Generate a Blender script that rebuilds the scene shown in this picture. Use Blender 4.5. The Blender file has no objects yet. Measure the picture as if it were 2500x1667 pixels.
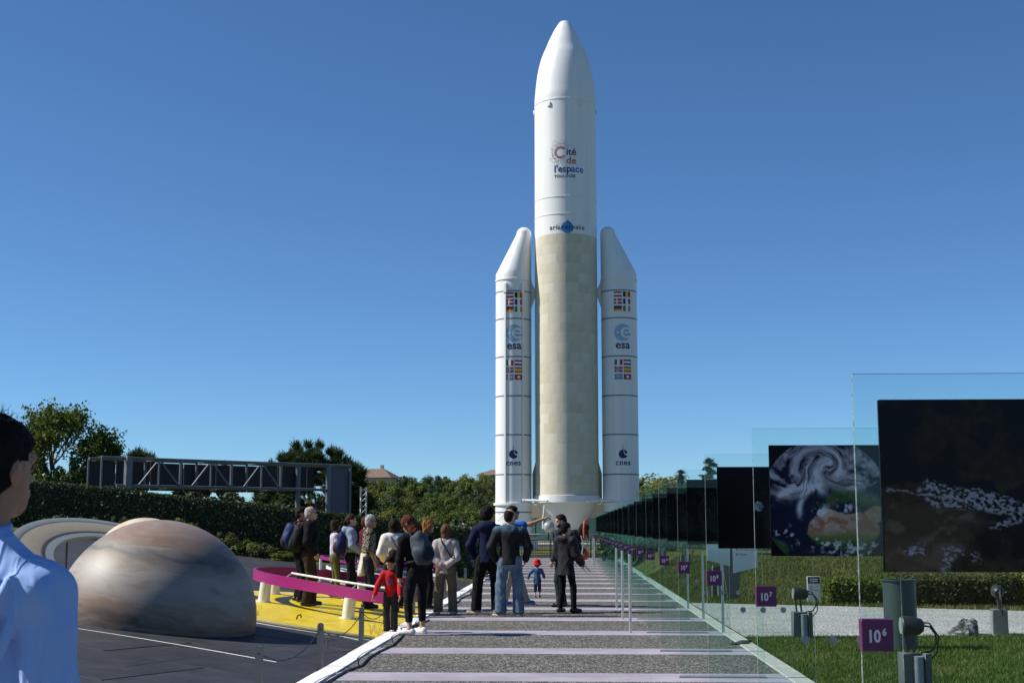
import bpy, bmesh, math, random
import numpy as np
from mathutils import Vector, Matrix, Euler
R = math.radians
rng = np.random.default_rng(7)
random.seed(7)
scene = bpy.context.scene
COL = scene.collection

# ---------------------------------------------------------------- camera, sky, sun, exposure
EYE = 1.48
FPX = 3266.0            # focal length in photo pixels (photo is 2500 wide)
YAW = R(2.48)
PITCH = math.atan(454 / FPX)
cam_d = bpy.data.cameras.new('camera')
cam = bpy.data.objects.new('camera', cam_d)
COL.objects.link(cam)
cam.location = (0, 0, EYE)
cam.rotation_euler = (math.pi / 2 + PITCH, 0, YAW)
cam_d.sensor_width = 36.0
cam_d.lens = FPX / 2500 * 36
cam_d.clip_start = 0.05
cam_d.clip_end = 4000
cam_d.dof.use_dof = True
cam_d.dof.focus_distance = 24
cam_d.dof.aperture_fstop = 13
scene.camera = cam

SUN_EL = R(43)
SUN_B = R(2)            # sun stands to the left, a touch towards the viewer
sunv = Vector((-math.cos(SUN_EL) * math.cos(SUN_B), -math.cos(SUN_EL) * math.sin(SUN_B), math.sin(SUN_EL)))
world = bpy.data.worlds.new('World')
scene.world = world
world.use_nodes = True
wn = world.node_tree
wn.nodes.clear()
sky = wn.nodes.new('ShaderNodeTexSky')
sky.sky_type = 'NISHITA'
sky.sun_disc = False
sky.sun_elevation = SUN_EL
sky.sun_rotation = math.atan2(sunv.x, sunv.y)
sky.altitude = 2500
sky.air_density = 1.0
sky.dust_density = 0.0
sky.ozone_density = 4.0
bg = wn.nodes.new('ShaderNodeBackground')
bg.inputs['Strength'].default_value = 0.058
wo = wn.nodes.new('ShaderNodeOutputWorld')
tint = wn.nodes.new('ShaderNodeMix'); tint.data_type = 'RGBA'; tint.blend_type = 'MULTIPLY'
tint.inputs[0].default_value = 1.0; tint.inputs[7].default_value = (0.96, 1.33, 1.59, 1)
wn.links.new(sky.outputs[0], tint.inputs[6])
wn.links.new(tint.outputs[2], bg.inputs[0])
wn.links.new(bg.outputs[0], wo.inputs[0])
sun_d = bpy.data.lights.new('sun', 'SUN')
sun_d.energy = 5.0
sun_d.angle = R(0.53)
sun_d.color = (1.0, 0.95, 0.87)
sun = bpy.data.objects.new('sun', sun_d)
COL.objects.link(sun)
sun.rotation_euler = (-sunv).to_track_quat('-Z', 'Y').to_euler()
scene.view_settings.view_transform = 'Standard'
scene.view_settings.look = 'None'
scene.view_settings.exposure = 0.36
scene.view_settings.gamma = 1.0
scene.render.engine = 'CYCLES'
scene.cycles.transparent_max_bounces = 96
scene.cycles.max_bounces = 10
scene.cycles.use_denoising = True

# ---------------------------------------------------------------- pixel -> place
_Rm = Euler((math.pi / 2 + PITCH, 0, YAW)).to_matrix()
def ray(px, py):
    return _Rm @ Vector(((px - 1250) / FPX, -(py - 833.5) / FPX, -1.0))
def at(px, py, d):
    r = ray(px, py)
    t = d / r.y
    return Vector((t * r.x, d, EYE + t * r.z))
SL, SX0, SZ0 = 0.11, -2.63, -0.03       # the terrace left of the path rises to the left
def tz(x):
    return SZ0 + SL * (SX0 - x)
def gp(px, py, slope=False):
    r = ray(px, py)
    if slope:
        t = (SZ0 + SL * SX0 - EYE) / (r.z + SL * r.x)
    else:
        t = -EYE / r.z
    return Vector((t * r.x, t * r.y, EYE + t * r.z))

# ---------------------------------------------------------------- materials
class NT:
    def __init__(s, name):
        s.m = bpy.data.materials.new(name)
        s.m.use_nodes = True
        s.t = s.m.node_tree
        s.t.nodes.clear()
        s.out = s.t.nodes.new('ShaderNodeOutputMaterial')
    def n(s, typ, ins=None, **kw):
        x = s.t.nodes.new('ShaderNode' + typ)
        for k, v in kw.items():
            setattr(x, k, v)
        for k, v in (ins or {}).items():
            s.set(x, k, v)
        return x
    def set(s, x, k, v):
        i = x.inputs[k]
        if isinstance(v, bpy.types.NodeSocket):
            s.t.links.new(v, i)
        elif isinstance(v, bpy.types.Node):
            s.t.links.new(v.outputs[0], i)
        else:
            if hasattr(i, 'default_value') and hasattr(i.default_value, '__len__') and not hasattr(v, '__len__'):
                v = [v] * len(i.default_value)
            if hasattr(v, '__len__') and len(v) == 3 and len(i.default_value) == 4:
                v = (*v, 1)
            i.default_value = v
    def math(s, op, a, b=0.0, c=0.0):
        return s.n('Math', {0: a, 1: b, 2: c}, operation=op).outputs[0]
    def mix(s, f, a, b, blend='MIX'):
        x = s.n('Mix', data_type='RGBA', blend_type=blend)
        s.set(x, 0, f); s.set(x, 6, a); s.set(x, 7, b)
        return x.outputs[2]
    def ramp(s, f, stops, interp='LINEAR'):
        x = s.n('ValToRGB', {0: f})
        e = x.color_ramp.elements
        x.color_ramp.interpolation = interp
        while len(e) < len(stops):
            e.new(0.5)
        for el, (p, c) in zip(e, stops):
            el.position = p
            el.color = (*c, 1) if len(c) == 3 else c
        return x.outputs[0]
    def coord(s, which='Object'):
        return s.n('TexCoord').outputs[which]
    def mapping(s, v, scale=(1, 1, 1), rot=(0, 0, 0), loc=(0, 0, 0)):
        return s.n('Mapping', {'Vector': v, 'Scale': scale, 'Rotation': rot, 'Location': loc}).outputs[0]
    def noise(s, v, scale, detail=4, rough=0.55, dist=0.0):
        return s.n('TexNoise', {'Vector': v, 'Scale': scale, 'Detail': detail, 'Roughness': rough, 'Distortion': dist}).outputs[0]
    def bump(s, h, strength=0.3, dist=0.01):
        return s.n('Bump', {'Height': h, 'Strength': strength, 'Distance': dist}).outputs[0]
    def bsdf(s, col, rough=0.5, metal=0.0, spec=0.5, normal=None, **kw):
        b = s.n('BsdfPrincipled', {'Base Color': col, 'Roughness': rough, 'Metallic': metal, 'Specular IOR Level': spec})
        for k, v in kw.items():
            s.set(b, k, v)
        if normal is not None:
            s.set(b, 'Normal', normal)
        s.t.links.new(b.outputs[0], s.out.inputs[0])
        return s.m

def pm(name, col, rough=0.5, metal=0.0, var=0.12, scale=6.0, bump=0.0, bscale=60.0, spec=0.5, coord='Object', stretch=(1, 1, 1)):
    """plain paint / cloth / metal with mottling and fine relief"""
    t = NT(name)
    v = t.mapping(t.coord(coord), stretch)
    n = t.noise(v, scale, 5, 0.6)
    f = t.n('MapRange', {0: n, 1: 0.3, 2: 0.7, 3: 1 - var, 4: 1 + var}).outputs[0]
    c = t.mix(1.0, col, t.n('CombineColor', {0: f, 1: f, 2: f}).outputs[0], 'MULTIPLY')
    rr = t.n('MapRange', {0: n, 1: 0.3, 2: 0.7, 3: max(rough - 0.08, 0.02), 4: min(rough + 0.08, 1)}).outputs[0]
    nm = t.bump(t.noise(v, bscale, 3), bump, 0.006) if bump else None
    return t.bsdf(c, rr, metal, spec, nm)

def flat(name, col, rough=0.5, spec=0.4, metal=0.0):
    return pm(name, col, rough, metal, 0.05, 3.0, 0, spec=spec)

# ---------------------------------------------------------------- mesh building
def link(o, parent=None):
    COL.objects.link(o)
    if parent is not None:
        o.parent = parent
    return o
def props(o, label=None, cat=None, group=None, kind=None):
    for k, v in (('label', label), ('category', cat), ('group', group), ('kind', kind)):
        if v:
            o[k] = v
    return o
def empty(name, loc=(0, 0, 0), rz=0.0, label=None, cat=None, group=None, parent=None):
    o = bpy.data.objects.new(name, None)
    o.empty_display_size = 0.1
    o.location = loc
    o.rotation_euler = (0, 0, rz)
    link(o, parent)
    return props(o, label, cat, group)
def nmesh(name, V, F, smooth=False):
    """fast mesh from numpy verts (n,3) and faces (m,k)"""
    V = np.asarray(V, np.float32); F = np.asarray(F, np.int32)
    me = bpy.data.meshes.new(name)
    k = F.shape[1]
    me.vertices.add(len(V)); me.vertices.foreach_set('co', V.ravel())
    me.loops.add(F.size); me.loops.foreach_set('vertex_index', F.ravel())
    me.polygons.add(len(F)); me.polygons.foreach_set('loop_start', np.arange(0, F.size, k, dtype=np.int32))
    me.update(calc_edges=True)
    if smooth:
        me.polygons.foreach_set('use_smooth', np.ones(len(F), bool))
    return me
def mobj(name, me, mats=None, parent=None, loc=None):
    o = bpy.data.objects.new(name, me)
    if mats is not None:
        for m in (mats if isinstance(mats, (list, tuple)) else [mats]):
            me.materials.append(m)
    if loc is not None:
        o.location = loc
    return link(o, parent)

class MB:
    def __init__(s):
        s.v = []; s.f = []; s.mi = []; s.cur = 0
    def add(s, vs, fs, M=None):
        b = len(s.v)
        s.v += [tuple(M @ Vector(p)) if M is not None else tuple(p) for p in vs]
        s.f += [tuple(i + b for i in f) for f in fs]
        s.mi += [s.cur] * len(fs)
        return s
    def box(s, c, d, rot=None, bev=0.0, M=None):
        x, y, z = d[0] / 2, d[1] / 2, d[2] / 2
        if bev:
            b = min(bev, x * .9, y * .9, z * .9)
            bm = bmesh.new()
            bmesh.ops.create_cube(bm, size=1)
            bmesh.ops.scale(bm, vec=d, verts=bm.verts)
            bmesh.ops.bevel(bm, geom=bm.edges[:], offset=b, segments=1, affect='EDGES')
            bm.verts.index_update()
            vs = [v.co.copy() for v in bm.verts]; fs = [[v.index for v in f.verts] for f in bm.faces]
            bm.free()
        else:
            vs = [Vector((i, j, k)) for i in (-x, x) for j in (-y, y) for k in (-z, z)]
            fs = [(0, 1, 3, 2), (4, 6, 7, 5), (0, 4, 5, 1), (2, 3, 7, 6), (0, 2, 6, 4), (1, 5, 7, 3)]
        if rot is not None:
            q = Euler(rot).to_matrix()
            vs = [q @ v for v in vs]
        return s.add([v + Vector(c) for v in vs], fs, M)
    def cyl(s, a, b, r0, r1=None, n=12, caps=True, M=None):
        return s.tube([a, b], [r0, r0 if r1 is None else r1], n, caps, M)
    def tube(s, pts, r, n=8, caps=True, M=None):
        pts = [Vector(p) for p in pts]
        rs = r if isinstance(r, (list, tuple)) else [r] * len(pts)
        vs, fs = [], []
        up = None
        for i, p in enumerate(pts):
            d = (pts[min(i + 1, len(pts) - 1)] - pts[max(i - 1, 0)])
            if d.length < 1e-9:
                d = Vector((0, 0, 1))
            d.normalize()
            if up is None:
                up = d.orthogonal().normalized()
            else:
                up = (up - d * up.dot(d))
                up = up.normalized() if up.length > 1e-6 else d.orthogonal().normalized()
            w = d.cross(up)
            for k in range(n):
                a = 2 * math.pi * k / n
                vs.append(p + (up * math.cos(a) + w * math.sin(a)) * rs[i])
        for i in range(len(pts) - 1):
            for k in range(n):
                k2 = (k + 1) % n
                fs.append((i * n + k, i * n + k2, (i + 1) * n + k2, (i + 1) * n + k))
        if caps:
            fs.append(tuple(range(n - 1, -1, -1)))
            fs.append(tuple((len(pts) - 1) * n + k for k in range(n)))
        return s.add(vs, fs, M)
    def lathe(s, prof, n=32, c=(0, 0, 0), a0=0.0, a1=2 * math.pi, M=None, closed=False):
        full = abs(a1 - a0 - 2 * math.pi) < 1e-6
        m = n if full else n + 1
        vs, fs = [], []
        for (r, z) in prof:
            for k in range(m):
                a = a0 + (a1 - a0) * k / n
                vs.append((c[0] + r * math.cos(a), c[1] + r * math.sin(a), c[2] + z))
        L = len(prof)
        for i in range(L if closed else L - 1):
            for k in range(n):
                k2 = (k + 1) % m
                j = (i + 1) % L
                fs.append((i * m + k, i * m + k2, j * m + k2, j * m + k))
        if closed and not full:
            fs.append(tuple(i * m for i in range(L)))
            fs.append(tuple(i * m + n for i in reversed(range(L))))
        return s.add(vs, fs, M)
    def prism(s, poly, z0, z1, M=None):
        n = len(poly)
        vs = [(x, y, z0) for x, y in poly] + [(x, y, z1) for x, y in poly]
        fs = [tuple(range(n - 1, -1, -1)), tuple(range(n, 2 * n))]
        fs += [(i, (i + 1) % n, n + (i + 1) % n, n + i) for i in range(n)]
        return s.add(vs, fs, M)
    def sphere(s, c, r, nu=12, nv=8, M=None):
        r = r if hasattr(r, '__len__') else (r, r, r)
        vs = [(c[0], c[1], c[2] + r[2])]
        for j in range(1, nv):
            t = math.pi * j / nv
            for i in range(nu):
                a = 2 * math.pi * i / nu
                vs.append((c[0] + r[0] * math.sin(t) * math.cos(a), c[1] + r[1] * math.sin(t) * math.sin(a), c[2] + r[2] * math.cos(t)))
        vs.append((c[0], c[1], c[2] - r[2]))
        fs = [(0, 1 + i, 1 + (i + 1) % nu) for i in range(nu)]
        for j in range(nv - 2):
            for i in range(nu):
                a, b = 1 + j * nu + i, 1 + j * nu + (i + 1) % nu
                fs.append((a, a + nu, b + nu, b))
        l = len(vs) - 1
        fs += [(l, 1 + (nv - 2) * nu + (i + 1) % nu, 1 + (nv - 2) * nu + i) for i in range(nu)]
        return s.add(vs, fs, M)
    def mesh(s, name, smooth=True, ang=38):
        me = bpy.data.meshes.new(name)
        me.from_pydata(s.v, [], s.f)
        me.update()
        if any(s.mi):
            me.polygons.foreach_set('material_index', s.mi)
        if smooth:
            me.polygons.foreach_set('use_smooth', [True] * len(me.polygons))
            me.set_sharp_from_angle(angle=R(ang))
        return me
    def build(s, name, mats, parent=None, loc=None, smooth=True, ang=38):
        return mobj(name, s.mesh(name, smooth, ang), mats, parent, loc)

_tc = {}
def text_geo(txt, size=1.0, bold=0.0, sx=1.0, align='CENTER', sp=1.0):
    """triangulated flat lettering as (verts2d, faces), baseline at 0"""
    key = (txt, size, bold, sx, align, sp)
    if key in _tc:
        return _tc[key]
    cu = bpy.data.curves.new('t', 'FONT')
    cu.body = txt; cu.size = size; cu.offset = bold; cu.align_x = align
    cu.resolution_u = 3; cu.space_character = sp
    o = bpy.data.objects.new('t', cu)
    COL.objects.link(o)
    dg = bpy.context.evaluated_depsgraph_get()
    me = bpy.data.meshes.new_from_object(o.evaluated_get(dg))
    vs = [(v.co.x * sx, v.co.y) for v in me.vertices]
    fs = [tuple(p.vertices) for p in me.polygons]
    bpy.data.objects.remove(o); bpy.data.curves.remove(cu); bpy.data.meshes.remove(me)
    _tc[key] = (vs, fs)
    return vs, fs
def disc_geo(r, n=40, c=(0, 0), ry=None):
    return [(c[0] + r * math.cos(2 * math.pi * k / n), c[1] + (ry or r) * math.sin(2 * math.pi * k / n)) for k in range(n)], [tuple(range(n))]
def ring_geo(r0, r1, a0, a1, n=40, c=(0, 0), ey=1.0):
    vs = []
    for k in range(n + 1):
        a = a0 + (a1 - a0) * k / n
        vs += [(c[0] + r0 * math.cos(a), c[1] + ey * r0 * math.sin(a)), (c[0] + r1 * math.cos(a), c[1] + ey * r1 * math.sin(a))]
    return vs, [(2 * k, 2 * k + 1, 2 * k + 3, 2 * k + 2) for k in range(n)]
def rect_geo(x0, y0, x1, y1):
    return [(x0, y0), (x1, y0), (x1, y1), (x0, y1)], [(0, 1, 2, 3)]
def shift(g, dx, dy, s=1.0):
    return [(x * s + dx, y * s + dy) for x, y in g[0]], g[1]
class Decal:
    """flat print pieces collected per material, wrapped on a cylinder facing -Y or laid on a wall facing -Y"""
    def __init__(s):
        s.bm = bmesh.new(); s.mats = []
    def add(s, geo, mat, lift=0.0):
        if mat not in s.mats:
            s.mats.append(mat)
        mi = s.mats.index(mat)
        vs = [s.bm.verts.new((x, y, lift)) for x, y in geo[0]]
        for f in geo[1]:
            try:
                fc = s.bm.faces.new([vs[i] for i in f]); fc.material_index = mi
            except ValueError:
                pass
        return s
    def wrap(s, name, cx, cy, Rad, parent, off=0.012, step=0.15):
        bm = s.bm
        bmesh.ops.triangulate(bm, faces=bm.faces[:])
        if len(bm.verts):
            xs = [v.co.x for v in bm.verts]
            x = math.floor(min(xs) / step) * step
            while x < max(xs):
                bmesh.ops.bisect_plane(bm, geom=bm.verts[:] + bm.edges[:] + bm.faces[:], plane_co=(x, 0, 0), plane_no=(1, 0, 0))
                x += step
        for v in bm.verts:
            u, z, l = v.co
            r = Rad + off + l
            a = u / Rad
            v.co = (cx + r * math.sin(a), cy - r * math.cos(a), z)
        return s._fin(name, parent)
    def wall(s, name, M, parent):
        for v in s.bm.verts:
            v.co = M @ Vector((v.co.x, -v.co.z, v.co.y))
        return s._fin(name, parent)
    def _fin(s, name, parent):
        me = bpy.data.meshes.new(name)
        s.bm.to_mesh(me); s.bm.free()
        return mobj(name, me, s.mats, parent)

def dup(o, parent=None):
    c = o.copy()
    link(c)
    c.parent = parent
    for ch in list(o.children):
        dup(ch, c)
    return c

# value noise in numpy (for printed pictures and lumpy shapes)
def vnoise(x, y, seed, per=256):
    g = np.random.default_rng(seed).random((per, per)).astype(np.float32)
    xi = np.floor(x).astype(int); yi = np.floor(y).astype(int)
    fx = x - xi; fy = y - yi
    fx = fx * fx * (3 - 2 * fx); fy = fy * fy * (3 - 2 * fy)
    a = g[xi % per, yi % per]; b = g[(xi + 1) % per, yi % per]; c = g[xi % per, (yi + 1) % per]; d = g[(xi + 1) % per, (yi + 1) % per]
    return (a * (1 - fx) + b * fx) * (1 - fy) + (c * (1 - fx) + d * fx) * fy
def fbm(x, y, seed, oct=5):
    s = 0; a = 0.5; t = 0
    for i in range(oct):
        s = s + a * vnoise(x * 2 ** i, y * 2 ** i, seed + i); t += a; a *= 0.55
    return s / t
def sstep(a, b, x):
    t = np.clip((x - a) / (b - a), 0, 1)
    return t * t * (3 - 2 * t)
# ================================================================ materials
M = {}
def aggregate(name, cols, scale, rough=0.85):
    t = NT(name)
    v = t.coord('Object')
    vo = t.n('TexVoronoi', {'Vector': v, 'Scale': scale})
    c = t.ramp(t.n('SeparateColor', {0: vo.outputs[1]}).outputs[0], cols)
    c2 = t.mix(t.n('MapRange', {0: vo.outputs[0], 1: 0.45, 2: 0.7}).outputs[0], c, (0.035, 0.034, 0.032))
    big = t.noise(v, 0.9, 5, 0.65)
    c3 = t.mix(1, c2, t.ramp(big, [(0.3, (0.78, 0.78, 0.78)), (0.7, (1.12, 1.1, 1.06))]), 'MULTIPLY')
    stn = t.n('MapRange', {0: t.noise(v, 2.3, 6, .7, .6), 1: .60, 2: .72, 3: 1.0, 4: .62}).outputs[0]
    c3 = t.mix(1, c3, t.n('CombineColor', {0: stn, 1: stn, 2: stn}).outputs[0], 'MULTIPLY')
    nm = t.bump(t.math('SUBTRACT', 1.0, vo.outputs[0]), 0.6, 0.006)
    return t.bsdf(c3, rough, 0, 0.35, nm)
M['aggregate'] = aggregate('exposed_aggregate', [(0.0, (0.03, 0.03, 0.028)), (0.3, (0.075, 0.075, 0.068)), (0.6, (0.16, 0.155, 0.135)), (0.85, (0.36, 0.35, 0.31))], 48)
M['gravel'] = aggregate('pale_gravel', [(0.0, (0.36, 0.36, 0.35)), (0.5, (0.52, 0.52, 0.50)), (1.0, (0.68, 0.68, 0.66))], 40)
M['stripe'] = pm('lavender_concrete', (0.31, 0.285, 0.335), 0.8, var=0.2, scale=1.3, bump=0.25, bscale=120)
M['kerb_white'] = pm('white_kerb_concrete', (0.74, 0.73, 0.69), 0.8, var=0.13, scale=3.5, bump=0.25, bscale=70)
M['kerb_grey'] = pm('worn_kerb_concrete', (0.40, 0.395, 0.36), 0.85, var=0.16, scale=3.0, bump=0.3, bscale=70)
M['steel'] = pm('brushed_steel', (0.60, 0.585, 0.56), 0.38, 0.85, var=0.06, scale=9)
M['galv'] = pm('galvanised_steel', (0.30, 0.33, 0.33), 0.5, 0.35, var=0.18, scale=9)
M['greysteel'] = pm('grey_painted_steel', (0.125, 0.135, 0.15), 0.5, 0.1, var=0.12, scale=3)
M['postgrey'] = pm('warm_grey_post_paint', (0.21, 0.195, 0.175), 0.6, 0.2, var=0.12, scale=8)
M['black'] = pm('black_rubber', (0.012, 0.012, 0.013), 0.6, var=0.2)
M['pedestal'] = pm('pedestal_grey_paint', (0.10, 0.108, 0.115), 0.6, 0.1, var=0.15)
M['darkgrey'] = pm('dark_grey_metal', (0.020, 0.023, 0.025), 0.5, 0.1, var=0.15)
M['white'] = pm('white_paint', (0.76, 0.75, 0.72), 0.5, var=0.06, scale=2.5)
M['offwhite'] = pm('cream_pillar_paint', (0.70, 0.69, 0.62), 0.45, var=0.08, scale=3)
M['beige'] = pm('beige_cladding', (0.62, 0.55, 0.38), 0.6, var=0.08, scale=1.2)
M['stone'] = pm('yellowish_stone', (0.36, 0.31, 0.2), 0.85, var=0.25, scale=3, bump=0.4, bscale=20)

def grass_mat(name, a, b, c, d=None):
    t = NT(name)
    v = t.coord('Object')
    n1 = t.noise(v, 0.55, 6, 0.6)
    n2 = t.noise(v, 7.0, 5, 0.7)
    n3 = t.noise(v, 60, 4, 0.8)
    col = t.mix(t.n('MapRange', {0: n2, 1: 0.35, 2: 0.65}).outputs[0], a, b)
    col = t.mix(t.n('MapRange', {0: n1, 1: 0.52, 2: 0.68}).outputs[0], col, c)
    col = t.mix(1, col, t.ramp(n3, [(0.3, (0.55, 0.55, 0.5)), (0.7, (1.35, 1.35, 1.25))]), 'MULTIPLY')
    return t.bsdf(col, 0.9, 0, 0.15, t.bump(n3, 0.8, 0.05))
M['grass'] = grass_mat('lawn_grass', (0.05, 0.085, 0.015), (0.085, 0.12, 0.024), (0.17, 0.15, 0.05))
M['bank'] = grass_mat('rough_bank_grass', (0.07, 0.085, 0.018), (0.13, 0.125, 0.035), (0.22, 0.17, 0.07))
def blade_mat(name, stops, trans=0.3, rough=0.6, patch=0):
    t = NT(name)
    g = t.n('NewGeometry')
    fac = g.outputs['Random Per Island']
    if patch:
        pn = t.noise(t.coord('Object'), patch, 4, .6)
        fac = t.math('ADD', t.math('MULTIPLY', fac, .55), t.n('MapRange', {0: pn, 1: .38, 2: .68, 3: -.05, 4: .5}).outputs[0])
    c = t.ramp(fac, stops)
    p = t.n('BsdfPrincipled', {'Base Color': c, 'Roughness': rough, 'Specular IOR Level': 0.25})
    tr = t.n('BsdfTranslucent', {'Color': t.mix(0.35, c, (0.16, 0.22, 0.02))})
    mx = t.n('MixShader', {0: trans, 1: p.outputs[0], 2: tr.outputs[0]})
    t.t.links.new(mx.outputs[0], t.out.inputs[0])
    return t.m
M['blade'] = blade_mat('grass_blades', [(0, (0.04, 0.085, 0.012)), (0.6, (0.085, 0.14, 0.024)), (0.88, (0.14, 0.17, 0.04)), (1, (0.30, 0.26, 0.11))], patch=.9)
M['blade_dry'] = blade_mat('rough_grass_blades', [(0, (0.05, 0.075, 0.014)), (0.5, (0.10, 0.115, 0.028)), (0.8, (0.17, 0.15, 0.055)), (1, (0.30, 0.24, 0.11))], patch=.5)
M['leaf_mid'] = blade_mat('mid_green_leaves', [(0, (0.02, 0.045, 0.009)), (0.5, (0.04, 0.08, 0.014)), (1, (0.075, 0.12, 0.022))])
M['leaf_bright'] = blade_mat('spring_green_leaves', [(0, (0.05, 0.085, 0.012)), (0.5, (0.085, 0.125, 0.018)), (1, (0.14, 0.17, 0.028))])
M['leaf_olive'] = blade_mat('olive_leaves', [(0, (0.04, 0.05, 0.018)), (0.5, (0.07, 0.08, 0.03)), (1, (0.11, 0.115, 0.045))])
M['leaf_dark'] = blade_mat('dark_evergreen_leaves', [(0, (0.012, 0.026, 0.009)), (0.5, (0.022, 0.042, 0.014)), (1, (0.045, 0.07, 0.02))], 0.15)
M['leaf_yellow'] = blade_mat('yellow_green_leaves', [(0, (0.09, 0.11, 0.015)), (0.5, (0.14, 0.15, 0.02)), (1, (0.2, 0.19, 0.03))])
M['leaf_hedge'] = blade_mat('clipped_hedge_leaves', [(0, (0.010, 0.019, 0.006)), (0.6, (0.02, 0.034, 0.010)), (1, (0.075, 0.1, 0.03))], 0.10, 0.6)
M['needle'] = blade_mat('pine_needles', [(0, (0.014, 0.032, 0.011)), (0.6, (0.028, 0.055, 0.016)), (1, (0.06, 0.085, 0.024))], 0.12)
M['candle'] = flat('pine_shoots', (0.22, 0.16, 0.09), 0.8)
M['petal'] = blade_mat('cream_blossom', [(0, (0.38, 0.33, 0.24)), (1, (0.66, 0.62, 0.5))], 0.15)
M['bark'] = pm('bark', (0.10, 0.075, 0.055), 0.9, var=0.3, scale=9, bump=0.7, bscale=25)
M['soil'] = pm('planting_soil', (0.06, 0.05, 0.036), 0.95, var=0.35, scale=5, bump=0.6, bscale=20)

# ================================================================ ground, path, terrace
def HG(x, y):
    x = np.asarray(x, float); y = np.asarray(y, float)
    left = (SZ0 + SL * (SX0 - np.clip(x, -22, 0))) - 0.11 + 0.14 * sstep(37.55, 37.6, y)
    left = left * (1 - sstep(60, 95, y))
    right = 0.58 * sstep(27.3, 39, y) * sstep(2.4, 3.4, x) + 0.06 * (fbm(x * .6 + 50, y * .6, 5, 3) - .5) * sstep(27, 29, y) - 0.004
    mid = -0.14 + 0.12 * sstep(66, 67, y)
    z = np.where(x < -2.52, left, np.where(x > 2.27, right, mid))
    hill = 5.0 * sstep(128, 195, y) * (1 - sstep(10, 50, x)) + 2.0 * sstep(200, 400, y)
    return z + hill
xs = np.unique(np.concatenate([np.linspace(-900, -40, 14), np.linspace(-40, -20, 11), np.arange(-20, -3, 1.0), [-2.75, -2.6, -2.54, -2.5, -1.5, 0, 1.5, 2.25, 2.29, 2.35],
                               np.arange(2.5, 15, .35), np.linspace(15, 40, 14), np.linspace(40, 900, 14)]))
ys = np.unique(np.concatenate([np.linspace(-60, 0, 7), np.arange(0, 26, 2.0), np.arange(26, 40, .4), [37.54, 37.62], np.arange(40, 70, 2), np.linspace(70, 220, 40), np.linspace(220, 1500, 14)]))
GX, GY = np.meshgrid(xs, ys, indexing='ij')
GZ = HG(GX, GY)
nx, ny = GX.shape
idx = np.arange(nx * ny).reshape(nx, ny)
F = np.stack([idx[:-1, :-1], idx[1:, :-1], idx[1:, 1:], idx[:-1, 1:]], -1).reshape(-1, 4)
ground = mobj('ground', nmesh('ground', np.stack([GX, GY, GZ], -1).reshape(-1, 3), F, True), M['bank'])
props(ground, kind='structure')

ROW0, ROWD = 16.61, 2.86
def row(n):
    return ROW0 + ROWD * (n - 10)
PL, PR = -2.63, 2.35
path = empty('path', (0, 0, 0)); props(path, kind='structure')
xm = ((PL + .22) + (PR - .2)) / 2; pw = (PR - .2) - (PL + .22) - 0.006
mb = MB(); mb.box((0, 0, -0.06), (pw, .75, .12), bev=0.004); st_me = mb.mesh('path_stripe', False); st_me.materials.append(M['stripe'])
mb = MB(); mb.box((0, 0, -0.06), (pw, ROWD - .758, .116), bev=0.004); ag_me = mb.mesh('path_band', False); ag_me.materials.append(M['aggregate'])
for n in range(5, 28):
    o = bpy.data.objects.new('path_stripe', st_me); o.location = (xm, row(n), 0); link(o, path)
    o = bpy.data.objects.new('path_band', ag_me); o.location = (xm, row(n) + ROWD / 2, 0); link(o, path)
# kerbs: one stone per stripe interval
def kerb(xc, w, mat, y0, y1, parent, ln, dz):
    mb = MB(); mb.box((0, 0, -0.07), (w, ln - .008, .17), bev=0.008)
    me = mb.mesh('kerb_stone', False); me.materials.append(mat)
    y = y0
    while y < y1:
        o = bpy.data.objects.new('kerb_stone', me); o.location = (xc + random.uniform(-.005, .005), y + ln / 2, dz + random.uniform(-.003, .003)); o.rotation_euler = (0, 0, random.uniform(-.002, .002)); link(o, parent); y += ln
kl = empty('left_kerb'); props(kl, kind='structure')
kerb(PL + .11, .22, M['kerb_white'], 2.0, 50, kl, 2.0, 0.0)
kr = empty('right_kerb'); props(kr, kind='structure')
kerb(PR - .1, .2, M['kerb_grey'], 2.0, 66, kr, 2.0, -0.008)
# gravel crossing path on the right
gpoly = [(2.36, 18.7), (4.5, 18.95), (6.4, 19.2), (9, 19.0), (30, 17.6), (30, 20.0), (12.0, 23.4), (8.07, 24.7), (5, 26.0), (2.36, 27.05)]
gm = bpy.data.meshes.new('gravel_path')
gm.from_pydata([(x, y, 0.012) for x, y in gpoly], [], [tuple(range(len(gpoly)))])
props(mobj('gravel_path', gm, M['gravel']), kind='structure')

# terrace slabs
t = NT('ribbed_black_rubber')
v = t.coord('Object')
wv = t.n('TexWave', {'Vector': v, 'Scale': 11.0, 'Distortion': 0.6, 'Detail': 2.0}, bands_direction='Y').outputs[1]
nn = t.noise(v, 2.0, 6, 0.65)
oi = t.n('ObjectInfo').outputs['Random']
base = t.mix(t.n('MapRange', {0: nn, 1: 0.35, 2: 0.7}).outputs[0], (0.018, 0.019, 0.023), (0.042, 0.044, 0.05))
base = t.mix(1, base, t.ramp(oi, [(0, (0.8, 0.8, 0.8)), (1, (1.15, 1.15, 1.18))]), 'MULTIPLY')
spots = t.n('MapRange', {0: t.noise(v, 9, 2), 1: 0.74, 2: 0.78}).outputs[0]
base = t.mix(t.math('MULTIPLY', spots, 0.5), base, (0.16, 0.16, 0.16))
M['rubber'] = t.bsdf(base, t.n('MapRange', {0: nn, 3: 0.5, 4: 0.75}).outputs[0], 0, 0.4, t.bump(wv, 0.5, 0.008))
terrace = empty('terrace'); props(terrace, kind='structure')
SA = math.atan(SL)
TR = Matrix.Rotation(SA, 4, 'Y')
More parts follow.
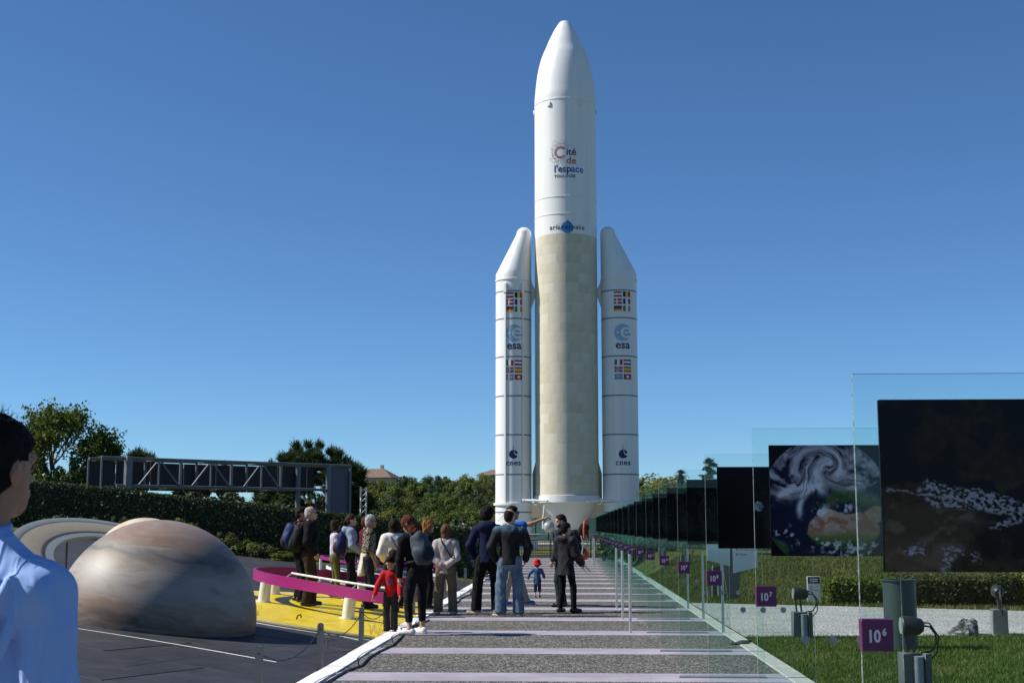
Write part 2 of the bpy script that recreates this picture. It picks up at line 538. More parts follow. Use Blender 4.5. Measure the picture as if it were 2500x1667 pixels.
TO = Matrix.Translation((SX0, 0, SZ0)) @ TR
RZ = R(-17)
sw_, sl_ = 2.5, 1.7
mb = MB(); mb.box((0, 0, -.025), (sw_ - .014, sl_ - .014, .05), bev=0.006)
slab_me = mb.mesh('slab', False); slab_me.materials.append(M['rubber'])
for i in range(-20, 12):
    for j in range(-8, 34):
        p = Matrix.Rotation(RZ, 4, 'Z') @ Vector(((i + (j % 2) * .5) * sw_, j * sl_, 0))
        if -17.5 < p.x < .9 and 5.0 < p.y < 38.2 and (p.x > -17 + 0):
            o = bpy.data.objects.new('slab', slab_me)
            link(o, terrace)
            o.matrix_world = TO @ Matrix.Translation((p.x, p.y, random.uniform(-.004, 0))) @ Matrix.Rotation(RZ, 4, 'Z')
# bright metal strips let into the terrace (orbit lines)
def on_terrace(x, y, h=0.0):
    return Vector((x, y, tz(x) + h))
strips = [((-6.5, 15.85), (-3.2, 14.74)), ((-3.3, 17.2), (-4.3, 13.0)), ((-5.2, 19.6), (-2.8, 18.1))]
for a, b in strips:
    pts = []
    for k in range(9):
        u = k / 8
        pts.append(on_terrace(a[0] + (b[0] - a[0]) * u, a[1] + (b[1] - a[1]) * u + .12 * math.sin(math.pi * u), .004))
    mb = MB(); mb.tube(pts, .0045 if a[1] == 15.85 else .0022, 5)
    mb.build('metal_strip', M['galv'], terrace)
# ================================================================ rocket
RX, RY = -0.26, 113.0
RC = 2.66
M['rwhite'] = pm('rocket_white_paint', (0.74, 0.74, 0.735), 0.5, var=0.055, scale=1.3, stretch=(2.2, 2.2, .10))
M['rgrey'] = pm('rocket_grey_band', (0.16, 0.18, 0.22), 0.5, var=0.1)
tints = [(0.565, 0.52, 0.405), (0.60, 0.565, 0.465), (0.535, 0.485, 0.36), (0.57, 0.527, 0.415)]
TM = [pm('tank_insulation_%s' % n, c, 0.75, var=0.06, scale=1.2, bump=0.15, bscale=9) for n, c in zip(('cream', 'pale', 'ochre', 'sand'), tints)]
rocket = empty('launch_rocket', (RX, RY, 0), 0, 'tall white and cream space rocket with two side boosters at the end of the path', 'rocket')
def rl(prof, name, mat, parent=rocket, n=72, c=(0, 0, 0)):
    mb = MB(); mb.lathe(prof, n, c); return mb.build(name, mat, parent, ang=25)
def ogive(r, z0, z1, tip, k=26, p=0.62):
    out = []
    for i in range(k + 1):
        u = i / k
        z = z0 + (z1 - z0) * u
        # tangent-ogive like curve from radius r down to tip radius
        out.append((tip + (r - tip) * (1 - u ** 1.95) ** 0.86, z))
    return out
NK = [(RC, 37.95), (2.655, 38.4), (2.60, 39.0), (2.545, 39.6), (2.45, 40.35), (2.33, 41.05), (2.17, 41.75), (1.96, 42.4), (1.68, 43.05), (1.42, 43.7), (1.14, 44.3), (.86, 44.85), (.58, 45.3), (.5, 45.42), (.38, 45.54), (.2, 45.62), (0.001, 45.65)]
NOSE = []
for i in range(len(NK) - 1):
    p0, p1, p2, p3 = NK[max(i - 1, 0)], NK[i], NK[i + 1], NK[min(i + 2, len(NK) - 1)]
    for u in (0, .25, .5, .75):
        NOSE.append(tuple(.5 * ((2 * b) + (c - a) * u + (2 * a - 5 * b + 4 * c - d) * u * u + (3 * b - a - 3 * c + d) * u ** 3) for a, b, c, d in zip(p0, p1, p2, p3)))
NOSE.append(NK[-1])
fair = rl([(RC, 29.3)] + [(RC, z) for z in (32, 35, 37.7)] + NOSE, 'payload_fairing', M['rwhite'])
rl([(RC, 37.72), (RC + .028, 37.74), (RC + .028, 37.86), (RC - .01, 37.88)], 'seam_ring', M['rwhite'], fair)
rl([(.60, 45.22), (.595, 45.27), (.53, 45.36)], 'nose_ring', M['rwhite'], fair)
up = rl([(RC + .0, 26.0), (RC, 27.6), (RC, 29.3)], 'upper_stage', M['rwhite'])
for z in (27.72, 29.22):
    rl([(RC, z - .05), (RC + .03, z - .04), (RC + .03, z + .04), (RC, z + .05)], 'seam_ring', M['rwhite'], up)
tank = rl([(RC - .016, 4.0), (RC - .016, 26.0)], 'tank', TM[0])
# insulation panels, each its own piece
PN, PH = 16, 0.845
nrow = int(round((26.0 - 4.12) / PH))
PH = (26.0 - 4.12) / nrow
def patch_mesh():
    mb = MB()
    a = math.pi / PN - 0.0012
    h = PH / 2 - 0.0035
    seg = 5
    vs = []
    for rr in (RC - .02, RC):
        for z in (-h, h):
            for k in range(seg + 1):
                th = -math.pi / 2 - a + 2 * a * k / seg
                vs.append((rr * math.cos(th), rr * math.sin(th), z))
    m = seg + 1
    fs = []
    for k in range(seg):
        fs.append((2 * m + k, 2 * m + k + 1, 3 * m + k + 1, 3 * m + k))
        fs.append((0 * m + k + 1, 0 * m + k, 2 * m + k, 2 * m + k + 1)); fs.append((1 * m + k, 1 * m + k + 1, 3 * m + k + 1, 3 * m + k))
    fs.append((0, m, 3 * m, 2 * m)); fs.append((m - 1, 3 * m - 1, 4 * m - 1, 2 * m - 1))
    mb.add(vs, fs)
    me = mb.mesh('insulation_panel', True, 30); me.materials.append(TM[0]); return me
pme = patch_mesh()
rest = MB()
rp = random.Random(11)
panels = []
for j in range(nrow):
    off = rp.choice((0, .5, .25, .75))
    for i in range(PN):
        a = (i + off) * 2 * math.pi / PN
        aw = (a + math.pi) % (2 * math.pi) - math.pi
        panels.append((abs(aw), j, a))
panels.sort()
for q, (aw, j, a) in enumerate(panels):
    z = 4.12 + (j + .5) * PH
    ti = rp.choices((0, 1, 2, 3), (5, 2.2, 1.6, 3))[0]
    if q < 296:
        o = bpy.data.objects.new('insulation_panel', pme)
        o.location = (0, 0, z); o.rotation_euler = (0, 0, a)
        s = 1 + rp.uniform(0, .0012); o.scale = (s, s, 1)
        link(o, tank)
        o.material_slots[0].link = 'OBJECT'; o.material_slots[0].material = TM[ti]
    else:
        rest.cur = ti
        Mx = Matrix.Translation((0, 0, z)) @ Matrix.Rotation(a, 4, 'Z')
        rest.add([v.co for v in pme.vertices], [tuple(p.vertices) for p in pme.polygons], Mx)
props(rest.build('rear_insulation', TM, tank), kind='stuff')
skirt = rl([(RC + .0, 4.12), (RC + .10, 4.10), (RC + .10, 3.55), (RC - .05, 3.5), (2.6, 3.49)], 'thrust_skirt', M['rwhite'])
rl([(2.55, 3.50), (2.45, 3.3), (1.3, 1.35), (1.26, 1.30), (0, 1.3)], 'thrust_cone', pm('cone_offwhite', (0.66, 0.65, 0.60), 0.55, var=0.05))
noz = MB(); noz.lathe([(.35, 1.35), (.3, 1.1), (.5, .7), (.78, .25), (.85, 0.12), (.8, .12), (.74, .25), (.45, .7), (.25, 1.1)], 40)
noz.build('engine_nozzle', M['darkgrey'], rocket)
# bumps round the fairing
for a, z in ((-math.pi / 2 - .53, 37.35), (-math.pi / 2 + .5, 37.35), (math.pi, 37.3), (0, 37.3)):
    mb = MB()
    c = Vector((RC * math.cos(a), RC * math.sin(a), z))
    mb.box(c, (.22, .34, .42), (0, 0.0, a), bev=.05)
    mb.build('pod', M['rwhite'], fair)
# helium sphere, feed pipe and rods below the stage
sp = MB(); sp.sphere((-1.5, -3.0, 1.55), .46, 24, 16); spo = sp.build('helium_tank', pm('tank_grey', (0.30, 0.32, 0.33), 0.4, var=.08), rocket)
mb = MB(); mb.lathe([(.3, 0), (.315, .01), (.315, .035), (.3, .045)], 28, (-1.5, -3.0, 1.88)); mb.build('collar', M['greysteel'], spo)
mb = MB(); mb.tube([(-2.0, -3.0, 1.4), (-1.98, -3.0, 2.2), (-1.85, -3.0, 3.3)], .055, 8); mb.build('rod', M['white'], spo)
mb = MB(); mb.tube([(-1.3, -3, 1.14), (-1.15, -3, 1.0), (-1.1, -3, .8), (-.95, -3, .62), (-.7, -2.8, .6)], .035, 8); mb.build('pipe', M['darkgrey'], spo)

# ---- boosters
BR = 1.52
navy = flat('navy_ink', (0.012, 0.018, 0.10), 0.5); esab = flat('pale_blue_ink', (0.20, 0.36, 0.60), 0.5)
red = flat('flag_red', (0.42, 0.018, 0.03), 0.5); fblk = flat('flag_black', (0.012, 0.012, 0.012), 0.5); fyel = flat('flag_yellow', (0.72, 0.44, 0.04), 0.5)
fwhite = flat('flag_white', (0.74, 0.74, 0.75), 0.5); fblue = flat('flag_blue', (0.02, 0.03, 0.22), 0.5); fgreen = flat('flag_green', (0.015, 0.17, 0.075), 0.5); forange = flat('flag_orange', (0.66, 0.19, 0.03), 0.5); fsky = flat('flag_sky_blue', (0.05, 0.24, 0.58), 0.5)
FW, FH, FG = .68, .46, .10
def flag(kind):
    d = Decal(); w, h = FW, FH
    def r(x0, y0, x1, y1, m, l=0.0): d.add(rect_geo(x0 * w, y0 * h, x1 * w, y1 * h), m, l)
    def vert(a, b, c):
        r(0, 0, 1 / 3, 1, a); r(1 / 3, 0, 2 / 3, 1, b); r(2 / 3, 0, 1, 1, c)
    def hor(a, b, c, p=(1 / 3, 2 / 3)):
        r(0, p[1], 1, 1, a); r(0, p[0], 1, p[1], b); r(0, 0, 1, p[0], c)
    def cross(bgc, cc, tx=.13, ty=.19, cx=.40):
        r(0, 0, 1, 1, bgc); r(cx - tx / 2, 0, cx + tx / 2, 1, cc, .005); r(0, .5 - ty / 2, cx - tx / 2, .5 + ty / 2, cc, .005); r(cx + tx / 2, .5 - ty / 2, 1, .5 + ty / 2, cc, .005)
    if kind == 'at': hor(red, fwhite, red)
    if kind == 'be': vert(fblk, fyel, red)
    if kind == 'dk': cross(red, fwhite)
    if kind == 'fr': vert(fblue, fwhite, red)
    if kind == 'de': hor(fblk, red, fyel)
    if kind == 'ie': vert(fgreen, fwhite, forange)
    if kind == 'it': vert(fgreen, fwhite, red)
    if kind == 'nl': hor(red, fwhite, fblue)
    if kind == 'no':
        cross(red, fwhite, .20, .28); r(.36, 0, .44, 1, fblue, .01); r(0, .44, .36, .56, fblue, .01); r(.44, .44, 1, .56, fblue, .01)
    if kind == 'es': hor(red, fyel, red, (.25, .75))
    if kind == 'se': cross(fsky, fyel, .12, .18)
    if kind == 'ch':
        r(0, 0, 1, 1, red); r(.42, .2, .58, .8, fwhite, .005); r(.28, .39, .42, .61, fwhite, .005); r(.58, .39, .72, .61, fwhite, .005)
    return d
def moved(d, dx, dy):
    for v in d.bm.verts:
        v.co.x += dx; v.co.y += dy
    return d
for side in (-1, 1):
    bx = side * 4.505
    boost = empty('booster', (bx, 0, 0), 0, parent=rocket)
    boost['label'] = 'sunlit left booster with cable ducts' if side < 0 else 'shaded right booster'
    rl([(BR, 0.0), (BR, 22.4)], 'casing', M['rwhite'], boost, 56)
    # oblique nose cone leaning to the core
    mb = MB()
    prof = [(0, BR), (.0, BR), (.45, BR)]
    n = 48; rings = []
    tip_x = -side * (BR - .62)
    steps = [(22.42, BR + .005, 0.0), (22.95, BR, 0.0)] + [(22.95 + 3.55 * u, BR + (.64 - BR) * u, tip_x * u) for u in np.linspace(.08, 1, 14)]
    zt = 26.5
    for k in range(1, 8):
        a = math.pi / 2 * k / 8
        steps.append((zt + .62 * math.sin(a), .64 * math.cos(a), tip_x))
    steps.append((zt + .62, .001, tip_x))
    vs, fs = [], []
    for (z, r_, ox) in steps:
        for k in range(n):
            an = 2 * math.pi * k / n
            vs.append((ox + r_ * math.cos(an), r_ * math.sin(an), z))
    for i in range(len(steps) - 1):
        for k in range(n):
            fs.append((i * n + k, i * n + (k + 1) % n, (i + 1) * n + (k + 1) % n, (i + 1) * n + k))
    mb.add(vs, fs); mb.build('nose_cone', M['rwhite'], boost, ang=28)
    rl([(BR, 22.3), (BR + .06, 22.33), (BR + .06, 22.45), (BR, 22.48)], 'nose_ring', M['rwhite'], boost, 56)
    for z in (21.33, 18.97, 15.73, 12.42, 9.16, 5.86, 2.75):
        rl([(BR + .004, z - .055), (BR + .012, z - .05), (BR + .012, z + .05), (BR + .004, z + .055)], 'band', M['rgrey'], boost, 56)
    rl([(BR, 3.3), (BR + .16, 3.33), (BR + .16, 3.52), (BR, 3.55)], 'skirt_ring', M['rwhite'], boost, 56)
    if side < 0:
        for a, w, z1 in ((-math.pi / 2 - .42, .17, 22.0), (-math.pi / 2 + .56, .10, 21.95)):
            mb = MB()
            mb.box((math.cos(a) * (BR + .03), math.sin(a) * (BR + .03), (3.6 + z1) / 2), (.14, w, z1 - 3.6), (0, 0, a), bev=.02)
            mb.box((math.cos(a) * (BR + .06), math.sin(a) * (BR + .06), z1 - .4), (.2, w + .16, .9), (0, 0, a), bev=.05)
            mb.build('cable_duct', M['rwhite'], boost)
    # attachment fittings to the core
    mb = MB()
    mb.add([(-side * BR * .98, -.18, 20.0), (-side * BR * .98, .18, 20.0), (-side * BR * .98, .18, 22.4), (-side * BR * .98, -.18, 22.4), (-side * (BR + .33), -.12, 21.0), (-side * (BR + .33), .12, 21.0), (-side * (BR + .33), .12, 21.7), (-side * (BR + .33), -.12, 21.7)],
           [(0, 1, 2, 3), (4, 7, 6, 5), (0, 4, 5, 1), (1, 5, 6, 2), (2, 6, 7, 3), (3, 7, 4, 0)])
    mb.build('attachment_bracket', M['rwhite'], boost, smooth=False)
    mb = MB(); mb.tube([(-side * (BR - .55), -1.75, 3.72), (-side * (BR + 1.3), -2.45, 3.66)], .09, 10); mb.sphere((-side * (BR - .6), -1.75, 3.72), .12); mb.sphere((-side * (BR + 1.35), -2.45, 3.66), .13)
    mb.build('strut', M['rwhite'], boost)
    # beige fin behind
    mb = MB(); mb.add([(-side * (BR + .05), .5, 3.9), (-side * (BR + .33), .5, 3.9), (-side * (BR + .33), .5, 7.0), (-side * (BR + .05), .5, 6.0), (-side * (BR + .05), .8, 3.9), (-side * (BR + .33), .8, 3.9), (-side * (BR + .33), .8, 7.0), (-side * (BR + .05), .8, 6.0)],
                      [(0, 1, 2, 3), (7, 6, 5, 4), (0, 4, 5, 1), (1, 5, 6, 2), (2, 6, 7, 3), (3, 7, 4, 0)])
    mb.build('fin', M['beige'], boost, smooth=False)
    # prints
    u0 = .12 if side < 0 else .24
    for z0, rows in ((19.52, (('de', 'ie'), ('dk', 'fr'), ('at', 'be'))), (13.75, (('se', 'ch'), ('no', 'es'), ('it', 'nl')))):
        for j, rr in enumerate(rows):
            for i, k in enumerate(rr):
                moved(flag(k), u0 + (i - 1) * (FW + FG) + FG / 2, z0 + j * (FH + .15)).wrap('flag', 0, 0, BR, boost, .016)
    d = Decal()
    zc, rr = 17.72, .72
    d.add(disc_geo(rr, 48, (u0, zc)), esab)
    for k in range(-7, 8):     # fine white contour lines of the globe
        x = k * .095
        hh = math.sqrt(max(rr * rr - x * x, 0)) * .98
        g = ring_geo(.62 + .09 * (k + 7), .62 + .09 * (k + 7) + .016, -.9, .9, 30, (u0 - 1.32, zc))
        vs = [(p[0], p[1]) for p in g[0]]
        fs = [f for f in g[1] if all((vs[i][0] - u0) ** 2 + (vs[i][1] - zc) ** 2 < (rr * .99) ** 2 for i in f)]
        d.add((vs, fs), fwhite, .004)
    d.wrap('agency_emblem', 0, 0, BR, boost, .014)
    d = Decal()
    d.add(ring_geo(.30, .47, R(2), R(322), 36, (u0 + .29, zc - .02)), fwhite, .008)
    d.add(rect_geo(u0 - .06, zc - .07, u0 + .74, zc + .06), fwhite, .0085)
    d.wrap('emblem_letter', 0, 0, BR, boost, .014)
    d = Decal(); d.add(disc_geo(.085, 16, (u0 - .40, zc)), fwhite, .008); d.wrap('emblem_dot', 0, 0, BR, boost, .014)
    d = Decal(); d.add(shift(text_geo('esa', .98, .018, 1.0), u0, 16.36), navy); d.wrap('lettering', 0, 0, BR, boost, .014)
    d = Decal()
    u1 = .06 if side < 0 else .16
    zc = 7.55
    d.add(disc_geo(.37, 40, (u1, zc - .02)), navy)
    d.add(rect_geo(u1 - .035, zc + .3, u1 + .0, zc + .72), navy)
    sw = [(.0, .72), (.035, .72), (.05, .25), (.12, .0), (.26, -.10), (.42, -.12), (.42, .06), (.3, .02), (.2, .06), (.12, .16), (.05, .36)]
    bmv = [(u1 - .0 + x, zc + y) for x, y in [(.03, .40), (.075, .40), (.075, .2), (.13, .06), (.24, -.0), (.42, .03), (.42, -.16), (.25, -.13), (.12, -.05), (.06, .08)]]
    d.add((bmv, [(0, 1, 2, 9), (9, 2, 3, 8), (8, 3, 4, 7), (7, 4, 5, 6)]), fwhite, .006)
    d.wrap('agency_emblem', 0, 0, BR, boost, .014)
    d = Decal(); d.add(shift(text_geo('cnes', .66, .012, 1.0, sp=1.08), u1, 6.62), navy); d.wrap('lettering', 0, 0, BR, boost, .014)
# ---- prints on the core
purple = flat('plum_ink', (0.13, 0.012, 0.09), .5); orange = flat('orange_ink', (0.52, 0.13, 0.03), .5); blue = flat('blue_ink', (0.03, 0.12, 0.42), .5); dblue = flat('deep_blue_ink', (0.012, 0.035, 0.20), .5); pink = flat('rose_ink', (0.40, 0.10, 0.15), .5); ink = flat('black_ink', (0.01, 0.01, 0.015), .5); globe = flat('globe_blue_ink', (0.04, 0.22, 0.55), .5)
d = Decal()
cu, cz = -.42, 33.02
for k in range(58):
    a = R(38 + (322 - 38) * k / 57)
    g0 = ring_geo(.36, .565, a - .026, a + .026, 1, (cu, cz)); d.add(g0, pink, .004)
d.add(ring_geo(.36, .42, R(38), R(322), 40, (cu, cz)), pink)
rr_ = random.Random(5)
for k in range(170):
    a = R(rr_.uniform(25, 300)); q = .62 + abs(rr_.gauss(0, .22)) + .06
    if q > 1.35 or (a > R(290)): continue
    d.add(disc_geo(.024 * rr_.uniform(.7, 1.1), 8, (cu + q * math.cos(a) * .95, cz + q * math.sin(a))), purple)
d.add(shift(text_geo('ité', .86, .016, 1.0, 'LEFT'), .07, 32.78), purple)
d.add(shift(text_geo('de', .86, .016, 1.0, 'LEFT'), .09, 32.02), orange)
d.add(shift(text_geo("l'esp", .86, .016, .98, 'LEFT'), -.98, 31.30), dblue)
d.add(shift(text_geo("ace", .86, .016, .98, 'LEFT'), -.98 + 1.47, 31.30), blue)
d.add(shift(text_geo('TOULOUSE', .33, .010, 1.0, 'LEFT', 1.12), -.96, 30.83), navy)
d.wrap('lettering', 0, 0, RC, fair, .014)
d = Decal()
d.add(disc_geo(.5, 44, (.14, 26.5)), globe)
d.add(ring_geo(.62, .65, R(60), R(300), 44, (-.12, 26.56), .52), M['rgrey'], .003)
d.add(([(-.02, 27.05), (.2, 27.08), (.40, 26.9), (.48, 26.62), (.34, 26.86), (.18, 26.98)], [(0, 1, 5), (1, 2, 4, 5), (2, 3, 4)]), ink, .006)
d.add(([(1.04, 26.56), (1.08, 26.56), (1.3, 26.86), (1.26, 26.85)], [(0, 1, 2, 3)]), M['rgrey'], .003)
d.add(shift(text_geo('arianespace', .60, .004, 1.0, sp=1.1), .14, 26.36), ink, .009)
d.wrap('lettering', 0, 0, RC, up, .014)

# ---- glass lobby and plinth under the rocket
teal = NT('teal_glazing')
n_ = teal.noise(teal.coord(), 0.6, 3)
M['teal'] = teal.bsdf(teal.mix(n_, (0.16, 0.36, 0.36), (0.24, 0.46, 0.45)), 0.12, 0, 0.6)
lob = empty('glass_lobby', (RX, RY + 4.5, 0), 0, 'teal glazed lobby with beige lintel behind the rocket base', 'building')
mb = MB(); mb.box((0, 0, 2.9), (10.6, 2.0, 1.15), bev=.02); mb.build('lintel', M['beige'], lob)
mb = MB(); mb.box((0, .4, -.25), (11.5, 3.0, 1.2), bev=.03); mb.build('base_wall', M['stone'], lob)
for i in range(9):
    mb = MB(); mb.box((-4.4 + i * 1.1, -.6, 1.35), (1.02, .03, 1.9)); mb.build('pane', M['teal'], lob)
for i in range(10):
    mb = MB(); mb.box((-4.95 + i * 1.1, -.62, 1.35), (.075, .1, 2.0)); mb.build('mullion', M['darkgrey'], lob)
mb = MB(); mb.box((0, -.63, .95), (9.9, .08, .1)); mb.build('transom', M['beige'], lob)
pl = MB(); pl.box((RX, RY - 1.5, -.02), (14.5, 9, .5), bev=.04)
props(pl.build('rocket_plinth', M['kerb_grey']), kind='structure')

# ---- railing across the end of the path
fen = empty('railing', (0, 67.6, 0), 0, 'low black picket railing closing the far end of the path', 'railing')
mb = MB()
for x in np.arange(-9.0, 5.0, .115):
    mb.cyl((x, 0, .0), (x, 0, .84), .009, n=5)
props(mb.build('pickets', M['black'], fen), kind='stuff')
for z in (.2, .86):
    mb = MB(); mb.box((-2, 0, z), (14.1, .035, .035)); mb.build('rail', M['black'], fen)
for x in np.arange(-9, 5.1, 2.0):
    mb = MB(); mb.box((x, .0, .44), (.05, .05, .9)); mb.build('post', M['black'], fen)
led = MB(); led.box((-2, 69.4, .0), (16, 1.4, .34), bev=.03); props(led.build('stone_ledge', M['stone']), 'long low stone ledge just behind the black picket railing', 'ledge')
# twig drawing on the left booster foot and a small dark notice before it
bd = empty('notice_stand', (-5.75, 110.6, .2), 0, 'small dark plum notice on legs at the foot of the left booster', 'sign')
d = Decal(); r3 = random.Random(3)
for k in range(26):
    d.add(disc_geo(r3.uniform(.015, .035), 7, (r3.uniform(-1.5, -.35), r3.uniform(.9, 2.9))), ink)
for (x, y, dx, dy) in ((-1.5, 2.0, .5, .35), (-1.0, 2.35, .3, .25), (-1.3, 2.7, .35, -.3), (-.9, 1.9, .3, -.15), (-1.4, 1.3, .4, .2)):
    d.add(([(x, y), (x + .02, y - .02), (x + dx, y + dy), (x + dx - .01, y + dy + .01)], [(0, 1, 2, 3)]), ink)
d.wrap('twig_drawing', 0, 0, BR, [c for c in rocket.children if c.name == 'booster'][0], .014)
mb = MB(); mb.box((.35, -.12, 1.1), (1.05, .06, .75), bev=.01); mb.build('board', pm('plum_notice', (0.035, 0.015, 0.035), .4), bd)
for sx in (-.1, .8):
    mb = MB(); mb.cyl((sx, -.1, 0), (sx, -.1, .75), .03); mb.build('leg', M['darkgrey'], bd)
# ================================================================ planet models on the terrace
def planet_mat(name, cols, tilt, sc=3.0, rough=0.54, warp=0.36):
    t = NT(name)
    v = t.mapping(t.coord('Object'), rot=tilt)
    w = t.n('VectorMath', {0: v, 1: t.n('VectorMath', {0: t.n('TexNoise', {'Vector': v, 'Scale': 2.2, 'Detail': 5.0, 'Roughness': 0.6}).outputs[1], 1: (.5, .5, .5)}, operation='SUBTRACT').outputs[0], 2: (1, 1, 1)}, operation='MULTIPLY_ADD')
    wv = t.n('VectorMath', {0: t.n('VectorMath', {0: t.n('TexNoise', {'Vector': t.mapping(v, (1.3, 1.3, 3.2)), 'Scale': 1.3, 'Detail': 3.0, 'Roughness': 0.5, 'Distortion': 0.4}).outputs[1], 1: (.5, .5, .5)}, operation='SUBTRACT').outputs[0], 1: (warp, warp, warp)}, operation='MULTIPLY')
    p = t.n('VectorMath', {0: v, 1: wv.outputs[0]}, operation='ADD').outputs[0]
    z = t.n('SeparateXYZ', {0: p}).outputs[2]
    f = t.n('MapRange', {0: z, 1: -1.2, 2: 1.2}).outputs[0]
    c = t.ramp(f, cols)
    streak = t.noise(t.mapping(p, (1.0, 1.0, 9)), 1.8, 4, 0.55)
    c = t.mix(t.n('MapRange', {0: streak, 1: 0.42, 2: 0.68, 3: 0, 4: 0.3}).outputs[0], c, (0.33, 0.30, 0.26))
    streak2 = t.noise(t.mapping(p, (1.4, 1.4, 7), loc=(5, 2, 1)), 2.0, 4, 0.55)
    c = t.mix(t.n('MapRange', {0: streak2, 1: 0.5, 2: 0.75, 3: 0, 4: 0.6}).outputs[0], c, (0.17, 0.095, 0.055))
    return t.bsdf(c, rough, 0, 0.5)
jup_cols = [(0.0, (0.065, 0.042, 0.03)), (0.50, (0.085, 0.055, 0.036)), (0.56, (0.19, 0.12, 0.075)), (0.63, (0.235, 0.20, 0.165)), (0.73, (0.27, 0.245, 0.21)), (0.785, (0.22, 0.175, 0.13)), (0.83, (0.075, 0.068, 0.066)), (0.865, (0.20, 0.17, 0.14)), (0.91, (0.21, 0.13, 0.095)), (1.0, (0.25, 0.185, 0.15))]

M['jupiter'] = planet_mat('gas_giant_print', jup_cols, (R(4), R(-8), 0))
jc = at(382, 1511, 17.3)
JR = 1.265
mb = MB()
prof = [(JR * math.sin(a), JR * math.cos(a)) for a in np.linspace(0.0001, math.pi * .56, 40)]
mb.lathe(prof, 80)
jup = mb.build('planet_dome', M['jupiter'], None, jc)
props(jup, 'big glossy half-sphere printed as a banded gas giant on the black terrace', 'planet model')
# ringed planet behind
sc_ = Vector((-6.99, 21.5, .75))
sat = empty('ringed_planet', sc_, 0, 'cream ringed planet model with wide grey and tan ring behind the banded dome', 'planet model')
mb = MB(); mb.sphere((.14, 0, .06), .83, 48, 30)
M['saturn'] = planet_mat('cream_planet_print', [(0, (0.5, 0.4, 0.28)), (0.4, (0.6, 0.5, 0.36)), (0.6, (0.66, 0.56, 0.42)), (1, (0.58, 0.46, 0.33))], (R(14), R(22), 0), warp=.1)
mb.build('globe', M['saturn'], sat)
t = NT('planet_ring_print')
p = t.n('SeparateXYZ', {0: t.coord('Object')})
rad = t.math('SQRT', t.math('ADD', t.math('MULTIPLY', p.outputs[0], p.outputs[0]), t.math('MULTIPLY', p.outputs[1], p.outputs[1])))
fr = t.n('MapRange', {0: rad, 1: 1.30, 2: 2.0}).outputs[0]
col = t.ramp(fr, [(0.0, (0.20, 0.23, 0.23)), (0.16, (0.22, 0.25, 0.25)), (0.20, (0.035, 0.035, 0.037)), (0.25, (0.05, 0.05, 0.048)), (0.30, (0.24, 0.215, 0.16)), (0.55, (0.31, 0.27, 0.19)), (0.76, (0.33, 0.30, 0.22)), (0.79, (0.045, 0.045, 0.045)), (0.83, (0.17, 0.19, 0.19)), (1.0, (0.27, 0.31, 0.31))])
grain = t.noise(t.mapping(t.coord('Object'), (3, 3, 3)), 9, 5, .7)
col = t.mix(1, col, t.ramp(grain, [(.3, (.85, .85, .85)), (.7, (1.12, 1.12, 1.12))]), 'MULTIPLY')
M['ring'] = t.bsdf(col, 0.5, 0, 0.4)
mb = MB(); mb.lathe([(1.30, -.025), (2.0, -.025), (2.0, .025), (1.30, .025)], 96, closed=True)
rg = mb.build('ring', M['ring'], sat)
rg.rotation_euler = Euler((R(14), R(22), 0), 'XYZ')
rm = Matrix.Rotation(R(22), 3, 'Y') @ Matrix.Rotation(R(14), 3, 'X')
rg.rotation_euler = rm.to_euler()
for a in (1.9, 2.4, 2.9, 3.5, 4.1, 4.9, 1.2, .4):
    q = rm @ Vector((1.42 * math.cos(a), 1.42 * math.sin(a), -.02))
    w = sc_ + q
    mb = MB(); mb.cyl((q.x, q.y, q.z), (q.x, q.y, tz(w.x) - sc_.z), .018, n=6); mb.build('support_post', M['darkgrey'], sat)

# ================================================================ yellow viewing platform with magenta rail
PC, PRd = Vector((-2.25, 22.4)), 3.95
def clip_circle(c, r, xmax, n=90):
    pts = []
    for k in range(n):
        a = 2 * math.pi * k / n
        x, y = c.x + r * math.cos(a), c.y + r * math.sin(a)
        pts.append((min(x, xmax), y))
    out = []
    for q in pts:
        if not out or (abs(q[0] - out[-1][0]) + abs(q[1] - out[-1][1])) > 1e-4:
            out.append(q)
    return out
M['yellow'] = pm('yellow_floor_paint', (0.72, 0.54, 0.012), 0.42, var=0.13, scale=4.5)
t_ = NT('magenta_enamel'); M['magenta'] = t_.bsdf(t_.mix(t_.noise(t_.coord(), 4, 3), (0.25, 0.012, 0.135), (0.29, 0.015, 0.155)), 0.4, 0, 0.4)
plat = empty('viewing_platform', (0, 0, 0), 0, 'round yellow viewing platform with a low magenta rail on cream pillars', 'platform')
mb = MB()
poly = clip_circle(PC, PRd, PL - .004)
n = len(poly)
h0, h1 = -.02, .045
vs = [(x, y, tz(x) + h0) for x, y in poly] + [(x, y, tz(x) + h1) for x, y in poly]
mb.add(vs, [tuple(range(n, 2 * n))] + [(i, (i + 1) % n, n + (i + 1) % n, n + i) for i in range(n)])
mb.build('deck', M['yellow'], plat, smooth=False)
for q, (dr, zz) in enumerate(((.03, .03), (.12, .015), (.22, .006))):
    mb = MB()
    pts = [on_terrace(x, y, zz) for x, y in clip_circle(PC, PRd + dr, PL - .02) if x < PL - .03]
    mb.tube(pts, .009, 6); mb.build('edge_trim', M['galv'] if q != 1 else M['darkgrey'], plat)
ringpts = [(-2.72, 20.38), (-3.1, 20.52), (-3.6, 20.85), (-4.1, 21.2), (-4.6, 21.58), (-5.0, 22.0), (-5.25, 22.45), (-5.42, 23.0), (-5.42, 23.6), (-5.3, 24.2), (-5.02, 24.72), (-4.5, 25.05), (-4.0, 25.35), (-3.5, 25.65), (-2.9, 25.95)]
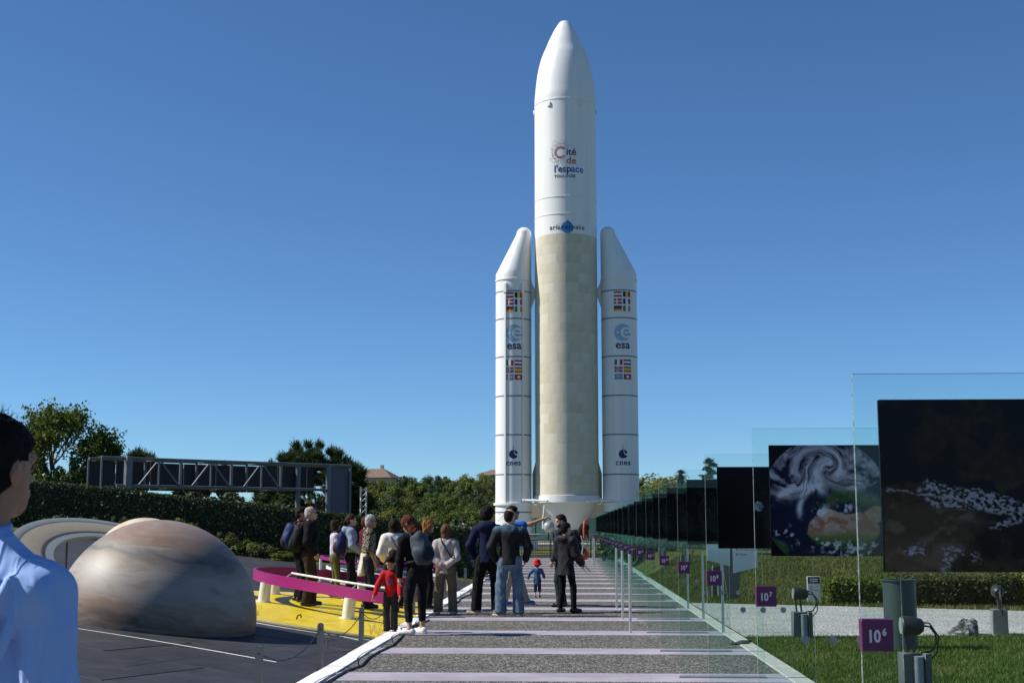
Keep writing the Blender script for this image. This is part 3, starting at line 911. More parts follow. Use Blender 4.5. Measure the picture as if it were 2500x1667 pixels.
def smooth_poly(pts, it=2):
    for _ in range(it):
        o = [pts[0]]
        for a, b in zip(pts[:-1], pts[1:]):
            o.append((a[0] * .75 + b[0] * .25, a[1] * .75 + b[1] * .25)); o.append((a[0] * .25 + b[0] * .75, a[1] * .25 + b[1] * .75))
        o.append(pts[-1]); pts = o
    return pts
def band(pts, z0, z1, th, mb):
    pts = [Vector(p) for p in pts]
    vs, fs = [], []
    for i, p in enumerate(pts):
        d = (pts[min(i + 1, len(pts) - 1)] - pts[max(i - 1, 0)]).normalized()
        nrm = Vector((-d.y, d.x)) * th / 2
        for q in (p - nrm, p + nrm):
            for z in (z0, z1):
                vs.append((q.x, q.y, tz(p.x) + z))
    for i in range(len(pts) - 1):
        a, b = 4 * i, 4 * i + 4
        fs += [(a, b, b + 1, a + 1), (a + 2, a + 3, b + 3, b + 2), (a + 1, b + 1, b + 3, a + 3), (a, a + 2, b + 2, b)]
    e = 4 * (len(pts) - 1)
    fs += [(0, 1, 3, 2), (e, e + 2, e + 3, e + 1)]
    mb.add(vs, fs)
sp_ = smooth_poly(ringpts, 2)
mb = MB(); band(sp_, .355, .52, .045, mb); mb.build('rail_band', M['magenta'], plat, ang=50)
def inset(pts, d):
    c = Vector((-3.4, 23.2)); out = []
    P = [Vector(p) for p in pts]
    for i, p in enumerate(P):
        t = (P[min(i + 1, len(P) - 1)] - P[max(i - 1, 0)]).normalized()
        nn = Vector((t.y, -t.x))
        if nn.dot(c - p) < 0: nn = -nn
        out.append(p + nn * d)
    return out
inn = inset(sp_, .20)
seg = inn[:19]
mb = MB(); mb.tube([Vector((p.x, p.y, tz(p.x) + .575)) for p in seg], .017, 8)
mb.build('hand_tube', M['white'], plat)
for k in (2, 8, 13, 18):
    p, q = inn[min(k, len(inn) - 1)], Vector(sp_[min(k, len(sp_) - 1)])
    mb = MB(); mb.tube([(p.x, p.y, tz(p.x) + .575), (q.x, q.y, tz(q.x) + .45)], .012, 6); mb.build('bracket', M['steel'], plat)
nrmv = Vector((math.sin(SA), 0, math.cos(SA)))
for (x, y) in ((-5.0, 22.08), (-3.17, 21.0), (-5.28, 24.15), (-3.9, 25.3)):
    p = on_terrace(x, y, .045)
    q = Vector(min(((Vector(s) - Vector((x, y))).length, s) for s in sp_)[1])
    p.x, p.y = q.x, q.y; p.z = tz(p.x) + .045
    mb = MB(); mb.tube([p, p + nrmv * .10, p + nrmv * .31], [.095, .094, .09], 20)
    pil = mb.build('pillar', M['offwhite'], plat)
    mb = MB(); mb.tube([p, p + nrmv * .014], .125, 20); mb.build('foot_plate', M['offwhite'], pil)
# small black lever on the yellow deck
mb = MB(); pp = on_terrace(-3.98, 19.62, .05); mb.tube([pp, pp + Vector((.02, 0, .05)), pp + Vector((.06, 0, .07)), pp + Vector((.07, 0, .02))], .012, 6); mb.build('deck_latch', M['black'], plat)
# white hand loop beside the near pillar
mb = MB(); pp = on_terrace(-3.42, 20.72, .05); mb.tube([pp, pp + Vector((-.02, 0, .1)), pp + Vector((.03, 0, .15)), pp + Vector((.1, .02, .15))], .014, 8); mb.build('hand_loop', M['offwhite'], plat)
# second platform farther along the terrace
plat2 = empty('far_platform', (0, 0, 0), 0, 'smaller magenta-railed platform with pale bench rings farther up the terrace', 'platform')
c2 = Vector((-3.9, 30.6))
for r_, z0, z1, th, mt, nm in ((1.75, .50, .56, .05, 'magenta', 'rail_band'), (1.55, .30, .36, .16, 'white', 'bench_ring'), (1.52, .02, .30, .06, 'stone', 'bench_base')):
    pts = [(c2.x + r_ * math.cos(a), c2.y + r_ * math.sin(a)) for a in np.linspace(R(40), R(320), 40)]
    pts = [p for p in pts if p[0] < PL - .1]
    mb = MB(); band(pts, z0, z1, th, mb); mb.build(nm, M[mt], plat2, ang=50)
for a in (R(70), R(130), R(190), R(250), R(295)):
    mb = MB(); x, y = c2.x + 1.75 * math.cos(a), c2.y + 1.75 * math.sin(a); mb.cyl((x, y, tz(x)), (x, y, tz(x) + .5), .03); mb.build('pillar', M['offwhite'], plat2)

# ================================================================ stanchions along the kerb with sagging cable
posn = [(PL - .06, 11.70 + 2.86 * k) for k in range(9)]
ords = ['first', 'second', 'third', 'fourth', 'fifth', 'sixth', 'seventh', 'eighth', 'ninth']
for k, (x, y) in enumerate(posn):
    st = empty('stanchion', (x, y, tz(x)), 0, 'flat grey round-topped stanchion on the left kerb, %s from the front' % ords[k], 'stanchion', 'stanchions along the left kerb')
    w = .033
    poly = [(-w, 0), (w, 0), (w, .46)] + [(w * math.cos(a), .46 + w * math.sin(a)) for a in np.linspace(.2, math.pi - .2, 7)] + [(-w, .46)]
    mb = MB(); mb.prism(poly, -.012, .012, Matrix.Rotation(R(90), 4, 'X')); mb.build('blade', M['postgrey'], st)
    mb = MB(); mb.cyl((0, -.014, .43), (0, .014, .43), .008, n=8); mb.build('eyelet', M['black'], st)
for k in range(8):
    a = Vector((posn[k][0], posn[k][1], tz(posn[k][0]) + .43)); b = Vector((posn[k + 1][0], posn[k + 1][1], tz(posn[k + 1][0]) + .43))
    mb = MB(); mb.tube([a.lerp(b, u) - Vector((0, 0, .17 * 4 * u * (1 - u))) for u in np.linspace(0, 1, 13)], .006, 5)
    props(mb.build('barrier_cable', M['black']), 'thin dark cable sagging between the %s and %s kerb stanchions' % (ords[k], ords[k + 1]), 'cable', 'barrier cables')
def floor_cable(pix, label, plug=False):
    pts = []
    for (x, y) in pix:
        g = gp(x, y); pts.append(Vector((g.x, g.y, .012)))
    # densify
    P = []
    for a, b in zip(pts[:-1], pts[1:]):
        for u in np.linspace(0, 1, 6, endpoint=False):
            P.append(a.lerp(b, u))
    P.append(pts[-1])
    mb = MB(); mb.tube(P, .011, 6)
    if plug:
        mb.box(P[-1] + Vector((0, 0, .012)), (.05, .1, .04), bev=.008)
    props(mb.build('floor_cable', M['black']), label, 'cable')
floor_cable([(790, 1672), (845, 1640), (883, 1626), (900, 1607), (925, 1592), (960, 1576), (980, 1556), (986, 1545), (978, 1535), (1010, 1530), (1048, 1514)], 'black power cable snaking over the paving beside the near white kerb')
floor_cable([(1155, 1441), (1146, 1453), (1134, 1457), (1124, 1463), (1116, 1472)], 'short black cable with a plug lying left of the curly-haired man', True)

# ================================================================ gantry with dark screen behind the hedge
GA = at(248, 1110, 47); GB = at(857, 1138, 54)
zt_ = (GA.z + GB.z) / 2
gan = empty('billboard_gantry', (GA.x, GA.y, 0), 0, 'long grey steel truss gantry with dark screen panels above the hedge', 'gantry')
ax = Vector((GB.x - GA.x, GB.y - GA.y, 0)); GL = ax.length; ax.normalize()
pv = Vector((-ax.y, ax.x, 0))
def G(u, z, dep=0.0):
    q = ax * u + pv * dep
    return Vector((q.x, q.y, z))
def gu(px):  # distance along the gantry seen at this photo column
    r = ray(px, 1150); # intersect with the gantry's vertical plane
    t = ((GA.x) * -pv.x * -1 + GA.y * pv.y) / (r.x * pv.x + r.y * pv.y) if False else (Vector((GA.x, GA.y, 0)).dot(pv)) / (r.x * pv.x + r.y * pv.y)
    q = Vector((r.x * t - GA.x, r.y * t - GA.y, 0)); return q.dot(ax)
ztop, zbot = zt_ - .04, zt_ - 1.02
u0, u1 = gu(318), gu(790)
def member(name, a, b, r=.05, n=8, mt='greysteel'):
    mb = MB(); mb.cyl(a, b, r, n=n); return mb.build(name, M[mt], gan)
for dep in (0, 1.1):
    member('top_chord', G(0, ztop, dep), G(GL, ztop, dep), .055)
    member('bottom_chord', G(u0 - .5, zbot, dep), G(gu(796 if dep == 0 else 752), zbot, dep), .055)
for px in (441, 565, 686):
    u = gu(px)
    member('vertical', G(u, zbot), G(u, ztop), .06)
    member('vertical', G(u - .85, zbot), G(u - .85, ztop), .04)
    member('diagonal', G(u - .8, ztop - .05), G(u - .05, zbot + .05), .035)
    member('diagonal', G(u - .9, ztop - .05), G(u - 1.6, zbot + .05), .03)
    member('cross_tube', G(u - .85, ztop, 0), G(u - .85, ztop, 1.1), .06, mt='galv')
    member('cross_tube', G(u - .3, zbot, 0), G(u - .3, zbot - .05, 1.1), .05, mt='galv')
    member('vertical', G(u - .9, zbot, 1.1), G(u - .9, ztop, 1.1), .05)
ul = gu(313)
mb = MB(); p = G(ul, (ztop + zbot) / 2 - .02); mb.box(p, (.24, .24, ztop - zbot + .2), (0, 0, math.atan2(ax.y, ax.x)), bev=.02); mb.build('end_column', M['greysteel'], gan)
for px, dep in ((802, 0), (763, .0)):
    u = gu(px)
    member('support_column', G(u, .3, 0 if px > 780 else 1.1), G(u, ztop, 0 if px > 780 else 1.1), .10, 14)
    member('cross_tube', G(gu(763), ztop - .0 - .02, 0.4), G(gu(802), ztop - .02, 0), .05, mt='galv')
M['screen'] = pm('dark_mesh_screen', (0.016, 0.016, 0.024), 0.7, var=0.15, scale=2)
M['screen2'] = pm('grey_mesh_screen', (0.085, 0.085, 0.11), 0.7, var=0.12, scale=2)
rz = math.atan2(ax.y, ax.x)
edges_ = [0.02] + [u0 + (u1 - u0) * k / 6 for k in range(7)] + [gu(808), GL]
for k, (a, b) in enumerate(zip(edges_[:-1], edges_[1:])):
    last = k == len(edges_) - 2
    zb = .6 if last else zbot - .12
    mb = MB(); mb.box(G((a + b) / 2, (zb + ztop - .07) / 2, .1 if last else 1.3), (b - a - .03, .04, ztop - .07 - zb), (0, 0, rz)); mb.build('screen_panel', M['screen2'] if last else M['screen'], gan)
member('end_frame', G(GL - .03, .3, 0), G(GL - .03, ztop, 0), .05)
member('end_frame', G(GL - .03, .3, 1.2), G(GL - .03, ztop, 1.2), .05)
member('end_rail', G(gu(802), zbot, .6), G(GL, zbot, .6), .05)
member('brace', G(gu(806), zbot + .6, 1.2), G(GL - .1, zbot + .1, 1.2), .05, mt='darkgrey')
member('brace', G(gu(806), zbot - .1, 1.2), G(GL - .5, .9, 1.2), .05, mt='darkgrey')
member('end_frame', G(0.02, zbot - .05, .0), G(0.02, ztop, .0), .04)
member('end_frame', G(0.02, zbot - .05, 1.2), G(0.02, ztop, 1.2), .04)
# lattice mast
mp = at(887, 1250, 62)
mast = empty('lattice_mast', (mp.x, mp.y, 0), .3, 'slim silver lattice mast beside the pine right of the gantry', 'mast')
mz = at(887, 1188, 62).z
w = .13
cs = [(-w, -w), (w, -w), (w, w), (-w, w)]
for c in cs:
    mb = MB(); mb.cyl((c[0], c[1], 0), (c[0], c[1], mz), .022, n=6); mb.build('leg', M['galv'], mast)
mb = MB()
nz = int(mz / .26)
for i in range(4):
    a, b = cs[i], cs[(i + 1) % 4]
    for k in range(nz):
        p, q = (a, b) if k % 2 else (b, a)
        mb.cyl((p[0], p[1], k * .26), (q[0], q[1], (k + 1) * .26), .011, n=5)
props(mb.build('lacing', M['galv'], mast), kind='stuff')

# ================================================================ glass panels with powers of ten
GX0, GX1, GH = 1.085, 1.925, 2.065
t = NT('panel_glass')
fres = t.n('Fresnel', {'IOR': 1.5}).outputs[0]
tr = t.n('BsdfTransparent', {'Color': (0.918, 0.964, 0.955)})
gl = t.n('BsdfGlossy', {'Color': (0.9, 0.95, 0.95), 'Roughness': 0.02})
mx = t.n('MixShader', {0: t.math('MULTIPLY', fres, 0.4), 1: tr.outputs[0], 2: gl.outputs[0]})
dust = t.n('MapRange', {0: t.noise(t.mapping(t.coord('Object'), (1, 1, .5)), 7, 6, .7), 1: .45, 2: .75, 3: 0, 4: .02}).outputs[0]
mx2 = t.n('MixShader', {0: dust, 1: mx.outputs[0], 2: t.n('BsdfDiffuse', {'Color': (.5, .52, .5)}).outputs[0]})
t.t.links.new(mx2.outputs[0], t.out.inputs[0]); M['glass'] = t.m
t = NT('glass_edge')
nz_ = t.noise(t.mapping(t.coord('Object'), (1, 1, 1)), 55, 5, .8)
ecol = t.mix(t.n('MapRange', {0: nz_, 1: .4, 2: .62}).outputs[0], (0.05, 0.075, 0.073), (0.34, 0.42, 0.40))
M['glassedge'] = t.bsdf(ecol, 0.35, 0, 0.6)
M['plum'] = pm('plum_tile', (0.085, 0.007, 0.068), 0.4, var=0.05)
M['tileink'] = flat('pale_lavender_ink', (0.56, 0.54, 0.62), 0.5)
M['dot'] = flat('grey_vinyl_dot', (0.27, 0.28, 0.32), 0.6)
M['plateback'] = pm('black_print', (0.004, 0.004, 0.005), 0.3, var=0.1, spec=0.12)
def attr_mat(name, rough=0.25):
    t = NT(name)
    a = t.n('Attribute', attribute_name='ink')
    return t.bsdf(a.outputs['Color'], rough, 0, 0.12)
def print_plate(name, n, fn, w, h, parent, mat):
    """flat printed picture: a fine grid whose point colours are computed by a formula"""
    u, v_ = np.meshgrid(np.linspace(0, 1, n), np.linspace(0, 1, n), indexing='ij')
    c = fn(u, v_)
    V = np.stack([u * w, 0 * u, v_ * h], -1).reshape(-1, 3)
    ii = np.arange(n * n).reshape(n, n)
    F = np.stack([ii[:-1, :-1], ii[1:, :-1], ii[1:, 1:], ii[:-1, 1:]], -1).reshape(-1, 4)
    me = nmesh(name, V, F)
    at_ = me.color_attributes.new('ink', 'FLOAT_COLOR', 'POINT')
    at_.data.foreach_set('color', np.concatenate([c.reshape(-1, 3), np.ones((n * n, 1))], 1).astype(np.float32).ravel())
    return mobj(name, me, mat, parent)
def lerp3(c, f, col):
    return c + (np.array(col) - c) * f[..., None]
def poly_mask(u, v, pts, soft=0.012, seed=0, wob=0.02):
    uu = u + wob * (fbm(u * 9, v * 9, seed, 4) - .5) * 2; vv = v + wob * (fbm(u * 9 + 40, v * 9, seed + 9, 4) - .5) * 2
    inside = np.zeros(u.shape, bool); dmin = np.full(u.shape, 9.0)
    P = np.array(pts)
    for a, b in zip(P, np.roll(P, -1, 0)):
        cond = (a[1] > vv) != (b[1] > vv)
        with np.errstate(divide='ignore', invalid='ignore'):
            xi = (b[0] - a[0]) * (vv - a[1]) / (b[1] - a[1] + 1e-12) + a[0]
        inside ^= cond & (uu < xi)
        ab = b - a; tt = np.clip(((uu - a[0]) * ab[0] + (vv - a[1]) * ab[1]) / (ab @ ab + 1e-12), 0, 1)
        dmin = np.minimum(dmin, np.hypot(uu - a[0] - tt * ab[0], vv - a[1] - tt * ab[1]))
    return sstep(-soft, soft, np.where(inside, dmin, -dmin))
def earth_img(u, v):
    # picture of the globe filling the plate; v up
    c = np.zeros(u.shape + (3,)) + np.array((0.002, 0.002, 0.004))
    r = np.hypot((u - .50) / .585, (v - .47) / .60)
    disc = 1 - sstep(.985, 1.0, r)
    g = np.zeros_like(c) + np.array((0.006, 0.008, 0.028))
    n1 = fbm(u * 7, v * 7, 31); n2 = fbm(u * 26, v * 26, 41)
    # land outlines (plate coordinates, v up)
    europe = [(.43, .46), (.50, .47), (.50, .52), (.55, .57), (.57, .62), (.70, .61), (.86, .56), (.98, .55), (1.0, .42), (.93, .44), (.84, .45), (.80, .47), (.74, .50), (.66, .46), (.60, .49), (.52, .44), (.46, .41)]
    africa = [(.34, .24), (.35, .30), (.40, .35), (.46, .37), (.52, .42), (.60, .40), (.68, .37), (.80, .40), (.86, .38), (.90, .33), (.98, .27), (.97, .20), (.88, .04), (.80, .0), (.74, -.1), (.68, .02), (.62, .06), (.50, .09), (.40, .10), (.36, .16), (.33, .20)]
    arab = [(.84, .40), (.93, .45), (1.0, .44), (1.0, .33), (.94, .28), (.88, .34)]
    amer = [(.0, .17), (.06, .14), (.14, .10), (.15, .06), (.12, .0), (.08, -.1), (-.1, .0), (-.1, .2)]
    eu = poly_mask(u, v, europe, .012, 3); af = poly_mask(u, v, africa, .008, 5); ar = poly_mask(u, v, arab, .008, 6); am = poly_mask(u, v, amer, .02, 7)
    green = np.array((0.025, 0.06, 0.018)); 
    g = lerp3(g, eu, green); g = lerp3(g, eu * sstep(.5, .75, n2), (0.055, 0.075, 0.03))
    sah = sstep(.175, .25, v + .07 * (n1 - .5))
    sand = np.array((0.27, 0.215, 0.16)); rust = np.array((0.20, 0.095, 0.06))
    afc = np.zeros_like(c) + green
    band_ = sstep(.10, .19, v + .06 * (n1 - .5))
    afc = lerp3(afc, band_, (0.10, 0.13, 0.035))
    afc = lerp3(afc, sah, sand)
    afc = lerp3(afc, sah * sstep(.48, .68, fbm(u * 11 + 3, v * 15, 51)), rust)
    afc = lerp3(afc, sah * sstep(.55, .75, fbm(u * 18 + 3, v * 22, 53)) * .7, (0.40, 0.33, 0.26))
    g = g + (afc - g) * af[..., None]
    g = lerp3(g, ar, (0.24, 0.16, 0.09)); g = lerp3(g, ar * sstep(.5, .7, n2), (0.30, 0.22, 0.15)); g = lerp3(g, am, (0.03, 0.075, 0.03))
    # clouds: big spiral storm in the north, broken cumulus near the equator
    cx, cy = .545, .80
    dx, dy = u - cx, v - cy
    rr = np.hypot(dx, dy); th = np.arctan2(dy, dx)
    sw = np.cos(2 * th + 9.0 * np.log(rr + .06) ) * .5 + .5
    wu = u + .10 * (fbm(u * 5, v * 5, 61) - .5); wv = v + .10 * (fbm(u * 5 + 9, v * 5, 63) - .5)
    def twist(a, b, x0, y0, k, s_):
        ddx, ddy = a - x0, b - y0; ang = k * np.exp(-np.hypot(ddx, ddy) / s_)
        return x0 + ddx * np.cos(ang) - ddy * np.sin(ang), y0 + ddx * np.sin(ang) + ddy * np.cos(ang)
    tu, tv = twist(wu, wv, .545, .80, 4.0, .11); tu, tv = twist(tu, tv, .33, .70, -4.5, .10); tu, tv = twist(tu, tv, .80, .62, 3.0, .09)
    cl = .5 + .95 * (fbm(tu * 5.5, tv * 13, 71, 6) - .5) + .35 * (fbm(tu * 26, tv * 40, 77, 4) - .5)
    north = sstep(.50, .68, v + .12 * (n1 - .5) + .05 * np.sin(u * 9))
    cloud = north * np.clip(.34 + 2.6 * (cl - .46) + .12 * (sw - .5) * np.exp(-(rr / .2) ** 2), 0, 1)
    front = np.exp(-((v - (.47 + .30 * (u - .05) + .10 * np.sin(u * 7))) / .035) ** 2) * sstep(.0, .1, u) * (1 - sstep(.42, .56, u)) * np.clip((cl - .3) * 3.5, 0, 1)
    arc = np.exp(-((np.hypot((u - .50), (v - .40) * 1.0) - .24) / .022) ** 2) * sstep(.1, .3, -dx * 1.0 + .12) * sstep(.30, .42, v) * np.clip((cl - .28) * 3, 0, 1)
    cum = sstep(.60, .72, fbm(u * 22, v * 26, 81, 5)) * np.exp(-((v - (.24 - .28 * u + .16 * np.maximum(u - .4, 0) * 0)) / .07) ** 2)
    cum2 = sstep(.54, .70, fbm(u * 24, v * 28, 83, 5)) * sstep(.38, .55, u) * (1 - sstep(.10, .17, v + .05 * (n1 - .5)))
    cum3 = sstep(.48, .66, fbm(u * 20, v * 20, 85)) * (np.exp(-(((u - .45) / .06) ** 2 + ((v - .40) / .06) ** 2)) + np.exp(-(((u - .68) / .07) ** 2 + ((v - .43) / .035) ** 2)))
    cc = np.clip(cloud + front + arc + cum * .9 + cum2 * .9 + cum3 * 1.4, 0, 1)
    g = lerp3(g, cc * .92, (0.44, 0.47, 0.53))
    g = 1.15 * g * (.6 + .4 * np.sqrt(np.clip(1 - r * r * .92, 0, 1)))[..., None]
    return c + (g - c) * disc[..., None]
def map_img(u, v):
    # dark satellite view with snowy mountain arc
    n1 = fbm(u * 5, v * 5, 131); n2 = fbm(u * 24, v * 24, 133, 5); n3 = fbm(u * 60, v * 60, 137, 4)
    c = np.zeros(u.shape + (3,)) + np.array((0.004, 0.0042, 0.006))
    land = sstep(.36, .52, n1 + .10 * (n2 - .5) - .14 * sstep(.5, 1, u) * (1 - sstep(.45, .6, v)) - .35 * (1 - sstep(.05, .28, u)) * sstep(.48, .55, v))
    brown = np.zeros_like(c) + np.array((0.016, 0.0115, 0.007))
    brown = lerp3(brown, sstep(.4, .7, n2), (0.026, 0.019, 0.011))
    c = c + (brown - c) * (land * (.45 + .55 * (1 - sstep(.40, .62, v))))[..., None]
    lowl = poly_mask(u, v, [(0, .40), (.30, .40), (.62, .30), (.50, .24), (.42, .10), (.34, 0), (0, 0)], .04, 141, .05)
    c = lerp3(c, lowl * .8, (0.034, 0.025, 0.015)); c = lerp3(c, lowl * sstep(.5, .7, fbm(u * 12, v * 16, 143)), (0.065, 0.05, 0.036))
    c = lerp3(c, lowl * sstep(.25, 0, v) * .6, (0.075, 0.05, 0.036))
    fine_ = 1
    snowz = poly_mask(u, v, [(0, .475), (.18, .46), (.22, .49), (.26, .525), (.34, .50), (.55, .475), (.72, .43), (.87, .36), (.86, .31), (.68, .245), (.62, .26), (.76, .32), (.62, .345), (.45, .36), (.30, .375), (.22, .44), (.1, .455), (0, .455)], .012, 151, .02)
    s2 = poly_mask(u, v, [(.10, .12), (.22, .18), (.24, .13), (.19, .09), (.12, .1)], .02, 153, .03) + poly_mask(u, v, [(.34, .14), (.44, .14), (.54, .10), (.56, .05), (.50, .07), (.41, .10), (.37, .0), (.33, .0)], .02, 155, .02)
    snow = np.clip(snowz + s2, 0, 1) * sstep(.47, .60, fbm(u * 62 + v * 30, v * 90, 157, 4))
    c = lerp3(c * 1.4, snow * .8, (0.29, 0.31, 0.36))
    return c
def small_earth(u, v):
    c = np.zeros(u.shape + (3,)) + np.array((0.002, 0.002, 0.003))
    r = np.hypot(u - .505, v - .515) / .062
    d_ = 1 - sstep(.94, 1.02, r)
    n = fbm(u * 60, v * 60, 171, 4)
    g = np.zeros_like(c) + np.array((0.02, 0.035, 0.09)); g = lerp3(g, sstep(.45, .65, n), (0.34, 0.36, 0.40)); g = lerp3(g, sstep(.62, .7, fbm(u * 40, v * 40, 177)), (0.12, 0.09, 0.06))
    return c + (g - c) * d_[..., None]
plate_desc = {6: 'dark snowy map', 7: 'big cloudy Earth', 8: 'tiny Earth', 9: 'faint circle'}
NW = 'six seven eight nine ten eleven twelve thirteen fourteen fifteen sixteen seventeen eighteen nineteen twenty twenty-one twenty-two twenty-three twenty-four twenty-five twenty-six'.split()
PX0, PX1, PZ0, PZ1 = 1.182, 1.828, 1.315, 1.965
attrm = attr_mat('printed_picture')
mb = MB(); mb.box(((GX0 + GX1) / 2, 0, GH / 2), (GX1 - GX0, .018, GH))
glass_me = mb.mesh('glass_pane', False)
glass_me.materials.append(M['glass']); glass_me.materials.append(M['glassedge'])
for p in glass_me.polygons:
    p.material_index = 0 if abs(p.normal.y) > .5 else 1
mb = MB(); mb.box(((PX0 + PX1) / 2, .0155, (PZ0 + PZ1) / 2), (PX1 - PX0, .012, PZ1 - PZ0)); plate_me = mb.mesh('picture_plate', False); plate_me.materials.append(M['plateback'])
mb = MB(); mb.box((GX0 + .058 - .002, -.004, 1.083), (.118, .05, .118), bev=.003); tile_me = mb.mesh('exponent_tile', False); tile_me.materials.append(M['plum'])
mb = MB(); mb.box(((GX0 + GX1) / 2, 0, .008), (GX1 - GX0 + .03, .07, .02), bev=.004); foot_me = mb.mesh('floor_channel', False); foot_me.materials.append(M['galv'])
mb = MB(); mb.lathe([(0.0001, 0), (.023, 0), (.023, .003), (.0001, .003)], 20, M=Matrix.Rotation(R(90), 4, 'X')); dot_me = mb.mesh('vinyl_dot', False); dot_me.materials.append(M['dot'])
for n in range(6, 27):
    d_ = plate_desc.get(n, '')
    gpn = empty('numbered_stele', (0, row(n), 0), 0, 'clear glass stele whose plum tile reads ten to the power %s%s' % (NW[n - 6], ', ' + d_ if d_ else ''), 'glass stele', 'row of numbered glass steles')
    o = bpy.data.objects.new('glass_pane', glass_me); link(o, gpn)
    pl_ = bpy.data.objects.new('picture_plate', plate_me); link(pl_, gpn)
    if n in (6, 7, 8):
        q = print_plate('printed_picture', {6: 330, 7: 230, 8: 150}[n], {6: map_img, 7: earth_img, 8: small_earth}[n], PX1 - PX0, PZ1 - PZ0, pl_, attrm)
        q.location = (PX0, -.0105, PZ0)
    else:
        d = Decal(); r5 = random.Random(n)
        starm = bpy.data.materials.get('star_ink') or flat('star_ink', (.35, .36, .40), .5)
        for k in range(9):
            d.add(disc_geo(r5.choice((.0012, .0018, .003)), 6, (r5.uniform(PX0 + .02, PX1 - .02), r5.uniform(PZ0 + .02, PZ1 - .02))), starm)
        if n == 9:
            om = flat('orbit_ink', (.03, .03, .035), .4)
            d.add(ring_geo(.199, .2015, 0, 2 * math.pi, 72, ((PX0 + PX1) / 2, (PZ0 + PZ1) / 2)), om, .0005)
        d.wall('star_print', Matrix.Translation((0, -.0105, 0)), pl_)
    tl = bpy.data.objects.new('exponent_tile', tile_me); link(tl, gpn)
    d = Decal()
    cx = GX0 + .056
    d.add(shift(text_geo('10', .062, .0022, .80), cx - .014, 1.083 - .024), M['tileink'])
    d.add(shift(text_geo(str(n), .036, .0014, .85, 'LEFT'), cx + .017, 1.083 + .0), M['tileink'])
    d.wall('lettering', Matrix.Translation((0, -.0305, 0)), tl)
    for k in range(3):
        o = bpy.data.objects.new('vinyl_dot', dot_me); o.location = (1.365 + .158 * k, -.0095, .835); link(o, gpn)
    o = bpy.data.objects.new('floor_channel', foot_me); link(o, gpn)
# steel posts
mb = MB(); mb.lathe([(0.0001, 1.1), (.014, 1.099), (.0205, 1.092), (.0205, 0)], 16); post_me = mb.mesh('steel_post', True, 40); post_me.materials.append(M['steel'])
oz = {11: 'eleven', 12: 'twelve', 13: 'thirteen', 21: 'twenty-one', 22: 'twenty-two'}
for n in (11, 12, 13, 21, 22):
    for x, sd in ((.845, 'left'), (2.16, 'right')):
        o = bpy.data.objects.new('steel_post', post_me); o.location = (x, row(n) + .03, 0); link(o)
        props(o, 'slim brushed steel post just %s of glass panel number %s' % (sd, oz[n]), 'post', 'steel posts beside the glass panels')

# ================================================================ lamps, bin, rock and signs on the right lawn
def spot(x, y, label, rz=0.0, s=1.0):
    z = float(HG(x, y))
    L = empty('floodlight', (x, y, z), rz, label, 'floodlight', 'floodlights on the lawn')
    mb = MB(); mb.box((-.085, 0, .18), (.09, .2, .36), bev=.006); mb.box((.10, 0, .18), (.06, .2, .36), bev=.006); mb.box((0, .06, .18), (.25, .05, .34)); pb = mb.build('pedestal', M['pedestal'], L)
    mb = MB(); mb.cyl((0.01, -.05, 0), (0.01, -.05, .33), .062, n=18); mb.build('conduit', M['galv'], pb)
    for sx in (-.065, .0):
        mb = MB(); mb.tube([(sx, 0, .36), (sx - .012, 0, .48), (sx, 0, .58)], .013, 6); mb.build('yoke_arm', M['darkgrey'], L)
    mb = MB(); mb.tube([(-.11, 0, .60), (-.10, 0, .6), (-.02, 0, .6), (.06, 0, .59), (.09, 0, .585)], [.078, .088, .085, .075, .045], 20)
    lh = mb.build('lamp_housing', M['darkgrey'], L)
    mb = MB(); mb.tube([(-.113, 0, .60), (-.108, 0, .60)], .075, 20); mb.build('lens', flat('lamp_lens', (.25, .28, .28), .1), lh)
    mb = MB(); mb.tube([(.08, 0, .6), (.15, 0, .59), (.2, 0, .52), (.2, 0, .44), (.15, 0, .37), (.06, 0, .355)], .009, 7); mb.build('cable', M['black'], L)
    mb = MB(); mb.tube([(.07, .01, .63), (.15, .01, .62), (.23, .01, .50), (.21, .02, .36), (.14, .03, .28)], .007, 6); mb.build('cable', M['black'], L)
    return L
spot(3.12, 12.6, 'nearest dark floodlight on a grey pedestal in front of the green bin')
spot(3.12, 18.6, 'dark floodlight on a grey pedestal left of the white notice board')
spot(5.97, 19.3, 'dark floodlight on a grey pedestal right of the rock', R(-100))
spot(3.12, 29.0, 'dark floodlight seen behind the glass of panel number eight')
spot(3.1, 36.8, 'dark floodlight seen behind the glass of panel number nine')
spot(3.1, 46.0, 'distant dark floodlight seen behind the glass of panel number ten')
M['binpaint'] = pm('green_grey_bin_paint', (0.042, 0.060, 0.063), 0.42, 0.1, var=0.1)
bn = empty('litter_bin', (4.07, 17.05, 0), 0, 'tall round green-grey litter bin on the edge of the gravel', 'bin')
mb = MB(); mb.lathe([(.0001, .0), (.198, .0), (.2, .83), (.19, .83), (.185, .1), (.0001, .1)], 36); mb.build('drum', M['binpaint'], bn)
mb = MB(); mb.lathe([(.19, .825), (.222, .83), (.222, .846), (.19, .846)], 36, closed=True); mb.build('rim', M['binpaint'], bn)
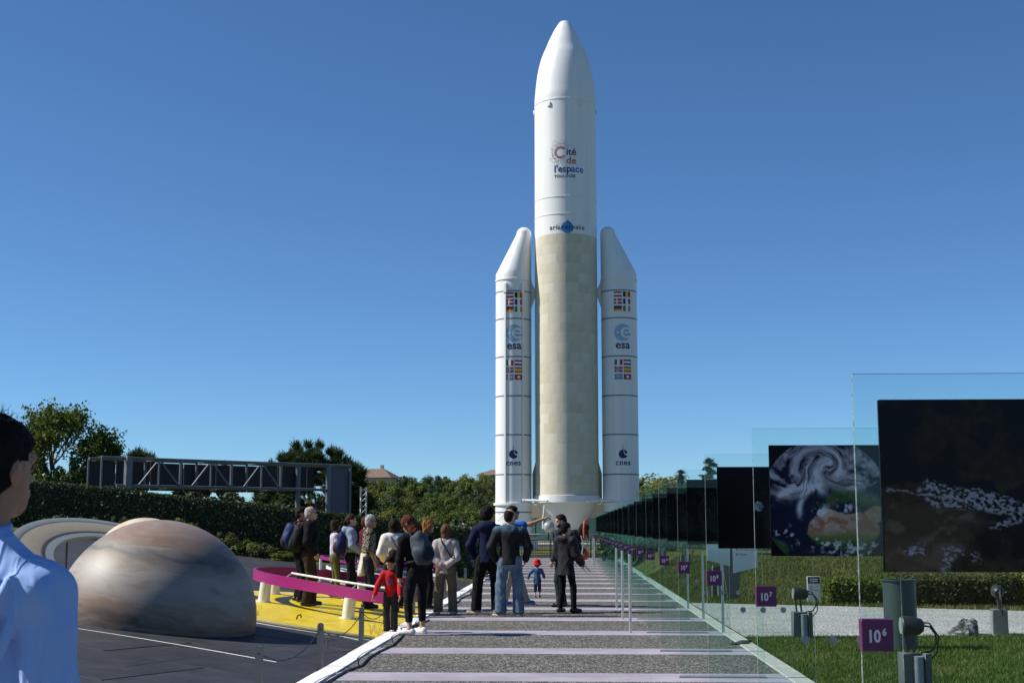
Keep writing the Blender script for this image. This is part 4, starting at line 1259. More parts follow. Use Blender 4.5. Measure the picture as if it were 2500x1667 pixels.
def lump(c, r, seed, n=20, amp=.35, flatb=True):
    mb = MB(); mb.sphere((0, 0, 0), (1, 1, 1), n, n // 2 + 2)
    r_ = np.random.default_rng(seed); K = r_.normal(0, 1.6, (7, 3)); ph = r_.uniform(0, 6.3, 7)
    out = []
    for v in mb.v:
        v = np.array(v); k = 1 + amp * np.mean(np.sin(K @ v * 1.5 + ph)) * 1.6
        k = round(k * 9) / 9 * .5 + k * .5
        p = v * k * np.array(r)
        if flatb: p[2] = max(p[2], -.02)
        out.append(tuple(p))
    mb.v = out
    return mb
t = NT('veined_rock')
v = t.coord('Object')
nn = t.noise(v, 7, 8, .7, 1.5)
M['rock'] = t.bsdf(t.ramp(nn, [(.38, (.03, .033, .036)), (.5, (.08, .085, .09)), (.56, (.30, .31, .31)), (.64, (.09, .1, .1))]), .8, 0, .3, t.bump(nn, .8, .03))
rk = lump(None, (.20, .16, .235), 4, 22, .5).build('rock', M['rock'], None, (5.52, 19.3, .0), ang=22)
props(rk, 'dark boulder with pale veins at the gravel edge', 'rock')
rag = lump(None, (.13, .05, .035), 8, 16, .6).build('dark_rag', M['black'], None, gp(1803, 1572) + Vector((0, 0, .008)), ang=60)
props(rag, 'crumpled black rag lying on the right kerb behind the glass', 'rag')
# direction totem
tp = gp(1790, 1466)
M['totemgrey'] = pm('totem_grey', (0.10, 0.11, 0.12), .5, .1, var=.1)
M['signwhite'] = pm('sign_white', (0.52, 0.57, 0.62), .45, var=.04)
tot = empty('direction_sign', (tp.x, tp.y, 0), 0, 'grey totem direction sign with two pale panels behind the glass row', 'sign')
mb = MB(); mb.prism([(-.10, 0), (.10, 0), (.16, .7), (.05, 1.2), (.02, 2.25), (-.06, 2.25), (-.08, 1.0), (-.22, .85)], -.05, .05, Matrix.Rotation(R(90), 4, 'X')); mb.build('trunk', M['totemgrey'], tot, smooth=False)
mb = MB(); mb.prism([(.0, .56), (.5, .68), (.5, 2.2), (.0, 2.2)], -.02, .02, Matrix.Translation((0, -.09, 0)) @ Matrix.Rotation(R(90), 4, 'X')); pr_ = mb.build('right_panel', M['signwhite'], tot, smooth=False)
mb = MB(); mb.prism([(-.52, .82), (-.06, .70), (-.06, 2.2), (-.52, 2.2)], -.02, .02, Matrix.Translation((0, -.085, 0)) @ Matrix.Rotation(R(90), 4, 'X')); mb.build('left_panel', M['signwhite'], tot, smooth=False)
d = Decal(); sk = flat('sign_ink', (.03, .035, .05), .5)
for k, s_ in enumerate(('Le 149 Café', 'La Terrasse guyanaise', 'Toilettes')):
    z = 1.115 - k * .096
    d.add(disc_geo(.024, 18, (.085, z + .018)), sk)
    d.add(rect_geo(.073, z + .006, .097, z + .03), M['signwhite'], .001)
    d.add(disc_geo(.008, 8, (.085, z + .018)), sk, .002)
    d.add(shift(text_geo(s_, .05, .001, .82, 'LEFT'), .13, z), sk)
d.wall('lettering', Matrix.Translation((0, -.1125, 0)), pr_)
# white notice on the lawn
np_ = gp(1988, 1474)
nb = empty('notice_board', (np_.x, np_.y, float(HG(np_.x, np_.y))), 0, 'small white notice board with a plum header on the grass', 'sign')
mb = MB(); mb.box((0, 0, .29), (.26, .03, .50), bev=.004); mb.build('board', M['white'], nb)
mb = MB(); mb.box((0, .02, .15), (.04, .02, .30)); mb.build('stake', M['greysteel'], nb)
d = Decal(); d.add(rect_geo(-.12, .40, .12, .53), M['plum'])
for k in range(2): d.add(rect_geo(-.075, .475 - k * .035, .075, .49 - k * .035), fwhite, .002)
for k in range(4): d.add(rect_geo(-.09, .345 - k * .022, -.005 + .09 * (k % 2), .352 - k * .022), M['totemgrey'])
for k in range(7): d.add(rect_geo(-.09 + k * .027, .262, -.075 + k * .027, .272), ink)
d.wall('print', Matrix.Translation((0, -.017, 0)), nb)
# timber railing and low pale board on top of the bank
zb = float(HG(8, 41))
tf = empty('timber_fence', (7.4, 41.5, zb), 0, 'low dark timber rail fence along the top of the grass bank', 'fence')
for z in (.12, .30):
    mb = MB(); mb.box((3.5, 0, z), (12, .05, .06)); mb.build('rail', M['bark'], tf)
for x in np.arange(-2.4, 9.6, 1.5):
    mb = MB(); mb.box((x, .04, .2), (.08, .08, .5)); mb.build('post', M['bark'], tf)
mb = MB()
for x in np.arange(-2.4, 9.5, .16): mb.box((x, -.03, .2), (.03, .02, .4))
props(mb.build('slats', M['bark'], tf), kind='stuff')
# ================================================================ soft solid modelling: distance fields -> one continuous surface
class Solid:
    def __init__(s):
        s.p = []; s.cuts = []; s.sub = []; s.noise = None
    def cap(s, a, b, ra, rb=None, q=1.0, n=(0, 1, 0), k=.03):
        s.p.append((np.array(a, float), np.array(b, float), ra, ra if rb is None else rb, q, np.array(n, float) / np.linalg.norm(n), k)); return s
    def ell(s, c, r, k=.02, Rm=None):
        s.p.append(('e', np.array(c, float), np.array(r, float), k, np.eye(3) if Rm is None else np.array(Rm))); return s
    def box(s, c, hd, rd, k=.02, Rm=None):
        s.p.append(('b', np.array(c, float), np.array(hd, float), rd, k, np.eye(3) if Rm is None else np.array(Rm))); return s
    def cut(s, pt, n):
        s.cuts.append((np.array(pt, float), np.array(n, float) / np.linalg.norm(n))); return s
    def mesh(s, h):
        lo = np.full(3, 9.); hi = np.full(3, -9.)
        bb = []
        for p in s.p:
            if isinstance(p[0], str):
                m = np.max(p[2]) * (1.75 if p[0] == 'b' else 1.0) + .04
                a, b = p[1] - m, p[1] + m
            else:
                m = max(p[2], p[3]) + .05
                a, b = np.minimum(p[0], p[1]) - m, np.maximum(p[0], p[1]) + m
            bb.append((a, b)); lo = np.minimum(lo, a); hi = np.maximum(hi, b)
        lo -= 2 * h
        N = np.ceil((hi - lo) / h).astype(int) + 3
        F = np.full(N, .2, np.float32)
        for p, (a, b) in zip(s.p, bb):
            i0 = np.maximum(((a - lo) / h).astype(int), 0); i1 = np.minimum(((b - lo) / h).astype(int) + 2, N)
            g = [np.arange(i0[k], i1[k]) * h + lo[k] for k in range(3)]
            P = np.stack(np.meshgrid(*g, indexing='ij'), -1).astype(np.float32)
            if isinstance(p[0], str):
                L = (P - p[1]) @ p[-1]
                if p[0] == 'e':
                    k0 = np.linalg.norm(L / p[2], axis=-1); k1 = np.linalg.norm(L / p[2] ** 2, axis=-1) + 1e-9
                    d = k0 * (k0 - 1) / k1; k = p[3]
                else:
                    qv = np.abs(L) - (p[2] - p[3]); d = np.linalg.norm(np.maximum(qv, 0), axis=-1) + np.minimum(qv.max(-1), 0) - p[3]; k = p[4]
            else:
                A, B, ra, rb, q, n, k = p
                v = P - A; ab = B - A
                if q != 1:
                    v = v + ((q - 1) * (v @ n))[..., None] * n; ab = ab + (q - 1) * (ab @ n) * n
                t = np.clip((v @ ab) / (ab @ ab + 1e-12), 0, 1)
                d = np.linalg.norm(v - t[..., None] * ab, axis=-1) - (ra + (rb - ra) * t)
            sl = tuple(slice(i0[k_], i1[k_]) for k_ in range(3))
            f = F[sl]
            hh = np.clip(.5 + .5 * (f - d) / k, 0, 1)
            F[sl] = (f * (1 - hh) + d * hh - k * hh * (1 - hh)).astype(np.float32)
        gx, gy, gz = [(np.arange(N[k]) * h + lo[k]).astype(np.float32) for k in range(3)]
        for (kind, c, r) in s.sub:
            d = np.sqrt(((gx - c[0]) / r[0])[:, None, None] ** 2 + ((gy - c[1]) / r[1])[None, :, None] ** 2 + ((gz - c[2]) / r[2])[None, None, :] ** 2)
            F = np.maximum(F, -(d - 1) * min(r))
        if s.noise:
            amp, fr, seed = s.noise[:3]
            st = np.array(s.noise[3]) if len(s.noise) > 3 else np.ones(3)
            r_ = np.random.default_rng(seed); K = r_.normal(0, fr, (6, 3)) * st; ph = r_.uniform(0, 6.3, 6)
            near = np.nonzero(np.abs(F) < amp * 2 + 2.2 * h)
            G = np.stack([gx[near[0]], gy[near[1]], gz[near[2]]], -1)
            D = G @ K.T + ph
            a = sum(np.sin(D[:, i] + 1.5 * np.sin(D[:, (i + 1) % 6] * .6)) for i in range(6)) / 6
            F[near] += (amp * 2 * a).astype(np.float32)
        for pt, n in s.cuts:
            F = np.maximum(F, (n[0] * gx)[:, None, None] + (n[1] * gy)[None, :, None] + (n[2] * gz)[None, None, :] - pt @ n)
        return surf_net(F, lo, h)
def surf_net(F, lo, h):
    S = F < 0
    n = np.array(F.shape)
    offs = [(i, j, k) for i in (0, 1) for j in (0, 1) for k in (0, 1)]
    sub = [S[i:n[0] - 1 + i, j:n[1] - 1 + j, k:n[2] - 1 + k] for i, j, k in offs]
    cnt = sum(x.astype(np.int8) for x in sub)
    mask = (cnt > 0) & (cnt < 8)
    cells = np.argwhere(mask)
    idx = np.full(mask.shape, -1, np.int32); idx[mask] = np.arange(len(cells))
    acc = np.zeros((len(cells), 3)); c = np.zeros(len(cells))
    for a in offs:
        for ax_ in range(3):
            if a[ax_]: continue
            b = list(a); b[ax_] = 1
            fa = F[cells[:, 0] + a[0], cells[:, 1] + a[1], cells[:, 2] + a[2]]; fb = F[cells[:, 0] + b[0], cells[:, 1] + b[1], cells[:, 2] + b[2]]
            cr = (fa < 0) != (fb < 0)
            t = np.where(cr, fa / np.where(cr, fa - fb, 1), 0)
            p = np.array(a) + t[:, None] * (np.array(b) - np.array(a))
            acc += np.where(cr[:, None], p, 0); c += cr
    V = lo + h * (cells + acc / np.maximum(c, 1)[:, None])
    Fs = []
    for ax_ in range(3):
        u, w = (ax_ + 1) % 3, (ax_ + 2) % 3
        sl0 = [slice(None)] * 3; sl1 = [slice(None)] * 3
        sl0[ax_] = slice(0, -1); sl1[ax_] = slice(1, None)
        ch = S[tuple(sl0)] != S[tuple(sl1)]
        e = np.argwhere(ch)
        e = e[(e[:, u] > 0) & (e[:, w] > 0) & (e[:, u] < n[u] - 1) & (e[:, w] < n[w] - 1)]
        du = np.zeros(3, int); du[u] = 1; dw = np.zeros(3, int); dw[w] = 1
        q = [idx[tuple((e - du - dw).T)], idx[tuple((e - dw).T)], idx[tuple(e.T)], idx[tuple((e - du).T)]]
        q = np.stack(q, -1)
        ins = S[tuple(e.T)]
        q[~ins] = q[~ins][:, ::-1]
        Fs.append(q)
    Fq = np.concatenate(Fs)
    Fq = Fq[(Fq >= 0).all(1)]
    return V, Fq

def V3(*a): return np.array(a, float)
def rotx(a): return np.array([[1, 0, 0], [0, math.cos(a), -math.sin(a)], [0, math.sin(a), math.cos(a)]])
def roty(a): return np.array([[math.cos(a), 0, math.sin(a)], [0, 1, 0], [-math.sin(a), 0, math.cos(a)]])
def rotz(a): return np.array([[math.cos(a), -math.sin(a), 0], [math.sin(a), math.cos(a), 0], [0, 0, 1]])
def unit(v):
    v = np.array(v, float); return v / np.linalg.norm(v)

SKIN = {}
def skin_mat(name, col):
    t = NT(name)
    n = t.noise(t.coord(), 14, 4)
    c = t.mix(t.n('MapRange', {0: n, 1: .35, 2: .65, 3: 0, 4: .5}).outputs[0], col, (col[0] * 1.05, col[1] * .82, col[2] * .75))
    return t.bsdf(c, 0.55, 0, 0.35, None, **{'Subsurface Weight': 0.08, 'Subsurface Radius': (.01, .004, .002), 'Subsurface Scale': 1.0})
SK = {'fair': skin_mat('fair_skin', (0.50, 0.30, 0.21)), 'tan': skin_mat('tan_skin', (0.36, 0.19, 0.115))}
LIP = flat('lips', (0.30, 0.11, 0.09), .5)
EYE_M = flat('dark_iris', (0.02, 0.015, 0.012), .2)
GLAS = flat('sunglass_lens', (0.006, 0.006, 0.008), .12)
def cloth(name, col, rough=.85, var=.16, fold=.25):
    return pm(name, col, rough, 0, var, 9, fold, 130, .08)
HAIR = {k: pm(k + '_hair', c, .75, 0, .35, 40, .5, 160, .12, stretch=(1, 1, .25)) for k, c in dict(black=(.008, .007, .007), brown=(.035, .018, .010), auburn=(.085, .026, .013), chestnut=(.11, .05, .024), grey=(.33, .33, .34), ginger=(.20, .088, .03), darkbrown=(.018, .011, .008)).items()}

def hand(mb, W, d, up_, s=1.0, point=False, curl=.5):
    """palm with five unequal fingers, d = direction of the hand, up_ = back-of-hand normal"""
    d = unit(d); up_ = unit(np.array(up_) - np.dot(up_, d) * d); sd = np.cross(d, up_)
    pal = [W + d * (-.01) * s, W + d * .03 * s, W + d * .07 * s, W + d * .088 * s]
    rad = [.024, .034, .038, .034]
    # flattened palm: rings of an ellipse
    vs, fs = [], []
    n = 8
    for p, r in zip(pal, rad):
        for k in range(n):
            a = 2 * math.pi * k / n
            vs.append(tuple(p + (sd * math.cos(a) * r + up_ * math.sin(a) * r * .48) * s))
    for i in range(3):
        for k in range(n):
            fs.append((i * n + k, i * n + (k + 1) % n, (i + 1) * n + (k + 1) % n, (i + 1) * n + k))
    fs.append(tuple(range(n - 1, -1, -1))); fs.append(tuple(3 * n + k for k in range(n)))
    mb.add(vs, fs)
    for k, (o, L) in enumerate(((-.027, .070), (-.009, .080), (.009, .075), (.026, .058))):
        c = curl if not (point and k == 0) else 0.0
        c = c if not (point and k > 0) else 1.35
        b = W + d * .082 * s + sd * o * s
        fan = sd * (o * 1.6)
        pts = [b]; dirv = unit(d + fan)
        for j, f in enumerate((.45, .32, .23)):
            ang = c * (.55, .8, .6)[j]
            dirv = unit(dirv * math.cos(ang) - up_ * math.sin(ang))
            pts.append(pts[-1] + dirv * L * f * s)
        mb.tube([Vector(p) for p in pts], [.0092 * s, .0086 * s, .0078 * s, .0055 * s], 6)
    b = W + d * .025 * s - sd * .028 * s
    t1 = unit(d * .75 - sd * .65 - up_ * .25)
    p1 = b + t1 * .036 * s; p2 = p1 + unit(t1 + d * .6 - up_ * .25) * .030 * s
    mb.tube([Vector(b), Vector(p1), Vector(p2)], [.0125 * s, .0105 * s, .0075 * s], 6)

def person(label, loc, face, height, sex='m', skin='fair', hair=('short', 'brown'), top=None, bottom=None, shoes=None, arms=None, feet=None,
           lean=0.0, side=0.0, head=(0, 0), hs=1.0, belly=0.0, wide=1.0, h=.0125, glasses=False, headh=None, shz=1.39):
    s = height / 1.75
    Pz = .93
    P0 = V3(0, 0, Pz)
    Rt = rotx(-lean) @ roty(side)
    T = lambda x, y, z: P0 + Rt @ (V3(x, y, z) - P0)
    fm = sex == 'f'
    sw = (.165 if fm else .19) * wide
    arms = arms or {}
    SHZ = shz
    S = {-1: T(-sw, 0, SHZ), 1: T(sw, 0, SHZ)}
    E, W, HD = {}, {}, {}
    for sd in (-1, 1):
        a = arms.get(sd, ((sd * .12, .05, -1), (sd * .03, .22, -1)))
        E[sd] = S[sd] + unit(a[0]) * .285; W[sd] = E[sd] + unit(a[1]) * .245
        HD[sd] = a[2] if len(a) > 2 else a[1]
    feet = feet or {-1: (-.12, 0, 8), 1: (.12, .03, -8)}
    HIP = {sd: V3(sd * .092, 0, .90) for sd in (-1, 1)}
    ANK, KN = {}, {}
    for sd in (-1, 1):
        fx, fy, fa = feet[sd][:3]; fz = feet[sd][3] if len(feet[sd]) > 3 else 0
        ANK[sd] = V3(fx, fy, .085 + fz)
        m = (HIP[sd] + ANK[sd]) / 2; dd = np.linalg.norm(HIP[sd] - ANK[sd]) / 2
        b = math.sqrt(max(.412 ** 2 - dd ** 2, .0002))
        KN[sd] = m + rotz(R(fa)) @ V3(0, b, 0)
    hc = T(0, .02, 1.635 + (hs - 1) * .10)
    Rh = Rt @ rotz(R(head[0])) @ rotx(-R(head[1])) if True else None
    hp = lambda x, y, z: hc + Rh @ (V3(x, y, z) * hs)
    q = 1.35
    # ---- body
    B = Solid()
    B.cap(V3(0, 0, .93), T(0, 0, 1.12), .125, .115, q); B.cap(T(0, 0, 1.12), T(0, 0, 1.33), .115, .135 * wide, q); B.cap(S[-1], S[1], .05, .05, k=.05)
    B.cap(T(0, -.01, 1.42), hp(0, -.015, -.06), .058 if not fm else .048, .052 if not fm else .045, k=.04)
    for sd in (-1, 1):
        B.cap(S[sd], E[sd], .05, .038); B.cap(E[sd], W[sd], .04, .026)
        B.cap(HIP[sd], KN[sd], .08, .052); B.cap(KN[sd], ANK[sd], .053, .036); B.cap(ANK[sd], ANK[sd] + rotz(R(feet[sd][2])) @ V3(0, .1, -.05), .036, .03)
    B.ell(hp(0, -.012, .028), V3(.077, .095, .092) * hs, .02, Rh)
    B.ell(hp(0, .015, -.035), V3(.062, .078, .082) * hs, .03, Rh)
    B.cap(hp(0, .066, -.092), hp(0, .07, -.088), .026 * hs, k=.03)
    B.cap(hp(0, .088, .012), hp(0, .104, -.026), .009 * hs, .013 * hs, k=.015)
    B.cap(hp(-.02, .085, -.062), hp(.02, .085, -.062), .010 * hs, k=.012)
    B.cap(hp(-.045, .072, .03), hp(.045, .072, .03), .014 * hs, k=.02)
    for sd in (-1, 1):
        B.ell(hp(sd * .084, -.016, -.012), V3(.011, .024, .036) * hs, .006, Rh @ rotz(R(sd * 26)))
    Vb, Fb = B.mesh(h)
    hm = MB()
    for sd in (-1, 1):
        upv = V3(sd * 1.0, -.1, .15) if not arms.get(sd, ())[3:] else V3(*arms[sd][3])
        hand(hm, W[sd], HD[sd], upv, 1.0 * min(hs, 1.15), point=bool(arms.get(sd, ())[4:]) and arms[sd][4] == 'point', curl=.45)
    # join hands into the same body mesh
    Fh = []
    for f in hm.f:
        if len(f) == 4: Fh.append(f)
        elif len(f) == 3: Fh.append((f[0], f[1], f[2], f[2]))
        else:
            for i in range(1, len(f) - 1, 2):
                Fh.append((f[0], f[i], f[i + 1], f[min(i + 2, len(f) - 1)]) if i + 2 < len(f) else None)
    Fh = [f for f in Fh if f]
    verts = [tuple(v) for v in Vb] + hm.v
    faces = [tuple(f) for f in Fb] + [tuple(i + len(Vb) for i in f) for f in hm.f]
    me = bpy.data.meshes.new('person'); me.from_pydata(verts, [], faces); me.update()
    me.polygons.foreach_set('use_smooth', [True] * len(me.polygons))
    body = mobj('person', me, [SK[skin], LIP])
    body.location = loc; body.rotation_euler = (0, 0, R(face)); body.scale = (s, s, s)
    props(body, label, 'person')
    # lips
    lc = hp(0, .093, -.062)
    mi = np.zeros(len(faces), np.int32)
    cen = np.array([Vb[list(f)].mean(0) for f in Fb])
    L = (cen - lc) @ Rh
    mi[:len(Fb)][(np.abs(L[:, 0]) < .022 * hs) & (np.abs(L[:, 2]) < .009 * hs) & (np.abs(L[:, 1]) < .02)] = 1
    me.polygons.foreach_set('material_index', mi)
    def child(name, sol, mat, hh=None):
        V, Fq = sol.mesh(hh or h)
        return mobj(name, nmesh(name, V, Fq, True), mat, body)
    for sd in (-1, 1):
        mb = MB(); mb.sphere(hp(sd * .032, .083, .006), .0105 * hs, 8, 6); mb.build('eye', EYE_M, body)
    if glasses:
        mb = MB()
        for sd in (-1, 1):
            mb.box(hp(sd * .034, .097, .006), (.052 * hs, .008, .034 * hs), Matrix(Rh.tolist()).to_euler(), bev=.006)
            mb.tube([Vector(hp(sd * .062, .092, .012)), Vector(hp(sd * .08, .04, .012)), Vector(hp(sd * .083, -.02, .006))], .0035, 5)
        mb.build('sunglasses', GLAS, body)
    # ---- trousers
    if bottom:
        hem = bottom.get('hem', .05); ease = bottom.get('ease', .014); flare = bottom.get('flare', .018)
        O = Solid()
        O.cap(V3(0, .0, .90), V3(0, 0, .99), (.142 if fm else .137) * (1 + .5 * belly) * (.5 + .5 * wide), .128 * (1 + belly), 1.22, k=.05)
        for sd in (-1, 1):
            O.cap(HIP[sd] + V3(-sd * .02, -.02, -.03), HIP[sd] + V3(-sd * .02, -.025, -.05), .078, k=.07)
            O.cap(HIP[sd], KN[sd], .082 + ease, .054 + ease, k=.035)
            e = KN[sd] + (ANK[sd] + V3(0, 0, -.06) - KN[sd]) * 1.0
            O.cap(KN[sd], e, .055 + ease, .044 + ease + flare, k=.03)
        O.cut((0, 0, 1.02), (0, 0, 1)); O.cut((0, 0, hem), (0, 0, -1))
        O.noise = (.0045, 26, bottom.get('seed', 3), (1, 1, 1.6))
        child(bottom.get('name', 'trousers'), O, bottom['mat'])
    # ---- shoes
    if shoes:
        for sd in (-1, 1):
            fx, fy, fa = feet[sd][:3]; fz = feet[sd][3] if len(feet[sd]) > 3 else 0
            rz_ = rotz(R(fa)); a0 = V3(fx, fy, fz)
            O = Solid()
            O.cap(a0 + rz_ @ V3(0, -.045, .04), a0 + rz_ @ V3(0, .15, .032), .046, .043, k=.03)
            O.cap(a0 + rz_ @ V3(0, -.03, .06), a0 + rz_ @ V3(0, .06, .06), .044, .034, k=.03)
            O.cut((0, 0, fz + .001), (0, 0, -1)); O.cut((0, 0, fz + .115), (0, 0, 1))
            sh = child('shoe', O, shoes[0], .0095)
            if len(shoes) > 1:
                O = Solid(); O.cap(a0 + rz_ @ V3(0, -.045, .03), a0 + rz_ @ V3(0, .152, .03), .052, .050, k=.02)
                O.cut((0, 0, fz), (0, 0, -1)); O.cut((0, 0, fz + .026), (0, 0, 1))
                V, Fq = O.mesh(.0095); mobj('sole', nmesh('sole', V, Fq, True), shoes[1], sh)
    # ---- top
    if top:
        ez = top.get('ease', .018); hem = top.get('hem', .86); sl = top.get('sleeve', 1.0)
        O = Solid()
        O.cap(V3(0, 0, hem - .03), T(0, .0, 1.10), .128 + ez + top.get('flare', 0) + belly * .05, .116 + ez + belly * .06, q - .12, k=.05)
        O.cap(T(0, .01 + belly * .06, 1.06), T(0, 0, 1.32), .116 + ez + belly * .06, (.136 + ez) * wide, q - .08, k=.05)
        O.cap(S[-1] + Rt @ V3(.02, 0, -.005), S[1] + Rt @ V3(-.02, 0, -.005), .058 + ez, k=.06)
        for sd in (-1, 1): O.cap(T(sd * .03, -.02, 1.455), S[sd] + Rt @ V3(-sd * .03, -.01, .0), .040 + ez * .7, .052 + ez * .7, k=.05)
        if fm:
            for sd in (-1, 1): O.ell(T(sd * .07, .085, 1.28), (.07, .06, .07), .05)
        for sd in (-1, 1):
            a, b, c_ = S[sd], E[sd], W[sd]
            if sl >= 1:
                O.cap(a, b, .054 + ez, .044 + ez, k=.04); O.cap(b, c_ - unit(c_ - b) * .012, .045 + ez, .032 + ez, k=.03)
            else:
                e = a + (b - a) * sl * 2 if sl <= .5 else b + (c_ - b) * (sl - .5) * 2
                O.cap(a, e, .056 + ez, .048 + ez * 1.4, k=.04)
        if top.get('hood'):
            O.ell(T(0, -.10, 1.445), (.15, .085, .09), .05, Rt)
            O.cap(T(-.07, -.02, 1.50), T(.07, -.02, 1.50), .045, k=.05)
        for (a_, b_, r_) in top.get('ridges', ()): O.cap(T(*a_), T(*b_), r_, r_ * .5, k=.02)
        O.cut((0, 0, hem), (0, 0, -1))
        nk = T(0, -.01, top.get('neck', 1.50)); O.cut(nk, Rt @ V3(0, -.25 if not top.get('hood') else .1, 1))
        O.noise = (top.get('fold', .005), 22, top.get('seed', 5), (1, 1, .8))
        tp_ = child(top.get('name', 'shirt'), O, top['mat'])
        if top.get('collar'):
            C_ = Solid(); C_.cap(T(0, -.016, 1.435), T(0, -.010, 1.492), .074, .066, 1.0, k=.01); C_.cut(T(0, 0, 1.496), Rt @ V3(0, -.2, 1))
            V, Fq = C_.mesh(h * .9); mobj('collar', nmesh('collar', V, Fq, True), top['collar'], tp_)
    # ---- hair
    kind, hcol = hair
    hm_ = HAIR[hcol]
    O = Solid()
    hh = h * .85
    def hcut(p, n): O.cut(hp(*p), Rh @ V3(*n))
    if kind in ('short', 'ring', 'curly', 'pony'):
        e = {'short': .014, 'ring': .008, 'curly': .036, 'pony': .013}[kind]
        O.ell(hp(0, -.014, .03), V3(.077 + e, .095 + e, .094 + e) * hs, .02, Rh)
        O.ell(hp(0, -.045, -.03), V3(.066 + e * .8, .062 + e * .8, .075) * hs, .03, Rh)
        if kind == 'curly':
            for k in range(26):
                a = k * 2.4; z = .115 - .2 * (k / 26) ; rr = math.sqrt(max(.0, 1 - ((z - .03) / .13) ** 2)) * .10
                y = rr * math.sin(a) - .02
                if y > .05 and z < .08: continue
                O.ell(hp(rr * math.cos(a) * .95, y, z), V3(.026, .026, .026) * hs, .01, Rh)
            hcut((0, .055, .03), (0, 1, -.55)); O.noise = (.007, 120, 4)
        elif kind == 'ring':
            hcut((0, .01, .0), (0, 1, -.35)); O.cut(hp(0, -.01, .062), Rh @ V3(0, .55, 1)); O.noise = (.002, 150, 4)
        else:
            for sd in (-1, 1): O.sub.append(('e', hp(sd * .09, .004, -.018), np.array((.034, .034, .044)) * hs))
            hcut((0, .03, .018), (0, .78, -.62)); O.noise = (.0065, 90, 4, (1, 1, .5))
        if kind == 'pony':
            O.cap(hp(0, -.115, .02), hp(0, -.15, -.05), .028 * hs, .022 * hs); O.cap(hp(0, -.15, -.05), hp(0, -.135, -.17), .024 * hs, .010 * hs)
        hcut((0, 0, -.095), (0, 0, -1))
    elif kind in ('bob', 'long'):
        dn = {'bob': -.125, 'long': -.20}[kind]
        O.ell(hp(0, -.016, .03), V3(.096, .113, .112) * hs, .02, Rh)
        O.cap(hp(0, -.03, .0), hp(0, -.04, dn + .02), .088 * hs, .082 * hs, 1.05, k=.03)
        for sd in (-1, 1):
            O.cap(hp(sd * .07, .015, .02), hp(sd * .072, .005, dn + .03), .030 * hs, .024 * hs, k=.03)
        O.sub.append(('e', hp(0, .12, -.05), np.array((.062, .10, .115)) * hs))
        O.cut(hp(0, 0, dn), Rh @ V3(0, 0, -1)); O.noise = (.010, 60, 9, (1, 1, .35))
    if kind == 'hat':
        pass
    if kind not in ('none', 'hat'):
        child('hair', O, hm_, hh)
    body['_'] = 0
    del body['_']
    return body, dict(T=T, S=S, E=E, W=W, hp=hp, Rt=Rt, Rh=Rh, s=s, hs=hs)

def backpack(pr, label, mat, mat2, size=1.0, seed=1, dy=0.0, drop=0.0):
    body, J = pr
    T, Rt = J['T'], J['Rt']
    O = Solid()
    O.ell(T(0, -.20 + dy, 1.30 - drop), np.array((.125, .085, .16)) * size, .05, Rt)
    O.ell(T(0, -.225 + dy, 1.15 - drop), np.array((.155, .115, .165)) * size, .05, Rt)
    O.box(T(0, -.16 + dy, 1.21 - drop), (.12 * size, .05, .19 * size), .045, .05, Rt)
    O.noise = (.008, 26, seed)
    V, Fq = O.mesh(.013)
    bp = mobj('backpack', nmesh('backpack', V, Fq, True), mat)
    bp.location = body.location; bp.rotation_euler = body.rotation_euler; bp.scale = body.scale
    props(bp, label, 'backpack')
    O = Solid(); O.ell(T(0, -.295 + dy - .02 * size, 1.12 - drop), np.array((.105, .05, .10)) * size, .02, Rt); O.noise = (.004, 30, seed + 1)
    V, Fq = O.mesh(.012); mobj('front_pocket', nmesh('front_pocket', V, Fq, True), mat2, bp)
    for sd in (-1, 1):
        pts = [(.085, -.15, 1.40), (.09, -.085, 1.478), (.10, .0, 1.505), (.11, .085, 1.46), (.115, .15, 1.36), (.13, .155, 1.22), (.165, .08, 1.10), (.17, -.04, 1.06), (.14, -.15, 1.05)]
        mb = MB()
        P = [Vector(T(sd * x, y, z)) for x, y, z in pts]
        mb.tube(P, .017, 6); mb.build('strap', mat2, bp)
    mb = MB(); mb.tube([Vector(T(x, -.17, z)) for x, z in ((-.04, 1.43), (-.03, 1.47), (.03, 1.47), (.04, 1.43))], .009, 6); mb.build('carry_loop', mat2, bp)
    return bp

# ---------------------------------------------------------------- clothing materials
C = {}
C['black'] = cloth('black_knit', (.010, .010, .012)); C['navy'] = cloth('navy_sweat_fabric', (.012, .014, .045)); C['blackt'] = cloth('black_trouser_cloth', (.011, .011, .012))
C['brown'] = cloth('dark_brown_trousers', (.040, .026, .018)); C['lav'] = cloth('pale_lavender_jersey', (.47, .45, .55)); C['olive'] = cloth('olive_cotton', (.105, .105, .045))
C['hood'] = cloth('light_blue_sweat_fabric', (.20, .25, .35)); C['white'] = cloth('white_knit', (.68, .66, .62)); C['beige'] = cloth('beige_satin_jacket', (.36, .32, .31), .5); C['taupe'] = cloth('taupe_trousers', (.125, .095, .07))
C['red'] = cloth('red_sweat_fabric', (.46, .012, .020)); C['charcoal'] = cloth('charcoal_denim', (.03, .032, .037)); C['chino'] = cloth('beige_chino', (.40, .33, .22)); C['tblue'] = cloth('royal_blue_jersey', (.02, .085, .38))
C['todblue'] = cloth('dusty_blue_knit', (.045, .10, .19)); C['todnavy'] = cloth('navy_knit', (.02, .024, .06)); C['maroon'] = cloth('maroon_knit', (.09, .012, .022)); C['slate'] = cloth('dark_slate_trousers', (.025, .03, .04)); C['cream'] = cloth('cream_sweater', (.56, .53, .46))
C['pinkred'] = cloth('red_trousers', (.30, .012, .015))
t = NT('pale_blue_poplin'); v = t.coord()
